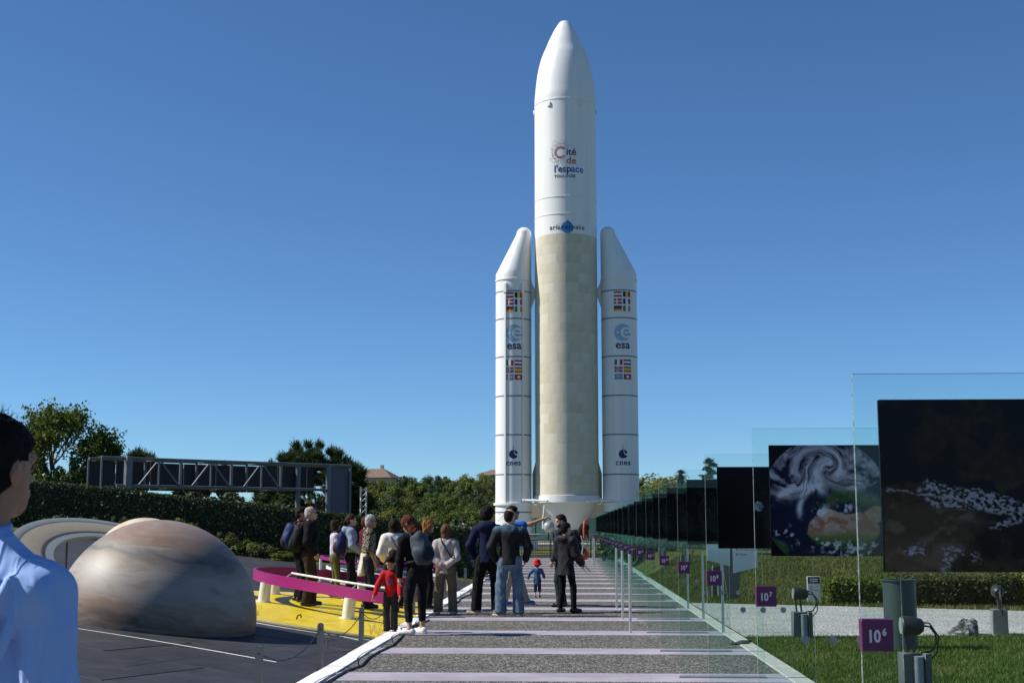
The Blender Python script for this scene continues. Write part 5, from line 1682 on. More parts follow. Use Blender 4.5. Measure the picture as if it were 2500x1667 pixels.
n1 = t.n('TexNoise', {'Vector': t.mapping(v, (1.0, 1.0, .45), rot=(.3, .5, 0)), 'Scale': 9.0, 'Detail': 2.5, 'Roughness': .45, 'Distortion': .7}).outputs[0]
rid = t.math('POWER', t.math('SUBTRACT', 1.0, t.math('ABSOLUTE', t.math('MULTIPLY', t.math('SUBTRACT', n1, .5), 3.2))), 2.0)
wv_ = t.noise(v, 420, 2)
C['sky'] = t.bsdf(t.mix(t.noise(v, 5, 4), (.30, .45, .76), (.33, .48, .80)), .8, 0, .12, t.n('Bump', {'Height': wv_, 'Strength': .15, 'Distance': .002, 'Normal': t.bump(rid, .38, .03)}).outputs[0])
C['leather'] = pm('black_shoe_leather', (.012, .011, .011), .4, 0, .1); C['sneakw'] = pm('white_sneaker_leather', (.72, .71, .69), .5, 0, .05); C['sneakb'] = pm('blue_sneaker_mesh', (.02, .14, .46), .6, 0, .1); C['suede'] = pm('grey_shoe_suede', (.15, .13, .11), .9, 0, .15); C['solew'] = flat('pale_sole', (.55, .5, .43), .7); C['brownl'] = pm('brown_leather', (.14, .055, .03), .5, 0, .15); C['denimshoe'] = pm('pale_blue_shoe', (.36, .42, .52), .7, 0, .1)
t = NT('faded_jeans'); v = t.coord(); nz = t.noise(v, 6, 6, .65); fn = t.noise(t.mapping(v, (1, 1, 4)), 160, 2)
zc = t.n('SeparateXYZ', {0: v}).outputs[2]
C['jeans'] = t.bsdf(t.mix(t.n('MapRange', {0: nz, 1: .4, 2: .65}).outputs[0], (.06, .095, .15), (.13, .185, .26)), .9, 0, .2, t.bump(fn, .3, .004))
t = NT('red_plaid_flannel'); v = t.coord(); sx = t.n('SeparateXYZ', {0: v})
def stripes(t, c, per, w, off=0.0):
    f = t.math('FRACT', t.math('ADD', t.math('DIVIDE', c, per), off)); return t.math('LESS_THAN', f, w)
c = t.mix(t.math('MULTIPLY', stripes(t, sx.outputs[0], .11, .45), .75), (.36, .02, .025), (.02, .008, .012))
c = t.mix(t.math('MULTIPLY', stripes(t, sx.outputs[2], .11, .45), .75), c, (.02, .008, .015))
c = t.mix(stripes(t, sx.outputs[2], .11, .07, .3), c, (.42, .42, .46)); c = t.mix(stripes(t, sx.outputs[0], .11, .07, .3), c, (.30, .32, .42))
C['plaid'] = t.bsdf(c, .9, 0, .15)
t = NT('patterned_shirt'); v = t.coord(); vo = t.n('TexVoronoi', {'Vector': t.mapping(v, (1, 1, 1.2)), 'Scale': 42.0})
sx = t.n('SeparateXYZ', {0: v})
f = t.math('LESS_THAN', vo.outputs[0], .36)
c = t.mix(f, (.012, .011, .012), (.50, .46, .36)); c = t.mix(t.math('MULTIPLY', stripes(t, t.math('ADD', sx.outputs[0], sx.outputs[1]), .09, .22), .8), c, (.22, .18, .11))
C['pattern'] = t.bsdf(c, .8, 0, .2)
t = NT('quilted_black_nylon'); v = t.coord(); sx = t.n('SeparateXYZ', {0: v})
a_ = t.math('ADD', sx.outputs[0], sx.outputs[1])
d1 = t.math('ABSOLUTE', t.math('SINE', t.math('MULTIPLY', t.math('ADD', a_, sx.outputs[2]), 44.0))); d2 = t.math('ABSOLUTE', t.math('SINE', t.math('MULTIPLY', t.math('SUBTRACT', a_, sx.outputs[2]), 44.0)))
C['quilt'] = t.bsdf((.010, .010, .014), .5, 0, .25, t.bump(t.math('POWER', t.math('MINIMUM', d1, d2), .5), 0.8, .010))
t = NT('black_knit_with_blue_speckled_yoke'); v = t.coord(); z = t.n('SeparateXYZ', {0: v}).outputs[2]
sp = t.noise(v, 75, 3, .7)
f = t.math('MULTIPLY', t.n('MapRange', {0: z, 1: 1.36, 2: 1.47}).outputs[0], t.n('MapRange', {0: sp, 1: .5, 2: .56}).outputs[0])
C['speckle'] = t.bsdf(t.mix(f, (.009, .009, .011), (.10, .28, .40)), .8, 0, .25)
t = NT('red_sweat_with_print'); v = t.coord(); sx = t.n('SeparateXYZ', {0: v})
dx = t.math('DIVIDE', sx.outputs[0], .085); dz = t.math('DIVIDE', t.math('SUBTRACT', sx.outputs[2], 1.21), .075)
rr = t.math('ADD', t.math('MULTIPLY', dx, dx), t.math('MULTIPLY', dz, dz))
f = t.math('MULTIPLY', t.math('LESS_THAN', rr, 1.0), t.math('GREATER_THAN', sx.outputs[1], 0.0)); f = t.math('MULTIPLY', f, t.n('MapRange', {0: t.noise(v, 28, 2), 1: .42, 2: .5}).outputs[0])
C['redprint'] = t.bsdf(t.mix(f, (.44, .012, .02), (.10, .09, .22)), .85, 0, .2)
C['packblue'] = cloth('blue_pack_nylon', (.030, .050, .125), .6); C['packblack'] = cloth('black_pack_nylon', (.012, .013, .014), .6); C['packgrey'] = cloth('grey_pack_nylon', (.060, .070, .085), .55); C['packdk'] = cloth('dark_pack_webbing', (.02, .024, .032), .7); C['packroyal'] = cloth('royal_pack_nylon', (.016, .022, .085), .6); C['packmulti'] = cloth('dull_red_pack_cloth', (.06, .018, .022), .7)

def spot_of(px, py, slope):
    p = gp(px, py, slope)
    if slope: p.z += .045
    return p
def top_h(p, py):    # height that reaches this photo row
    r = ray(1300, py)
    return EYE + (p.y / r.y) * r.z - p.z
ARMS_BACK = {-1: ((-.25, -.28, -1), (.75, -.22, -.62), (.9, -.1, -.4)), 1: ((.25, -.28, -1), (-.75, -.22, -.62), (-.9, -.1, -.4))}
ARMS_FRONT = {-1: ((-.30, .05, -1), (.35, .8, -.55)), 1: ((.30, .05, -1), (-.35, .8, -.55))}
ARMS_CROSS = {-1: ((-.22, .22, -1), (.9, .45, .12)), 1: ((.22, .22, -1), (-.9, .45, .05))}
ARMS_POCK = {-1: ((-.42, -.10, -1), (.28, .55, -.9)), 1: ((.42, -.10, -1), (-.28, .55, -.9))}
STR = {-1: (-.13, -.02, 10), 1: (.13, .02, -10)}

# 1 plaid shirt
p = spot_of(729, 1474, True)
P1 = person('man in a red plaid shirt with a blue backpack standing behind the bald man', p, -72, top_h(p, 1238), hair=('short', 'darkbrown'), skin='tan', top=dict(mat=C['plaid'], hem=.88, neck=1.49), bottom=dict(mat=C['blackt']), shoes=(C['leather'],), arms=ARMS_FRONT, feet=STR, glasses=True)
backpack(P1, 'blue backpack on the man in the red plaid shirt', C['packblue'], C['packdk'], 1.05, 3)
# 2 bald man
p = spot_of(752, 1485, True)
P2 = person('balding grey-haired man in black jacket and brown trousers on the yellow deck', p, -82, top_h(p, 1236), hair=('ring', 'grey'), top=dict(mat=C['black'], ease=.032, hem=.80, name='jacket', neck=1.51), bottom=dict(mat=C['brown'], ease=.022), shoes=(C['leather'],), arms=ARMS_POCK, feet={-1: (-.13, .05, 8), 1: (.13, -.04, -8)}, belly=.25, wide=1.04, glasses=True)
backpack(P2, 'black backpack on the balding man in the black jacket', C['packblack'], C['packdk'], 1.08, 7, drop=.03)
# 3 green trousers
p = spot_of(815, 1464, True)
P3 = person('short-haired woman in lavender top and olive trousers with folded arms', p, -70, top_h(p, 1270), 'f', hair=('bob', 'brown'), top=dict(mat=C['lav'], hem=.84, ease=.012, neck=1.47), bottom=dict(mat=C['olive'], flare=-.004), shoes=(C['brownl'], C['solew']), arms=ARMS_CROSS, feet=STR, headh=0)
# 4 hoodie
p = spot_of(853, 1469, True)
P4 = person('woman with ponytail in a light blue hooded top and dark trousers', p, -75, top_h(p, 1256), 'f', hair=('pony', 'brown'), top=dict(mat=C['hood'], hem=.80, ease=.028, hood=True, name='hooded_top', neck=1.50), bottom=dict(mat=C['blackt']), shoes=(C['packblue'], C['sneakw']), arms=ARMS_FRONT, feet={-1: (-.12, .12, 5), 1: (.12, -.08, -5)}, glasses=True)
backpack(P4, 'royal blue backpack with a dull red pocket on the ponytailed woman', C['packroyal'], C['packmulti'], 1.05, 11, drop=.06)
# 5 behind
p = spot_of(884, 1462, True); p = Vector((p.x + .0, p.y + .3, p.z))
P5 = person('woman in a maroon top half hidden behind the ponytailed woman', p, -60, top_h(p, 1262), 'f', hair=('short', 'auburn'), top=dict(mat=C['maroon'], hem=.85), bottom=dict(mat=C['blackt']), shoes=(C['leather'],), arms=ARMS_FRONT, feet=STR)
# 6 grey haired man with sweater round the waist
p = spot_of(896, 1490, True)
P6 = person('grey-haired man in a black patterned short-sleeved shirt with a cream sweater tied at the waist', p, -78, top_h(p, 1257), hair=('short', 'grey'), skin='tan', top=dict(mat=C['pattern'], hem=.90, ease=.026, sleeve=.46, neck=1.50), bottom=dict(mat=C['slate'], ease=.02), shoes=(C['leather'],), arms={-1: ((-.1, .1, -1), (.1, .35, -1)), 1: ((.2, -.02, -1), (-.05, .42, -.9))}, feet=STR, belly=.2, lean=.05, glasses=True)
O = Solid()
T6 = P6[1]['T']
O.cap((0, .0, .97), (0, 0, .99), .165, .160, 1.2, k=.03); O.cap((0, -.06, .95), (0, -.11, .66), .12, .15, 1.7, k=.03); O.cap((.08, .10, .95), (.09, .16, .72), .035, .03); O.cap((-.02, .12, .95), (-.02, .17, .76), .035, .025)
O.cut((0, 0, 1.035), (0, 0, 1)); O.cut((0, 0, .62), (0, .15, -1)); O.noise = (.010, 26, 21, (1, 1, .3))
V, Fq = O.mesh(.013); sw6 = mobj('sweater', nmesh('sweater', V, Fq, True), C['cream'], P6[0])
# 7 boy
p = gp(954, 1542)
P7 = person('small boy in a red sweatshirt pointing down beside the magenta rail', p, 172, 1.03, hair=('short', 'darkbrown'), hs=1.32, top=dict(mat=C['redprint'], hem=.86, ease=.03, neck=1.48), bottom=dict(mat=C['charcoal'], ease=.024), shoes=(C['leather'],), arms={1: ((.42, .28, -1), (.30, .22, -1), (.3, .2, -1), (.8, -.4, .2), 'point'), -1: ((-.25, .2, -1), (-.1, .45, -.8))}, feet={-1: (-.09, 0, 15), 1: (.09, .02, -12)}, head=(-14, 26), lean=.12)
# 8 woman in black
p = gp(1018, 1548)
P8 = person('woman in black with reddish hair, grey backpack and white sneakers by the boy', p, 42, 1.66, 'f', hair=('long', 'auburn'), top=dict(mat=C['black'], hem=.82, ease=.02, name='sweater'), bottom=dict(mat=C['blackt'], flare=-.006, ease=.011, hem=.185), shoes=(C['sneakw'],), arms={-1: ((-.12, .12, -1), (.1, .15, -1)), 1: ((.2, .05, -1), (.05, .3, -1))}, feet={-1: (-.16, -.04, 35), 1: (.17, .1, 2)}, lean=.22, side=-.08, head=(20, 22))
backpack(P8, 'grey hiking backpack with dangling strap on the woman in black', C['packgrey'], C['packdk'], 1.12, 15)
# 9 white blouse
p = gp(966, 1492); p = Vector((p.x - .05, p.y, 0))
P9 = person('woman in a loose white blouse half hidden by the woman in black', p, 10, 1.62, 'f', hair=('bob', 'darkbrown'), top=dict(mat=C['white'], hem=.62, ease=.04, flare=.03, name='blouse'), bottom=dict(mat=C['blackt']), shoes=(C['leather'],), arms=ARMS_FRONT, feet=STR)
mb = MB(); T9 = P9[1]['T']; mb.tube([Vector(T9(x, y, z)) for x, y, z in ((-.10, .0, 1.50), (-.06, -.13, 1.42), (.02, -.172, 1.28), (.10, -.165, 1.14), (.18, -.09, 1.0))], .011, 6); mb.build('bag_strap', C['brownl'], P9[0])
# 10 ginger woman
p = gp(1042, 1488)
P10 = person('ginger-haired woman in dark clothes in profile behind the grey backpack', p, -85, top_h(p, 1271), 'f', hair=('bob', 'ginger'), top=dict(mat=C['black'], hem=.8, ease=.03, name='jacket'), bottom=dict(mat=C['blackt']), shoes=(C['leather'],), arms=ARMS_FRONT, feet=STR, headh=0)
# 11 beige jacket
p = gp(1087, 1499)
P11 = person('brown-haired woman in a beige satin jacket with hands clasped behind her back', p, -6, top_h(p, 1282), 'f', hair=('bob', 'chestnut'), top=dict(mat=C['beige'], hem=.80, ease=.032, name='jacket', neck=1.50, fold=.007), bottom=dict(mat=C['taupe'], ease=.03, flare=.02), shoes=(C['denimshoe'],), arms=ARMS_BACK, feet={-1: (-.15, 0, 12), 1: (.15, .02, -12)}, wide=1.1)
mb = MB(); T11 = P11[1]['T']; mb.tube([Vector(T11(x, y, z)) for x, y, z in ((-.09, -.04, 1.50), (-.05, -.14, 1.42), (.03, -.172, 1.30), (.12, -.165, 1.17), (.20, -.08, 1.04))], .014, 6); mb.build('bag_strap', C['packdk'], P11[0])
# 12 curly man
p = gp(1190, 1496)
P12 = person('man with curly black hair in a navy hooded sweatshirt and black trousers', p, -8, top_h(p, 1240), hair=('curly', 'black'), skin='tan', top=dict(mat=C['navy'], hem=.84, flare=.022, ease=.026, hood=True, name='sweatshirt', neck=1.52), bottom=dict(mat=C['blackt'], ease=.03), shoes=(C['suede'], C['solew']), arms=ARMS_POCK, feet={-1: (-.19, -.02, 62), 1: (.15, .03, -10)}, head=(-38, 0))
# 13 jeans
p = gp(1245, 1503)
P13 = person('balding man in a black sweater with blue speckled yoke and faded jeans', p, -4, top_h(p, 1243), hair=('ring', 'darkbrown'), top=dict(mat=C['speckle'], hem=.84, flare=.03, ease=.03, name='sweater', neck=1.51), bottom=dict(mat=C['jeans'], ease=.03, flare=.026), shoes=(C['suede'], C['solew']), arms=ARMS_POCK, feet={-1: (-.15, -.02, 48), 1: (.14, .03, -8)}, head=(-35, 0), wide=1.08)
# 14 pointing man
p = gp(1250, 1477)
P14 = person('man in a blue T-shirt and sunglasses pointing with an outstretched arm', p, -72, top_h(p, 1236), hair=('short', 'black'), skin='tan', top=dict(mat=C['tblue'], hem=.86, sleeve=.26, ease=.022, neck=1.48), bottom=dict(mat=C['chino'], ease=.03, flare=.02), shoes=(C['sneakb'], C['sneakw']), arms={1: ((.30, .95, .16), (.26, 1.0, .42), (.25, 1, .42), (.1, -.3, 1), 'point'), -1: ((-.15, -.05, -1), (-.05, .25, -1))}, feet={-1: (-.12, .28, 5), 1: (.12, -.22, -5)}, glasses=True)
mb = MB(); W14 = P14[1]['W'][1]; E14 = P14[1]['E'][1]; dv = unit(W14 - E14); mb.tube([Vector(W14 - dv * .035), Vector(W14 - dv * .012)], .032, 12); mb.build('wrist_watch', M['steel'], P14[0])
# 15 toddler
p = gp(1312, 1457)
P15 = person('toddler in a red hat and blue outfit toddling away up the path', p, -4, .725, hs=1.75, hair=('short', 'chestnut'), top=dict(mat=C['todblue'], hem=.66, ease=.034, flare=.02, name='tunic', neck=1.47), bottom=dict(mat=C['todnavy'], ease=.03, hem=.28), shoes=(C['brownl'],), arms={-1: ((-.75, -.05, -.75), (-.35, .0, -1)), 1: ((.45, .2, -1), (.05, .7, -.5))}, feet={-1: (-.10, -.10, 5), 1: (.11, .10, -8)}, wide=1.08)
J = P15[1]
O = Solid(); O.ell(J['hp'](0, -.012, .05), V3(.098, .115, .10) * J['hs'], .02, J['Rh']); O.cut(J['hp'](0, 0, .02), J['Rh'] @ V3(0, 0, -1)); O.noise = (.006, 40, 3)
V, Fq = O.mesh(.014); ht = mobj('sun_hat', nmesh('sun_hat', V, Fq, True), C['red'], P15[0])
mb = MB(); prof = [(.095, .035), (.12, .012), (.138, -.022), (.136, -.028), (.115, .006), (.09, .028)]
vs_ = []
mb.lathe([(r * J['hs'], z * J['hs']) for r, z in prof], 28, closed=True); mb.v = [tuple(np.array(J['hp'](0, -.012, .0)) + np.array((x, y * 1.12, z))) for x, y, z in mb.v]; mb.build('brim', C['red'], ht)
# 16 bearded man
p = gp(1372, 1480)
P16 = person('bearded man turned left behind the person in the quilted jacket', p, 72, top_h(p, 1257), hair=('short', 'darkbrown'), top=dict(mat=C['charcoal'], hem=.86, ease=.024), bottom=dict(mat=C['slate']), shoes=(C['leather'],), arms={-1: ((-.1, .1, -1), (.1, .4, -1)), 1: ((.1, .1, -1), (-.1, .4, -1))}, feet=STR, head=(28, 14))
J = P16[1]; O = Solid(); O.ell(J['hp'](0, .035, -.075), V3(.064, .07, .055), .02, J['Rh']); O.sub.append(('e', J['hp'](0, .115, -.03), np.array((.04, .06, .035)))); O.noise = (.003, 90, 2); O.cut(J['hp'](0, -.02, 0), J['Rh'] @ V3(0, -1, .2)); V, Fq = O.mesh(.010); mobj('beard', nmesh('beard', V, Fq, True), HAIR['darkbrown'], P16[0])
# child carrier on his back
T, Rt = J['T'], J['Rt']
O = Solid(); O.box(T(0, -.27, 1.20), (.15, .10, .27), .06, .03, Rt); O.box(T(0, -.42, 1.42), (.13, .07, .17), .05, .03, Rt @ rotx(R(28))); O.box(T(0, -.36, 1.02), (.12, .12, .10), .06, .03, Rt); O.noise = (.008, 26, 5)
V, Fq = O.mesh(.013); cc_ = mobj('child_carrier', nmesh('child_carrier', V, Fq, True), C['packblack']); cc_.location = P16[0].location; cc_.rotation_euler = P16[0].rotation_euler; cc_.scale = P16[0].scale
props(cc_, 'black and orange child carrier on the back of the bearded man', 'child carrier')
corange = pm('orange_piping', (.42, .075, .022), .6)
mb = MB(); mb.tube([Vector(T(x, -.50, z)) for x, z in ((-.13, 1.30), (-.14, 1.50), (-.10, 1.62), (0, 1.65), (.10, 1.62), (.14, 1.50), (.13, 1.30))], .024, 8); mb.build('hood_rim', corange, cc_)
mb = MB(); mb.sphere(T(0, -.46, .99), (.11, .09, .10), 14, 10); mb.build('seat_pouch', corange, cc_)
for sd in (-1, 1):
    mb = MB(); mb.tube([Vector(T(sd * .15, y, z)) for y, z in ((-.22, .78), (-.34, .86), (-.46, 1.02), (-.49, 1.2), (-.44, 1.36))], .013, 8); mb.build('frame_tube', M['steel'], cc_)
    mb = MB(); mb.tube([Vector(T(sd * .14, y, z)) for y, z in ((-.20, 1.0), (-.50, .70), (-.54, .66))], .012, 8); mb.build('kickstand', M['steel'], cc_)
    mb = MB(); mb.tube([Vector(T(sd * x, y, z)) for x, y, z in ((.09, -.15, 1.42), (.10, .0, 1.505), (.115, .13, 1.38), (.15, .1, 1.14), (.15, -.14, 1.0))], .02, 6); mb.build('strap', C['packdk'], cc_)
# 17 quilted jacket
p = gp(1382, 1494)
P17 = person('dark-haired person in a black quilted hooded jacket and black trousers', p, -42, top_h(p, 1276), hair=('short', 'black'), top=dict(mat=C['quilt'], hem=.72, ease=.045, hood=True, name='quilted_jacket', neck=1.50, flare=.02), bottom=dict(mat=C['blackt'], ease=.010, flare=.0), shoes=(C['leather'],), arms={-1: ((-.18, .25, -1), (.2, .7, -.7)), 1: ((.15, .2, -1), (-.1, .75, -.65))}, feet={-1: (-.15, -.02, 12), 1: (.16, .05, -14)}, head=(-12, 0))
# 18 child in red trousers behind the boy
p = Vector((-2.98, 22.6, tz(-2.98) + .045))
P18 = person('small child in red trousers mostly hidden behind the boy', p, 20, 1.0, hair=('short', 'brown'), hs=1.45, top=dict(mat=C['slate'], hem=.82, ease=.03), bottom=dict(mat=C['pinkred'], ease=.028), shoes=(C['brownl'],), feet=STR)
# 19 near man at the left edge
p = Vector((at(-33, 1300, 3.22).x, 3.22, 0))
P19 = person('dark-haired man in a pale blue short-sleeved shirt close at the left edge, seen from behind', p, -15, 1.738, shz=1.33, hair=('short', 'black'), skin='tan', top=dict(mat=C['sky'], hem=.86, ease=.018, sleeve=.46, neck=1.495, collar=C['sky'], fold=.0065, seed=8, ridges=(((.145, -.095, 1.37), (.085, -.125, 1.22), .014), ((.105, -.095, 1.40), (.06, -.12, 1.30), .012), ((.165, -.07, 1.33), (.13, -.115, 1.16), .013), ((.06, -.095, 1.42), (.02, -.118, 1.34), .010), ((.05, -.122, 1.24), (.09, -.118, 1.05), .011), ((.185, -.055, 1.30), (.195, -.06, 1.16), .012))), bottom=dict(mat=C['slate']), shoes=(C['leather'],), h=.0065, arms={-1: ((-.15, .05, -1), (0, .3, -1)), 1: ((.17, .0, -1), (.05, .35, -1))}, feet=STR, head=(-8, 0), wide=.89)

# seams, hem and loose hairs on the near man
from mathutils.bvhtree import BVHTree
def near_details(P):
    body, J = P
    sh = [c for c in body.children if c.name.startswith('shirt')][0]
    tree = BVHTree.FromPolygons([v.co.copy() for v in sh.data.vertices], [tuple(p.vertices) for p in sh.data.polygons])
    S_, E_ = J['S'][1], J['E'][1]
    ad = Vector(unit(E_ - S_))
    def ring(cn, nrm, rmax=.16):
        nrm = Vector(nrm).normalized(); a = nrm.orthogonal().normalized(); b = nrm.cross(a); out = []
        for k in range(49):
            t = 2 * math.pi * k / 48
            d = a * math.cos(t) + b * math.sin(t)
            hit = tree.ray_cast(Vector(cn) + d * rmax, -d)
            if hit[0] is not None: out.append(hit[0] + d * .0006)
        return out
    for cn, nm, rr in ((Vector(S_) + Vector((-.012, 0, -.01)), (1, 0, .10), .0022), (Vector(S_) + ad * .225, tuple(ad), .0016)):
        pts = ring(cn, nm)
        if len(pts) > 10:
            mb = MB(); mb.tube(pts, rr, 5, caps=False); mb.build('seam', C['sky'], sh)
    hr = [c for c in body.children if c.name.startswith('hair')][0]
    rd = random.Random(4); mb = MB(); vv = hr.data.vertices; zmax = max(v.co.z for v in vv)
    for k in range(420):
        v = vv[rd.randrange(len(vv))]
        if v.co.z < zmax - .19: continue
        d = (v.normal * .7 + Vector((rd.uniform(-.5, .5), rd.uniform(-.7, .3), rd.uniform(-.2, .5)))).normalized()
        L = rd.uniform(.008, .024) * (1.5 if v.co.z > zmax - .05 else 1)
        p0 = v.co - v.normal * .002; p1 = p0 + d * L * .6; p2 = p1 + (d + Vector((rd.uniform(-.5, .5), rd.uniform(-.5, .5), -.3))).normalized() * L * .5
        mb.tube([p0, p1, p2], [.0009, .0007, .0003], 3, caps=False)
    props(mb.build('loose_hair', HAIR['black'], hr), kind='stuff')
near_details(P19)
# ================================================================ vegetation
def leaf_quads(pos, size, rs, up=None, aspect=.6, jit=.35, out=None):
    n = len(pos)
    nrm = rs.normal(0, 1, (n, 3)) * .75
    if out is not None: nrm = nrm + out
    if up is not None: nrm += np.array(up)
    nrm /= np.linalg.norm(nrm, axis=1)[:, None]
    a = np.cross(nrm, rs.normal(0, 1, (n, 3))); a /= np.linalg.norm(a, axis=1)[:, None] + 1e-9
    b = np.cross(nrm, a)
    s = size * rs.uniform(1 - jit, 1 + jit, (n, 1))
    V = np.stack([pos - a * s, pos - b * s * aspect, pos + a * s, pos + b * s * aspect], 1).reshape(-1, 3)
    return V, np.arange(4 * n).reshape(-1, 4)
def crown(seed, n_cl, n_lf, rad, size, spread=.32, low=-.6, up=None):
    rs = np.random.default_rng(seed)
    d = rs.normal(0, 1, (n_cl * 3, 3)); d /= np.linalg.norm(d, axis=1)[:, None]
    d = d[d[:, 2] > low][:n_cl]
    rr = rs.uniform(.45, 1.0, (len(d), 1)) ** .6
    lum = 1 + .22 * np.sin(d @ rs.normal(0, 2.2, 3) + 1)[:, None] + .15 * np.sin(d @ rs.normal(0, 4, 3))[:, None]
    cl = d * rr * lum
    k = rs.integers(0, len(cl), n_lf)
    off = rs.normal(0, 1, (n_lf, 3)); off /= np.linalg.norm(off, axis=1)[:, None]
    cs = rs.uniform(.6, 1.35, len(cl))[k][:, None]
    pos = cl[k] + off * spread * cs * rs.uniform(.2, 1, (n_lf, 1)) ** .5
    pos = pos * np.array(rad)
    o1 = pos / (np.linalg.norm(pos, axis=1)[:, None] + 1e-6) * .8 + off * .9
    return leaf_quads(pos, size, rs, up, out=o1)
def trunk_mesh(seed, h, r, rad, nb=7):
    rd = random.Random(seed)
    mb = MB()
    mb.tube([(0, 0, -h), (rd.uniform(-.1, .1), rd.uniform(-.1, .1), -h * .5), (0, 0, 0), (rd.uniform(-.2, .2), 0, rad[2] * .55)], [r * 1.25, r, r * .75, r * .25], 8)
    for k in range(nb):
        a = 6.28 * k / nb + rd.uniform(-.3, .3)
        e = (rad[0] * .75 * math.cos(a), rad[1] * .75 * math.sin(a), rad[2] * rd.uniform(-.1, .6))
        z0 = rd.uniform(-.35, .2) * h
        mb.tube([(0, 0, z0), (e[0] * .45, e[1] * .45, z0 + (e[2] - z0) * .6), e], [r * .45, r * .28, r * .08], 5)
    return mb.mesh('trunk')
def make_tree(name, loc, crown_me, trunk_me, mat, label=None, cat='tree', group=None, sc=(1, 1, 1), rz=0.0):
    T_ = empty(name, loc, rz, label, cat, group); T_.scale = sc
    for nm, me, m in (('trunk', trunk_me, M['bark']), ('crown', crown_me, mat)):
        o = bpy.data.objects.new(nm, me)
        if not me.materials: me.materials.append(m)
        link(o, T_); o.material_slots[0].link = 'OBJECT'; o.material_slots[0].material = m
    return T_
# wooded hillside
variants = []
for k in range(4):
    rad = (1, 1, .9)
    V, F_ = crown(100 + k, 34, 6500, rad, .048, .30, -.75)
    variants.append((nmesh('crown', V, F_), trunk_mesh(200 + k, 1.1, .07, rad)))
rt = random.Random(21)
cands = []
for yy, nn in ((142, 9), (152, 10), (163, 11), (175, 12), (188, 13), (200, 13)):
    for i in range(nn):
        px = 868 + (1235 - 868) * (i + rt.uniform(.1, .9)) / nn
        cands.append((px, yy + rt.uniform(-4, 4), i, len(cands)))
mats = ['leaf_mid', 'leaf_bright', 'leaf_olive', 'leaf_dark', 'leaf_dark', 'leaf_mid', 'leaf_yellow']
cnames = {'leaf_mid': 'mid green', 'leaf_bright': 'fresh spring green', 'leaf_olive': 'olive', 'leaf_dark': 'dark green', 'leaf_yellow': 'yellow-green'}
# every row's crowns should top out along the measured outline
ROWN = ['front', 'second', 'third', 'fourth', 'fifth', 'rearmost']
ORD = 'first second third fourth fifth sixth seventh eighth ninth tenth eleventh twelfth thirteenth fourteenth fifteenth sixteenth'.split()
for (px, d_, ci, cq) in cands:
    x = at(px, 1200, d_).x
    g = float(HG(x, d_))
    want = {0: 1258, 1: 1236, 2: 1214, 3: 1195, 4: 1178, 5: 1166}[min(int((d_ - 136) / 11.3), 5)] + rt.uniform(-7, 9)
    if px < 960: want += 10
    zt = at(px, want, d_).z
    hgt = max(zt - g, 2.0)
    w = rt.uniform(1.7, 3.1)
    cz = w * rt.uniform(.8, 1.05)
    m = rt.choice(mats) if not (940 < px < 1100 and d_ < 150) else rt.choice(('leaf_yellow', 'leaf_bright', 'leaf_yellow', 'leaf_mid'))
    v = variants[rt.randrange(4)]
    make_tree('hillside_tree', (x, d_, zt - cz * .95), v[0], v[1], M[m], '%s tree, %s from the left in the %s row of the hillside wood' % (cnames[m], ORD[ci], ROWN[[i for i, q in enumerate((9, 19, 30, 42, 55, 68)) if cq < q][0]]), 'tree', 'wood on the far hillside', (w, w, cz), rt.uniform(0, 6.28))
# trees right of the rocket and behind the glass
for (px, top, d_, w, m, lb) in ((1590, 1168, 126, 3.6, 'leaf_yellow', 'rounded yellow-green tree just right of the right booster'), (1634, 1176, 124, 3.4, 'leaf_yellow', 'lower yellow-green tree second to the right of the right booster'), (1672, 1192, 84, 2.6, 'leaf_mid', 'mid green tree seen through the glass below the cedar'), (1760, 1215, 82, 3.0, 'leaf_dark', 'dark tree behind the plate of panel number eight'),
                           (1850, 1200, 78, 3.0, 'leaf_mid', 'green tree behind panel number seven, left one'), (1950, 1190, 76, 3.2, 'leaf_dark', 'dark tree behind the Earth picture'), (2060, 1170, 76, 3.2, 'leaf_mid', 'green tree behind the right part of the Earth picture'), (2165, 1130, 74, 3.0, 'leaf_mid', 'tall green tree in the gap between the two largest pictures'), (2290, 1150, 76, 3.4, 'leaf_dark', 'dark tree behind the largest picture'), (2420, 1140, 76, 3.4, 'leaf_mid', 'green tree at the far right behind the largest picture')):
    b = at(px, top, d_); g = float(HG(b.x, d_)); hgt = b.z - g
    v = variants[rt.randrange(4)]
    make_tree('park_tree', (b.x, d_, g + hgt * .55), v[0], v[1], M[m], lb, 'tree', None, (w, w, hgt * .48), rt.uniform(0, 6.28))
# dark shrubs closing the view under the pictures
SHV, SHF = crown(150, 30, 3000, (1, 1, .9), .075, .34, -.3, (0, 0, .4)); shrub_me = nmesh('foliage', SHV, SHF)
shrub_i = 0
def shrub(px, d_, top, w, m, label, x=None, name='shrub', group=None):
    b = at(px, top, d_); g = tz(b.x) if b.x < PL and d_ < 60 else float(HG(b.x, d_))
    T_ = empty(name, (b.x, d_, g), rt.uniform(0, 6), label, 'shrub', group)
    o = bpy.data.objects.new('foliage', shrub_me)
    if not shrub_me.materials: shrub_me.materials.append(M[m])
    hh = max(b.z - g, .15); o.scale = (w, w, hh * .72); o.location = (0, 0, hh * .3); link(o, T_)
    o.material_slots[0].link = 'OBJECT'; o.material_slots[0].material = M[m]
    mb = MB()
    for k in range(4):
        a = k * 1.7; mb.tube([(0, 0, -.02), (.25 * w * math.cos(a), .25 * w * math.sin(a), hh * .4)], [.02, .01], 5)
    mb.build('stem', M['bark'], T_)
    return T_
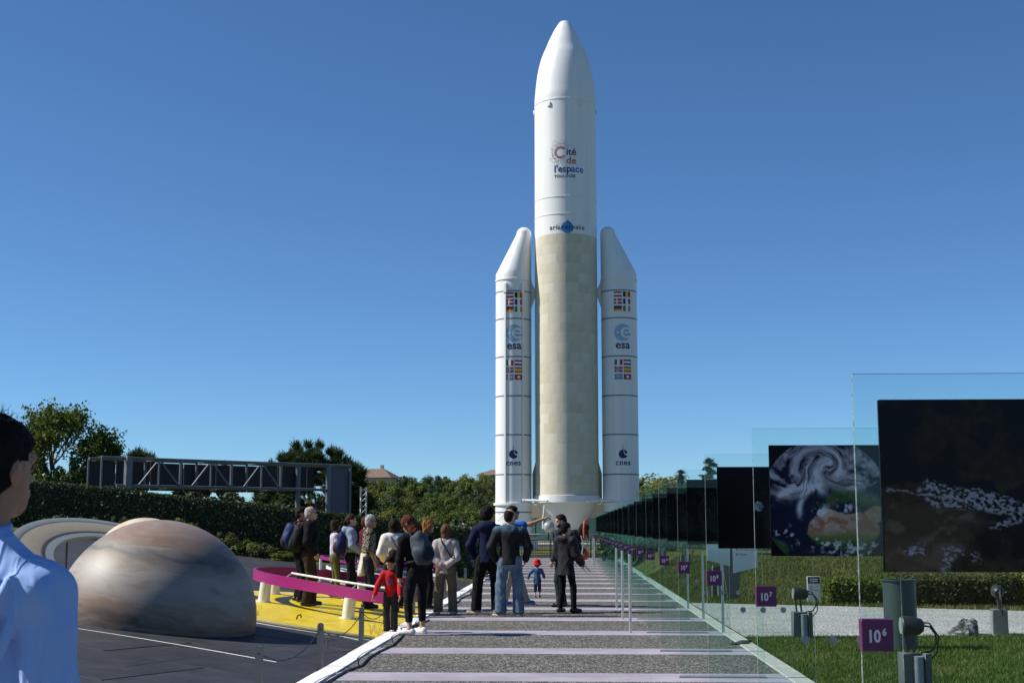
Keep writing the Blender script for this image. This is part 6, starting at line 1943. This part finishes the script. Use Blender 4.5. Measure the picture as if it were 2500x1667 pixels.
for k, px in enumerate(np.linspace(1560, 2480, 15)):
    shrub(px, 56 + rt.uniform(-3, 3), 1262 + rt.uniform(-12, 14), 1.5, rt.choice(('leaf_dark', 'leaf_mid', 'leaf_dark')), 'dark shrub in the row behind the grass bank, %s from the rocket' % ('first second third fourth fifth sixth seventh eighth ninth tenth eleventh twelfth thirteenth fourteenth fifteenth'.split()[k]), group='shrub row behind the bank')
# shrubs and grasses at the foot of the hedge on the terrace
for k, (px, top, w, m, lb) in enumerate(((135, 1258, .5, 'leaf_olive', 'scrubby olive shrub beside the shoulder of the near man'), (205, 1262, .5, 'leaf_olive', 'dry low shrub above the planet ring'), (285, 1262, .4, 'leaf_olive', 'low dry tuft just left of the dome top'), (440, 1266, .55, 'leaf_bright', 'green cushion shrub right of the dome top'), (545, 1300, .5, 'leaf_olive', 'brownish grass clump upper right of the dome'), (600, 1318, .5, 'leaf_bright', 'green shrub clump right of the dome'), (640, 1326, .45, 'leaf_olive', 'straw-coloured grass clump left of the backpacks'), (690, 1345, .5, 'leaf_bright', 'low green ground cover left of the backpacks'), (930, 1380, .5, 'leaf_yellow', 'low yellow-green ground cover left of the white blouse'))):
    shrub(px, 37.9 + rt.uniform(-.2, .2), top, w, m, lb)
for k, (px, top, m, lb) in enumerate(((95, 1128, 'leaf_mid', 'leafy bush under the tall tree, leftmost of four'), (140, 1140, 'leaf_yellow', 'yellowish bush under the tall tree, second of four'), (185, 1122, 'leaf_mid', 'leafy bush under the tall tree, third of four'), (232, 1120, 'leaf_yellow', 'yellowish bush beside the left end of the gantry'))):
    shrub(px, 57, top, 1.0, m, lb)
# clipped hedge
hx0, hx1, hy0, hy1 = -19.0, -2.95, 38.7, 39.7
hedge = empty('clipped_hedge', ((hx0 + hx1) / 2, 39.3, 0), 0, 'long dark clipped hedge running down behind the terrace', 'hedge')
hc_ = (hx0 + hx1) / 2
def htop(x): return tz(x) + 1.43
mb = MB()
xs_ = np.linspace(hx0, hx1, 40)
vs = []
for x in xs_:
    for (y, z) in ((hy0 + .06, tz(x) - .1), (hy0 + .06, htop(x) - .06), (hy1 - .06, htop(x) - .06), (hy1 - .06, tz(x) - .1)):
        vs.append((x - hc_, y - 39.3, z))
fs = []
for i in range(39):
    for k in range(3): fs.append((4 * i + k, 4 * i + k + 1, 4 * i + 5 + k, 4 * i + 4 + k))
fs += [(0, 1, 2, 3), (156 + 3, 156 + 2, 156 + 1, 156)]
mb.add(vs, fs); mb.build('hedge_core', pm('hedge_twigs', (.012, .016, .007), .95, var=.4, scale=8), hedge, smooth=False)
rs = np.random.default_rng(5)
n = 26000
x = rs.uniform(hx0, hx1, n); f = rs.random(n)
top_z = SZ0 + SL * (SX0 - x) + 1.43
bumpz = .05 * (fbm(x * 1.3, x * 0 + 3, 8, 4) - .5) * 2
y = np.where(f < .5, hy0 + rs.normal(0, .03, n), np.where(f < .92, rs.uniform(hy0, hy1, n), hy1)); z = np.where(f < .5, (top_z - 1.43) + rs.uniform(0, 1.43, n), top_z + bumpz + rs.normal(0, .025, n))
e = f > .985
x = np.where(e, hx1 + rs.normal(0, .03, n), x); y = np.where(e, rs.uniform(hy0, hy1, n), y); z = np.where(e, tz(hx1) + rs.uniform(0, 1.43, n), z)
outv = np.where((f < .5)[:, None], np.array((.6, -2.6, .1)), np.array((0, 0, 1.0)))
V, F_ = leaf_quads(np.stack([x - hc_, y - 39.3, z], 1), .038, rs, None, .6, out=outv)
props(mobj('hedge_leaves', nmesh('hedge_leaves', V, F_), M['leaf_hedge'], hedge), kind='stuff')
# flowering shrub and others near the hedge end
def flowering(px, d_, top, w, label):
    T_ = shrub(px, d_, top, w, 'leaf_mid', label, name='flowering_shrub')
    b = at(px, top, d_); g = float(HG(b.x, d_)); hh = b.z - g
    r_ = np.random.default_rng(int(px)); n_ = 3200
    d = r_.normal(0, 1, (n_, 3)); d /= np.linalg.norm(d, axis=1)[:, None]; d[:, 2] = np.abs(d[:, 2]) * 1.0 - .25
    pos = d * np.array((w * 1.08, w * 1.08, hh * .72)) * r_.uniform(.85, 1.1, (n_, 1)) + np.array((0, 0, hh * .33))
    k = fbm(pos[:, 0] * 3 + 9, pos[:, 2] * 3, 4, 3) > .40
    V, F_ = leaf_quads(pos[k], .045, r_, (0, 0, .5), .9)
    mobj('blossom', nmesh('blossom', V, F_), M['petal'], T_)
flowering(1075, 40.6, 1272, .55, 'cream flowering shrub left of the curly-haired man, smaller one')
flowering(1122, 40.8, 1262, .65, 'cream flowering shrub left of the curly-haired man, taller one')
flowering(1040, 40.5, 1283, .5, 'cream flowering shrub partly behind the ginger-haired woman')
shrub(1140, 42, 1312, .7, 'leaf_dark', 'dark evergreen bush at the hedge end beside the curly-haired man')
shrub(1172, 44, 1302, .8, 'leaf_bright', 'leafy green bush behind the curly-haired man')
# strap-leaved plant by the kerb
def strap_plant(loc, n_, L, label, seed):
    T_ = empty('strap_leaf_plant', loc, 0, label, 'plant')
    rd = random.Random(seed)
    for k in range(n_):
        a = rd.uniform(0, 6.28); l = L * rd.uniform(.7, 1.1); o = rd.uniform(.1, .45)
        mb = MB(); w = .013
        c, s_ = math.cos(a), math.sin(a)
        pts = [(0.02 * c, .02 * s_, 0), (o * .35 * l * c, o * .35 * l * s_, l * .5), (o * l * c, o * l * s_, l * .92)]
        vs = []
        for (x_, y_, z_), ww in zip(pts, (w, w * .9, .001)):
            vs += [(x_ - s_ * ww, y_ + c * ww, z_), (x_ + s_ * ww, y_ - c * ww, z_)]
        mb.add(vs, [(0, 1, 3, 2), (2, 3, 5, 4)]); mb.build('leaf', M['leaf_bright'] if k % 3 else M['leaf_mid'], T_, smooth=False)
g_ = gp(1137, 1412, True)
strap_plant((g_.x, g_.y, tz(g_.x)), 46, .50, 'clump of green strap leaves left of the curly-haired man', 4)
g_ = at(1300, 1345, 66); strap_plant((-2.75, 66.6, 0), 40, .9, 'spiky plant in front of the black railing left of the path end', 9)
# dry weeds at the platform edge
for i, (px, py) in enumerate(((905, 1556), (923, 1556), (800, 1585), (630, 1510))):
    g_ = gp(px, py, True)
    rd = random.Random(i)
    mb = MB()
    for k in range(5):
        dx, dy = rd.uniform(-.07, .07), rd.uniform(-.05, .05); hh = rd.uniform(.1, .24)
        mb.tube([(0, 0, 0), (dx * .4, dy * .4, hh * .6), (dx, dy, hh)], [.0025, .002, .0012], 4)
        for q in range(3): mb.sphere((dx + rd.uniform(-.012, .012), dy, hh - q * .02), .006, 6, 4)
    props(mb.build('dry_weed', pm('straw', (.30, .23, .12), .9) if i == 2 else M['stone'], None, (g_.x, g_.y, tz(g_.x))), 'thin dry weed %s' % ('by the near cream pillar', 'at the front corner of the yellow deck', 'growing beside the second stanchion', 'on the deck next to the dome')[i], 'weed')

# ---- open broadleaf tree at the upper left, grown branch by branch
def grown_tree(name, loc, H, seed, mat, label, leaf=.075, nleaf=16, spreadx=1.0, lv=5):
    rd = random.Random(seed); rs = np.random.default_rng(seed)
    T_ = empty(name, loc, 0, label, 'tree')
    mb = MB(); tips = []
    def grow(p, d, L, r, k):
        q = p + d * L
        mid = p.lerp(q, .5) + Vector((rd.uniform(-1, 1), rd.uniform(-1, 1), 0)) * L * .06
        mb.tube([p, mid, q], [r, r * .85, r * .68], 6 if k < 2 else 4, caps=False)
        if k >= 2: tips.append((mid, .5)); tips.append((q, 1))
        if k >= lv: return
        nb = 3 if k < 3 else 2
        for i in range(nb):
            a = rd.uniform(0, 6.28)
            nd = (d * rd.uniform(.75, 1.1) + Vector((math.cos(a) * spreadx, math.sin(a), rd.uniform(-.1, .55))) * rd.uniform(.45, .8)).normalized()
            grow(q if i else p.lerp(q, .8), nd, L * rd.uniform(.62, .8), r * .62, k + 1)
    grow(Vector((0, 0, 0)), Vector((0, 0, 1)), H * .30, H * .02, 0)
    mb.build('trunk', M['bark'], T_)
    P = np.array([list(t[0]) for t in tips]); k = rs.integers(0, len(P), len(P) * nleaf)
    pos = P[k] + rs.normal(0, leaf * 2.0, (len(k), 3))
    V, F_ = leaf_quads(pos, leaf, rs, (0, 0, .5), .6)
    mobj('crown', nmesh('crown', V, F_), M[mat], T_)
    zs = pos[:, 2].max()
    T_.scale = (H / zs,) * 3
    return T_
b = at(150, 1180, 58); zt = at(120, 968, 58).z
grown_tree('broadleaf_tree', (b.x - .4, 58, 1.2), zt - 1.2, 12, 'leaf_bright', 'tall open broadleaf tree above the left end of the hedge', .075, 8, .62, 6)
b = at(232, 1180, 60); zt = at(232, 1040, 60).z
grown_tree('broadleaf_tree', (b.x, 60, 1.2), zt - 1.2, 33, 'leaf_mid', 'shorter leafy tree between the tall tree and the gantry', .07, 6, .6, 6)
b = at(100, 1180, 62); zt = at(100, 1070, 62).z
grown_tree('broadleaf_tree', (b.x - 1.0, 62, 1.2), zt - 1.2, 35, 'leaf_mid', 'low leafy tree behind the head of the near man', .07, 6, 1.0, 6)

# ---- umbrella pines: needle tufts pointing up with pale shoots
def pine(loc, w, h0, h1, seed, label, n_cl=150):
    T_ = empty('pine_tree', loc, 0, label, 'tree')
    rs = np.random.default_rng(seed); rd = random.Random(seed)
    d = rs.normal(0, 1, (n_cl * 3, 3)); d /= np.linalg.norm(d, axis=1)[:, None]; d = d[d[:, 2] > -.35][:n_cl]
    cl = d * np.array((w, w, h1 - h0)) * rs.uniform(.6, 1.02, (len(d), 1)) + np.array((0, 0, h0))
    mb = MB(); mb.tube([(0, 0, -.5), (.1, 0, h0 * .5), (0, 0, h0)], [.26, .2, .15], 10)
    for k in range(26):
        c = cl[k * len(cl) // 26]; z0 = h0 * rd.uniform(.6, 1.0)
        mb.tube([(0, 0, z0), (c[0] * .5, c[1] * .5, z0 + (c[2] - z0) * .35), tuple(c)], [.08, .05, .015], 5)
    mb.build('trunk', M['bark'], T_)
    pos, dr = [], []
    for c, dd in zip(cl, d):
        n_ = 150
        o = rs.normal(0, 1, (n_, 3)); o /= np.linalg.norm(o, axis=1)[:, None]
        up_ = np.array((dd[0] * .5, dd[1] * .5, .9))
        v = o * .75 + up_; v /= np.linalg.norm(v, axis=1)[:, None]
        pos.append(c + o * .16 * rs.random((n_, 1))); dr.append(v)
    pos = np.concatenate(pos); dr = np.concatenate(dr)
    L = rs.uniform(.18, .38, (len(pos), 1)); sd = np.cross(dr, rs.normal(0, 1, dr.shape)); sd /= np.linalg.norm(sd, axis=1)[:, None]
    V = np.stack([pos - sd * .022, pos + sd * .022, pos + dr * L + sd * .006, pos + dr * L - sd * .006], 1).reshape(-1, 3)
    mobj('crown', nmesh('crown', V, np.arange(len(V)).reshape(-1, 4)), M['needle'], T_)
    mb = MB()
    for c, dd in zip(cl, d):
        if dd[2] > .25 and rd.random() < .7:
            for q in range(2):
                a = Vector(c) + Vector((rd.uniform(-.12, .12), rd.uniform(-.12, .12), .15)); mb.tube([a, a + Vector((rd.uniform(-.04, .04), 0, rd.uniform(.2, .42)))], [.022, .012], 4)
    props(mb.build('shoots', M['candle'], T_), kind='stuff')
b = at(766, 1180, 66); zt = at(766, 1080, 66).z
pine((b.x, 66, .4), 2.95, 2.2, zt - .55, 3, 'broad umbrella pine rising behind the right end of the gantry', 340)
b = at(338, 1130, 70); zt = at(338, 1096, 70).z
pine((b.x, 70, .6), 1.1, 3.6, zt - .85, 4, 'small pine top above the left part of the gantry', 60)
for px, tp_, lb in ((548, 1128, 'pine tip just showing over the middle of the gantry'), (480, 1134, 'low pine tip over the gantry between the two taller pines')):
    b = at(px, 1130, 72); zt = at(px, tp_, 72).z
    pine((b.x, 72, .6), .9, 3.0, zt - .85, int(px), lb, 40)
# low dark trees behind the hedge under the gantry
for k, px in enumerate((440, 560, 660, 720)):
    shrub(px, 60 + k, 1196 + 4 * k, 1.5, 'leaf_dark', 'dark bush under the gantry, %s from the left' % ('first', 'second', 'third', 'fourth')[k])
# ---- cedars on the right
def cedar(px, top, d_, w, label, seed, lay=15):
    b = at(px, top, d_); H = b.z
    T_ = empty('cedar_tree', (b.x, d_, 0), 0, label, 'tree')
    rs = np.random.default_rng(seed); mb = MB(); mb.tube([(0, 0, 0), (0, 0, H * .98)], [.18, .02], 8)
    P, D = [], []
    for k in range(lay):
        z = H * (.3 + .68 * k / (lay - 1)); L = w * (1 - .9 * k / (lay - 1)) * rs.uniform(.75, 1.1) + .12
        for i in range(6):
            a = rs.uniform(0, 6.28); l = L * rs.uniform(.6, 1.1)
            e = np.array((l * math.cos(a), l * math.sin(a), -.18 * l + rs.uniform(-.15, .3)))
            mb.tube([(0, 0, z), tuple(np.array((0, 0, z)) + e * .5 + np.array((0, 0, .08))), tuple(np.array((0, 0, z)) + e)], [.04, .025, .006], 4)
            n_ = int(170 * l + 60)
            u = rs.random((n_, 1)) ** .7
            P.append(np.array((0, 0, z)) + e * u + rs.normal(0, 1, (n_, 3)) * np.array((.17, .17, .09)) * (1.25 - u))
    mb.build('trunk', M['bark'], T_)
    P = np.concatenate(P); V, F_ = leaf_quads(P, .075, rs, (0, 0, 1.2), .35)
    mobj('crown', nmesh('crown', V, F_), M['leaf_dark'], T_)
cedar(1733, 1118, 110, 2.5, 'tall dark cedar with layered branches seen through the glass', 5, 15)
cedar(1664, 1150, 112, 1.0, 'small pointed conifer left of the cedar', 6, 12)
# ---- low hedges on the lawn
def low_hedge(x0, x1, yc, dep, hgt, mat, label, n_, seed, jag=.06):
    xc = (x0 + x1) / 2; g = float(HG(xc, yc))
    T_ = empty('low_hedge', (xc, yc, g), 0, label, 'hedge')
    mb = MB(); mb.box((0, 0, hgt / 2 - .05), (x1 - x0 - .1, dep - .12, hgt - .08)); mb.build('hedge_core', bpy.data.materials['hedge_twigs'], T_, smooth=False)
    rs = np.random.default_rng(seed)
    x = rs.uniform(x0, x1, n_) - xc; f = rs.random(n_); hh = hgt * (1 + .5 * (fbm(x * 1.6 + 7, x * 0 + seed, seed, 4) - .5))
    y = np.where(f < .5, -dep / 2 + rs.normal(0, .04, n_), rs.uniform(-dep / 2, dep / 2, n_)); z = np.where(f < .5, rs.uniform(0, 1, n_) * hh, hh + rs.normal(0, jag * .5, n_))
    e = f > .94; sgn = rs.choice((-1, 1), n_)
    x = np.where(e, sgn * (x1 - x0) / 2 + rs.normal(0, .04, n_), x); z = np.where(e, rs.uniform(0, 1, n_) * hgt, z)
    V, F_ = leaf_quads(np.stack([x, y, z], 1), .03, rs, (0, -.3, .7), .55)
    props(mobj('hedge_leaves', nmesh('hedge_leaves', V, F_), M[mat], T_), kind='stuff')
low_hedge(4.95, 6.15, 26.9, .8, .46, 'leaf_bright', 'low green hedge on the bank behind the litter bin', 7000, 3)
low_hedge(6.2, 8.3, 26.2, .8, .56, 'leaf_olive', 'brownish low hedge on the bank right of the litter bin', 11000, 4)
low_hedge(8.3, 12.5, 26.3, .9, .66, 'leaf_yellow', 'yellow-green low hedge at the right edge of the lawn', 16000, 5)
# ---- near lawn: real blades
def lawn(name, label, polyf, n_, h0, h1, seed, x0, x1, y0, y1, w=.0035, mt='blade'):
    rs = np.random.default_rng(seed)
    x = rs.uniform(x0, x1, n_); y = y0 + (y1 - y0) * rs.random(n_) ** 1.25
    k = polyf(x, y); x, y = x[k], y[k]
    n_ = len(x); z = HG(x, y)
    dens = fbm(x * 1.4, y * 1.4, seed, 4)
    L = rs.uniform(h0, h1, n_) * (.55 + .9 * dens); a = rs.uniform(0, 6.28, n_); ln = rs.uniform(.1, .8, n_) * L
    ww = w * (1 + y / 25)
    dx, dy = np.cos(a), np.sin(a)
    p0 = np.stack([x - dy * ww, y + dx * ww, z - .004], 1); p1 = np.stack([x + dy * ww, y - dx * ww, z - .004], 1); p2 = np.stack([x + dx * ln, y + dy * ln, z + L], 1)
    V = np.stack([p0, p1, p2], 1).reshape(-1, 3)
    o = mobj(name, nmesh(name, V, np.arange(len(V)).reshape(-1, 3)), M[mt])
    props(o, label, 'grass', kind='stuff')
def near_lawn(x, y):
    edge = np.interp(x, [2.3, 4.5, 6.4, 9, 30], [18.7, 18.95, 19.2, 19.0, 17.6])
    return (x > 2.36) & (y < edge + .03)
lawn('lawn_grass', 'short green lawn in front of the gravel path', near_lawn, 190000, .025, .06, 3, 2.36, 9.5, 9.0, 19.3)
def far_strip(x, y):
    edge = np.interp(x, [2.3, 5, 8.07, 12, 30], [27.05, 26.0, 24.7, 23.4, 20.0])
    return (x > 2.4) & (y > edge - .05)
lawn('bank_grass', 'rough grass on the bank beyond the gravel path', far_strip, 150000, .04, .10, 4, 2.4, 14, 23, 42, .005, 'blade_dry')
def foot_strip(x, y): return (x < -3)
rs = np.random.default_rng(8)
# ---- houses peeping over the wood
def house(px0, px1, eave, ridge, d_, label, wallc=(.42, .36, .29)):
    a = at(px0, eave, d_); b_ = at(px1, eave, d_); zr = at(px0, ridge, d_).z
    w = b_.x - a.x; dp = w * .8; g = float(HG(a.x, d_)) - .5
    H_ = empty('house', ((a.x + b_.x) / 2, d_, g), R(-12), label, 'house')
    ze = a.z - g; zr -= g
    mb = MB(); mb.box((0, 0, ze / 2), (w * .9, dp * .9, ze)); mb.build('wall', pm('render_wall', wallc, .9, var=.1), H_, smooth=False)
    mb = MB(); x, y = w * .54, dp * .54
    mb.add([(-x, -y, ze - .05), (x, -y, ze - .05), (x, y, ze - .05), (-x, y, ze - .05), (-x * .35, 0, zr), (x * .35, 0, zr)], [(0, 1, 5, 4), (1, 2, 5), (2, 3, 4, 5), (3, 0, 4), (3, 2, 1, 0)])
    rf = mb.build('roof', pm('clay_roof', (.17, .115, .085), .9, var=.25, scale=3), H_, smooth=False)
    mb = MB(); mb.box((x * .2, y * .2, zr + .1), (.5, .4, 1.0)); mb.build('chimney', M['stone'], rf)
    for k in (-.25, .25):
        mb = MB(); mb.box((w * k, -dp * .45 - .01, ze - 1.1), (.9, .06, 1.1)); mb.build('window', M['darkgrey'], H_)
house(872, 968, 1166, 1144, 214, 'house with a clay hip roof peeping over the wood beside the pine')
house(1172, 1262, 1160, 1146, 216, 'house roof just showing over the wood left of the left booster', (.5, .45, .38))
house(1520, 1572, 1172, 1164, 214, 'dark roof edge just right of the right booster')
# low pale service building behind the hedge
lb_ = empty('service_building', (at(1150, 1300, 92).x, 92, 0), 0, 'long low white-roofed service building behind the flowering shrubs', 'building')
mb = MB(); mb.box((0, 0, .45), (9, 3, .9)); mb.build('wall', M['white'], lb_, smooth=False)
mb = MB(); mb.box((0, -.1, 1.0), (9.6, 3.6, .12), bev=.02); mb.build('roof', M['galv'], lb_, smooth=False)
for k in range(5):
    mb = MB(); mb.box((-3.4 + k * 1.7, -1.51, .5), (.8, .04, .5)); mb.build('window', M['darkgrey'], lb_)
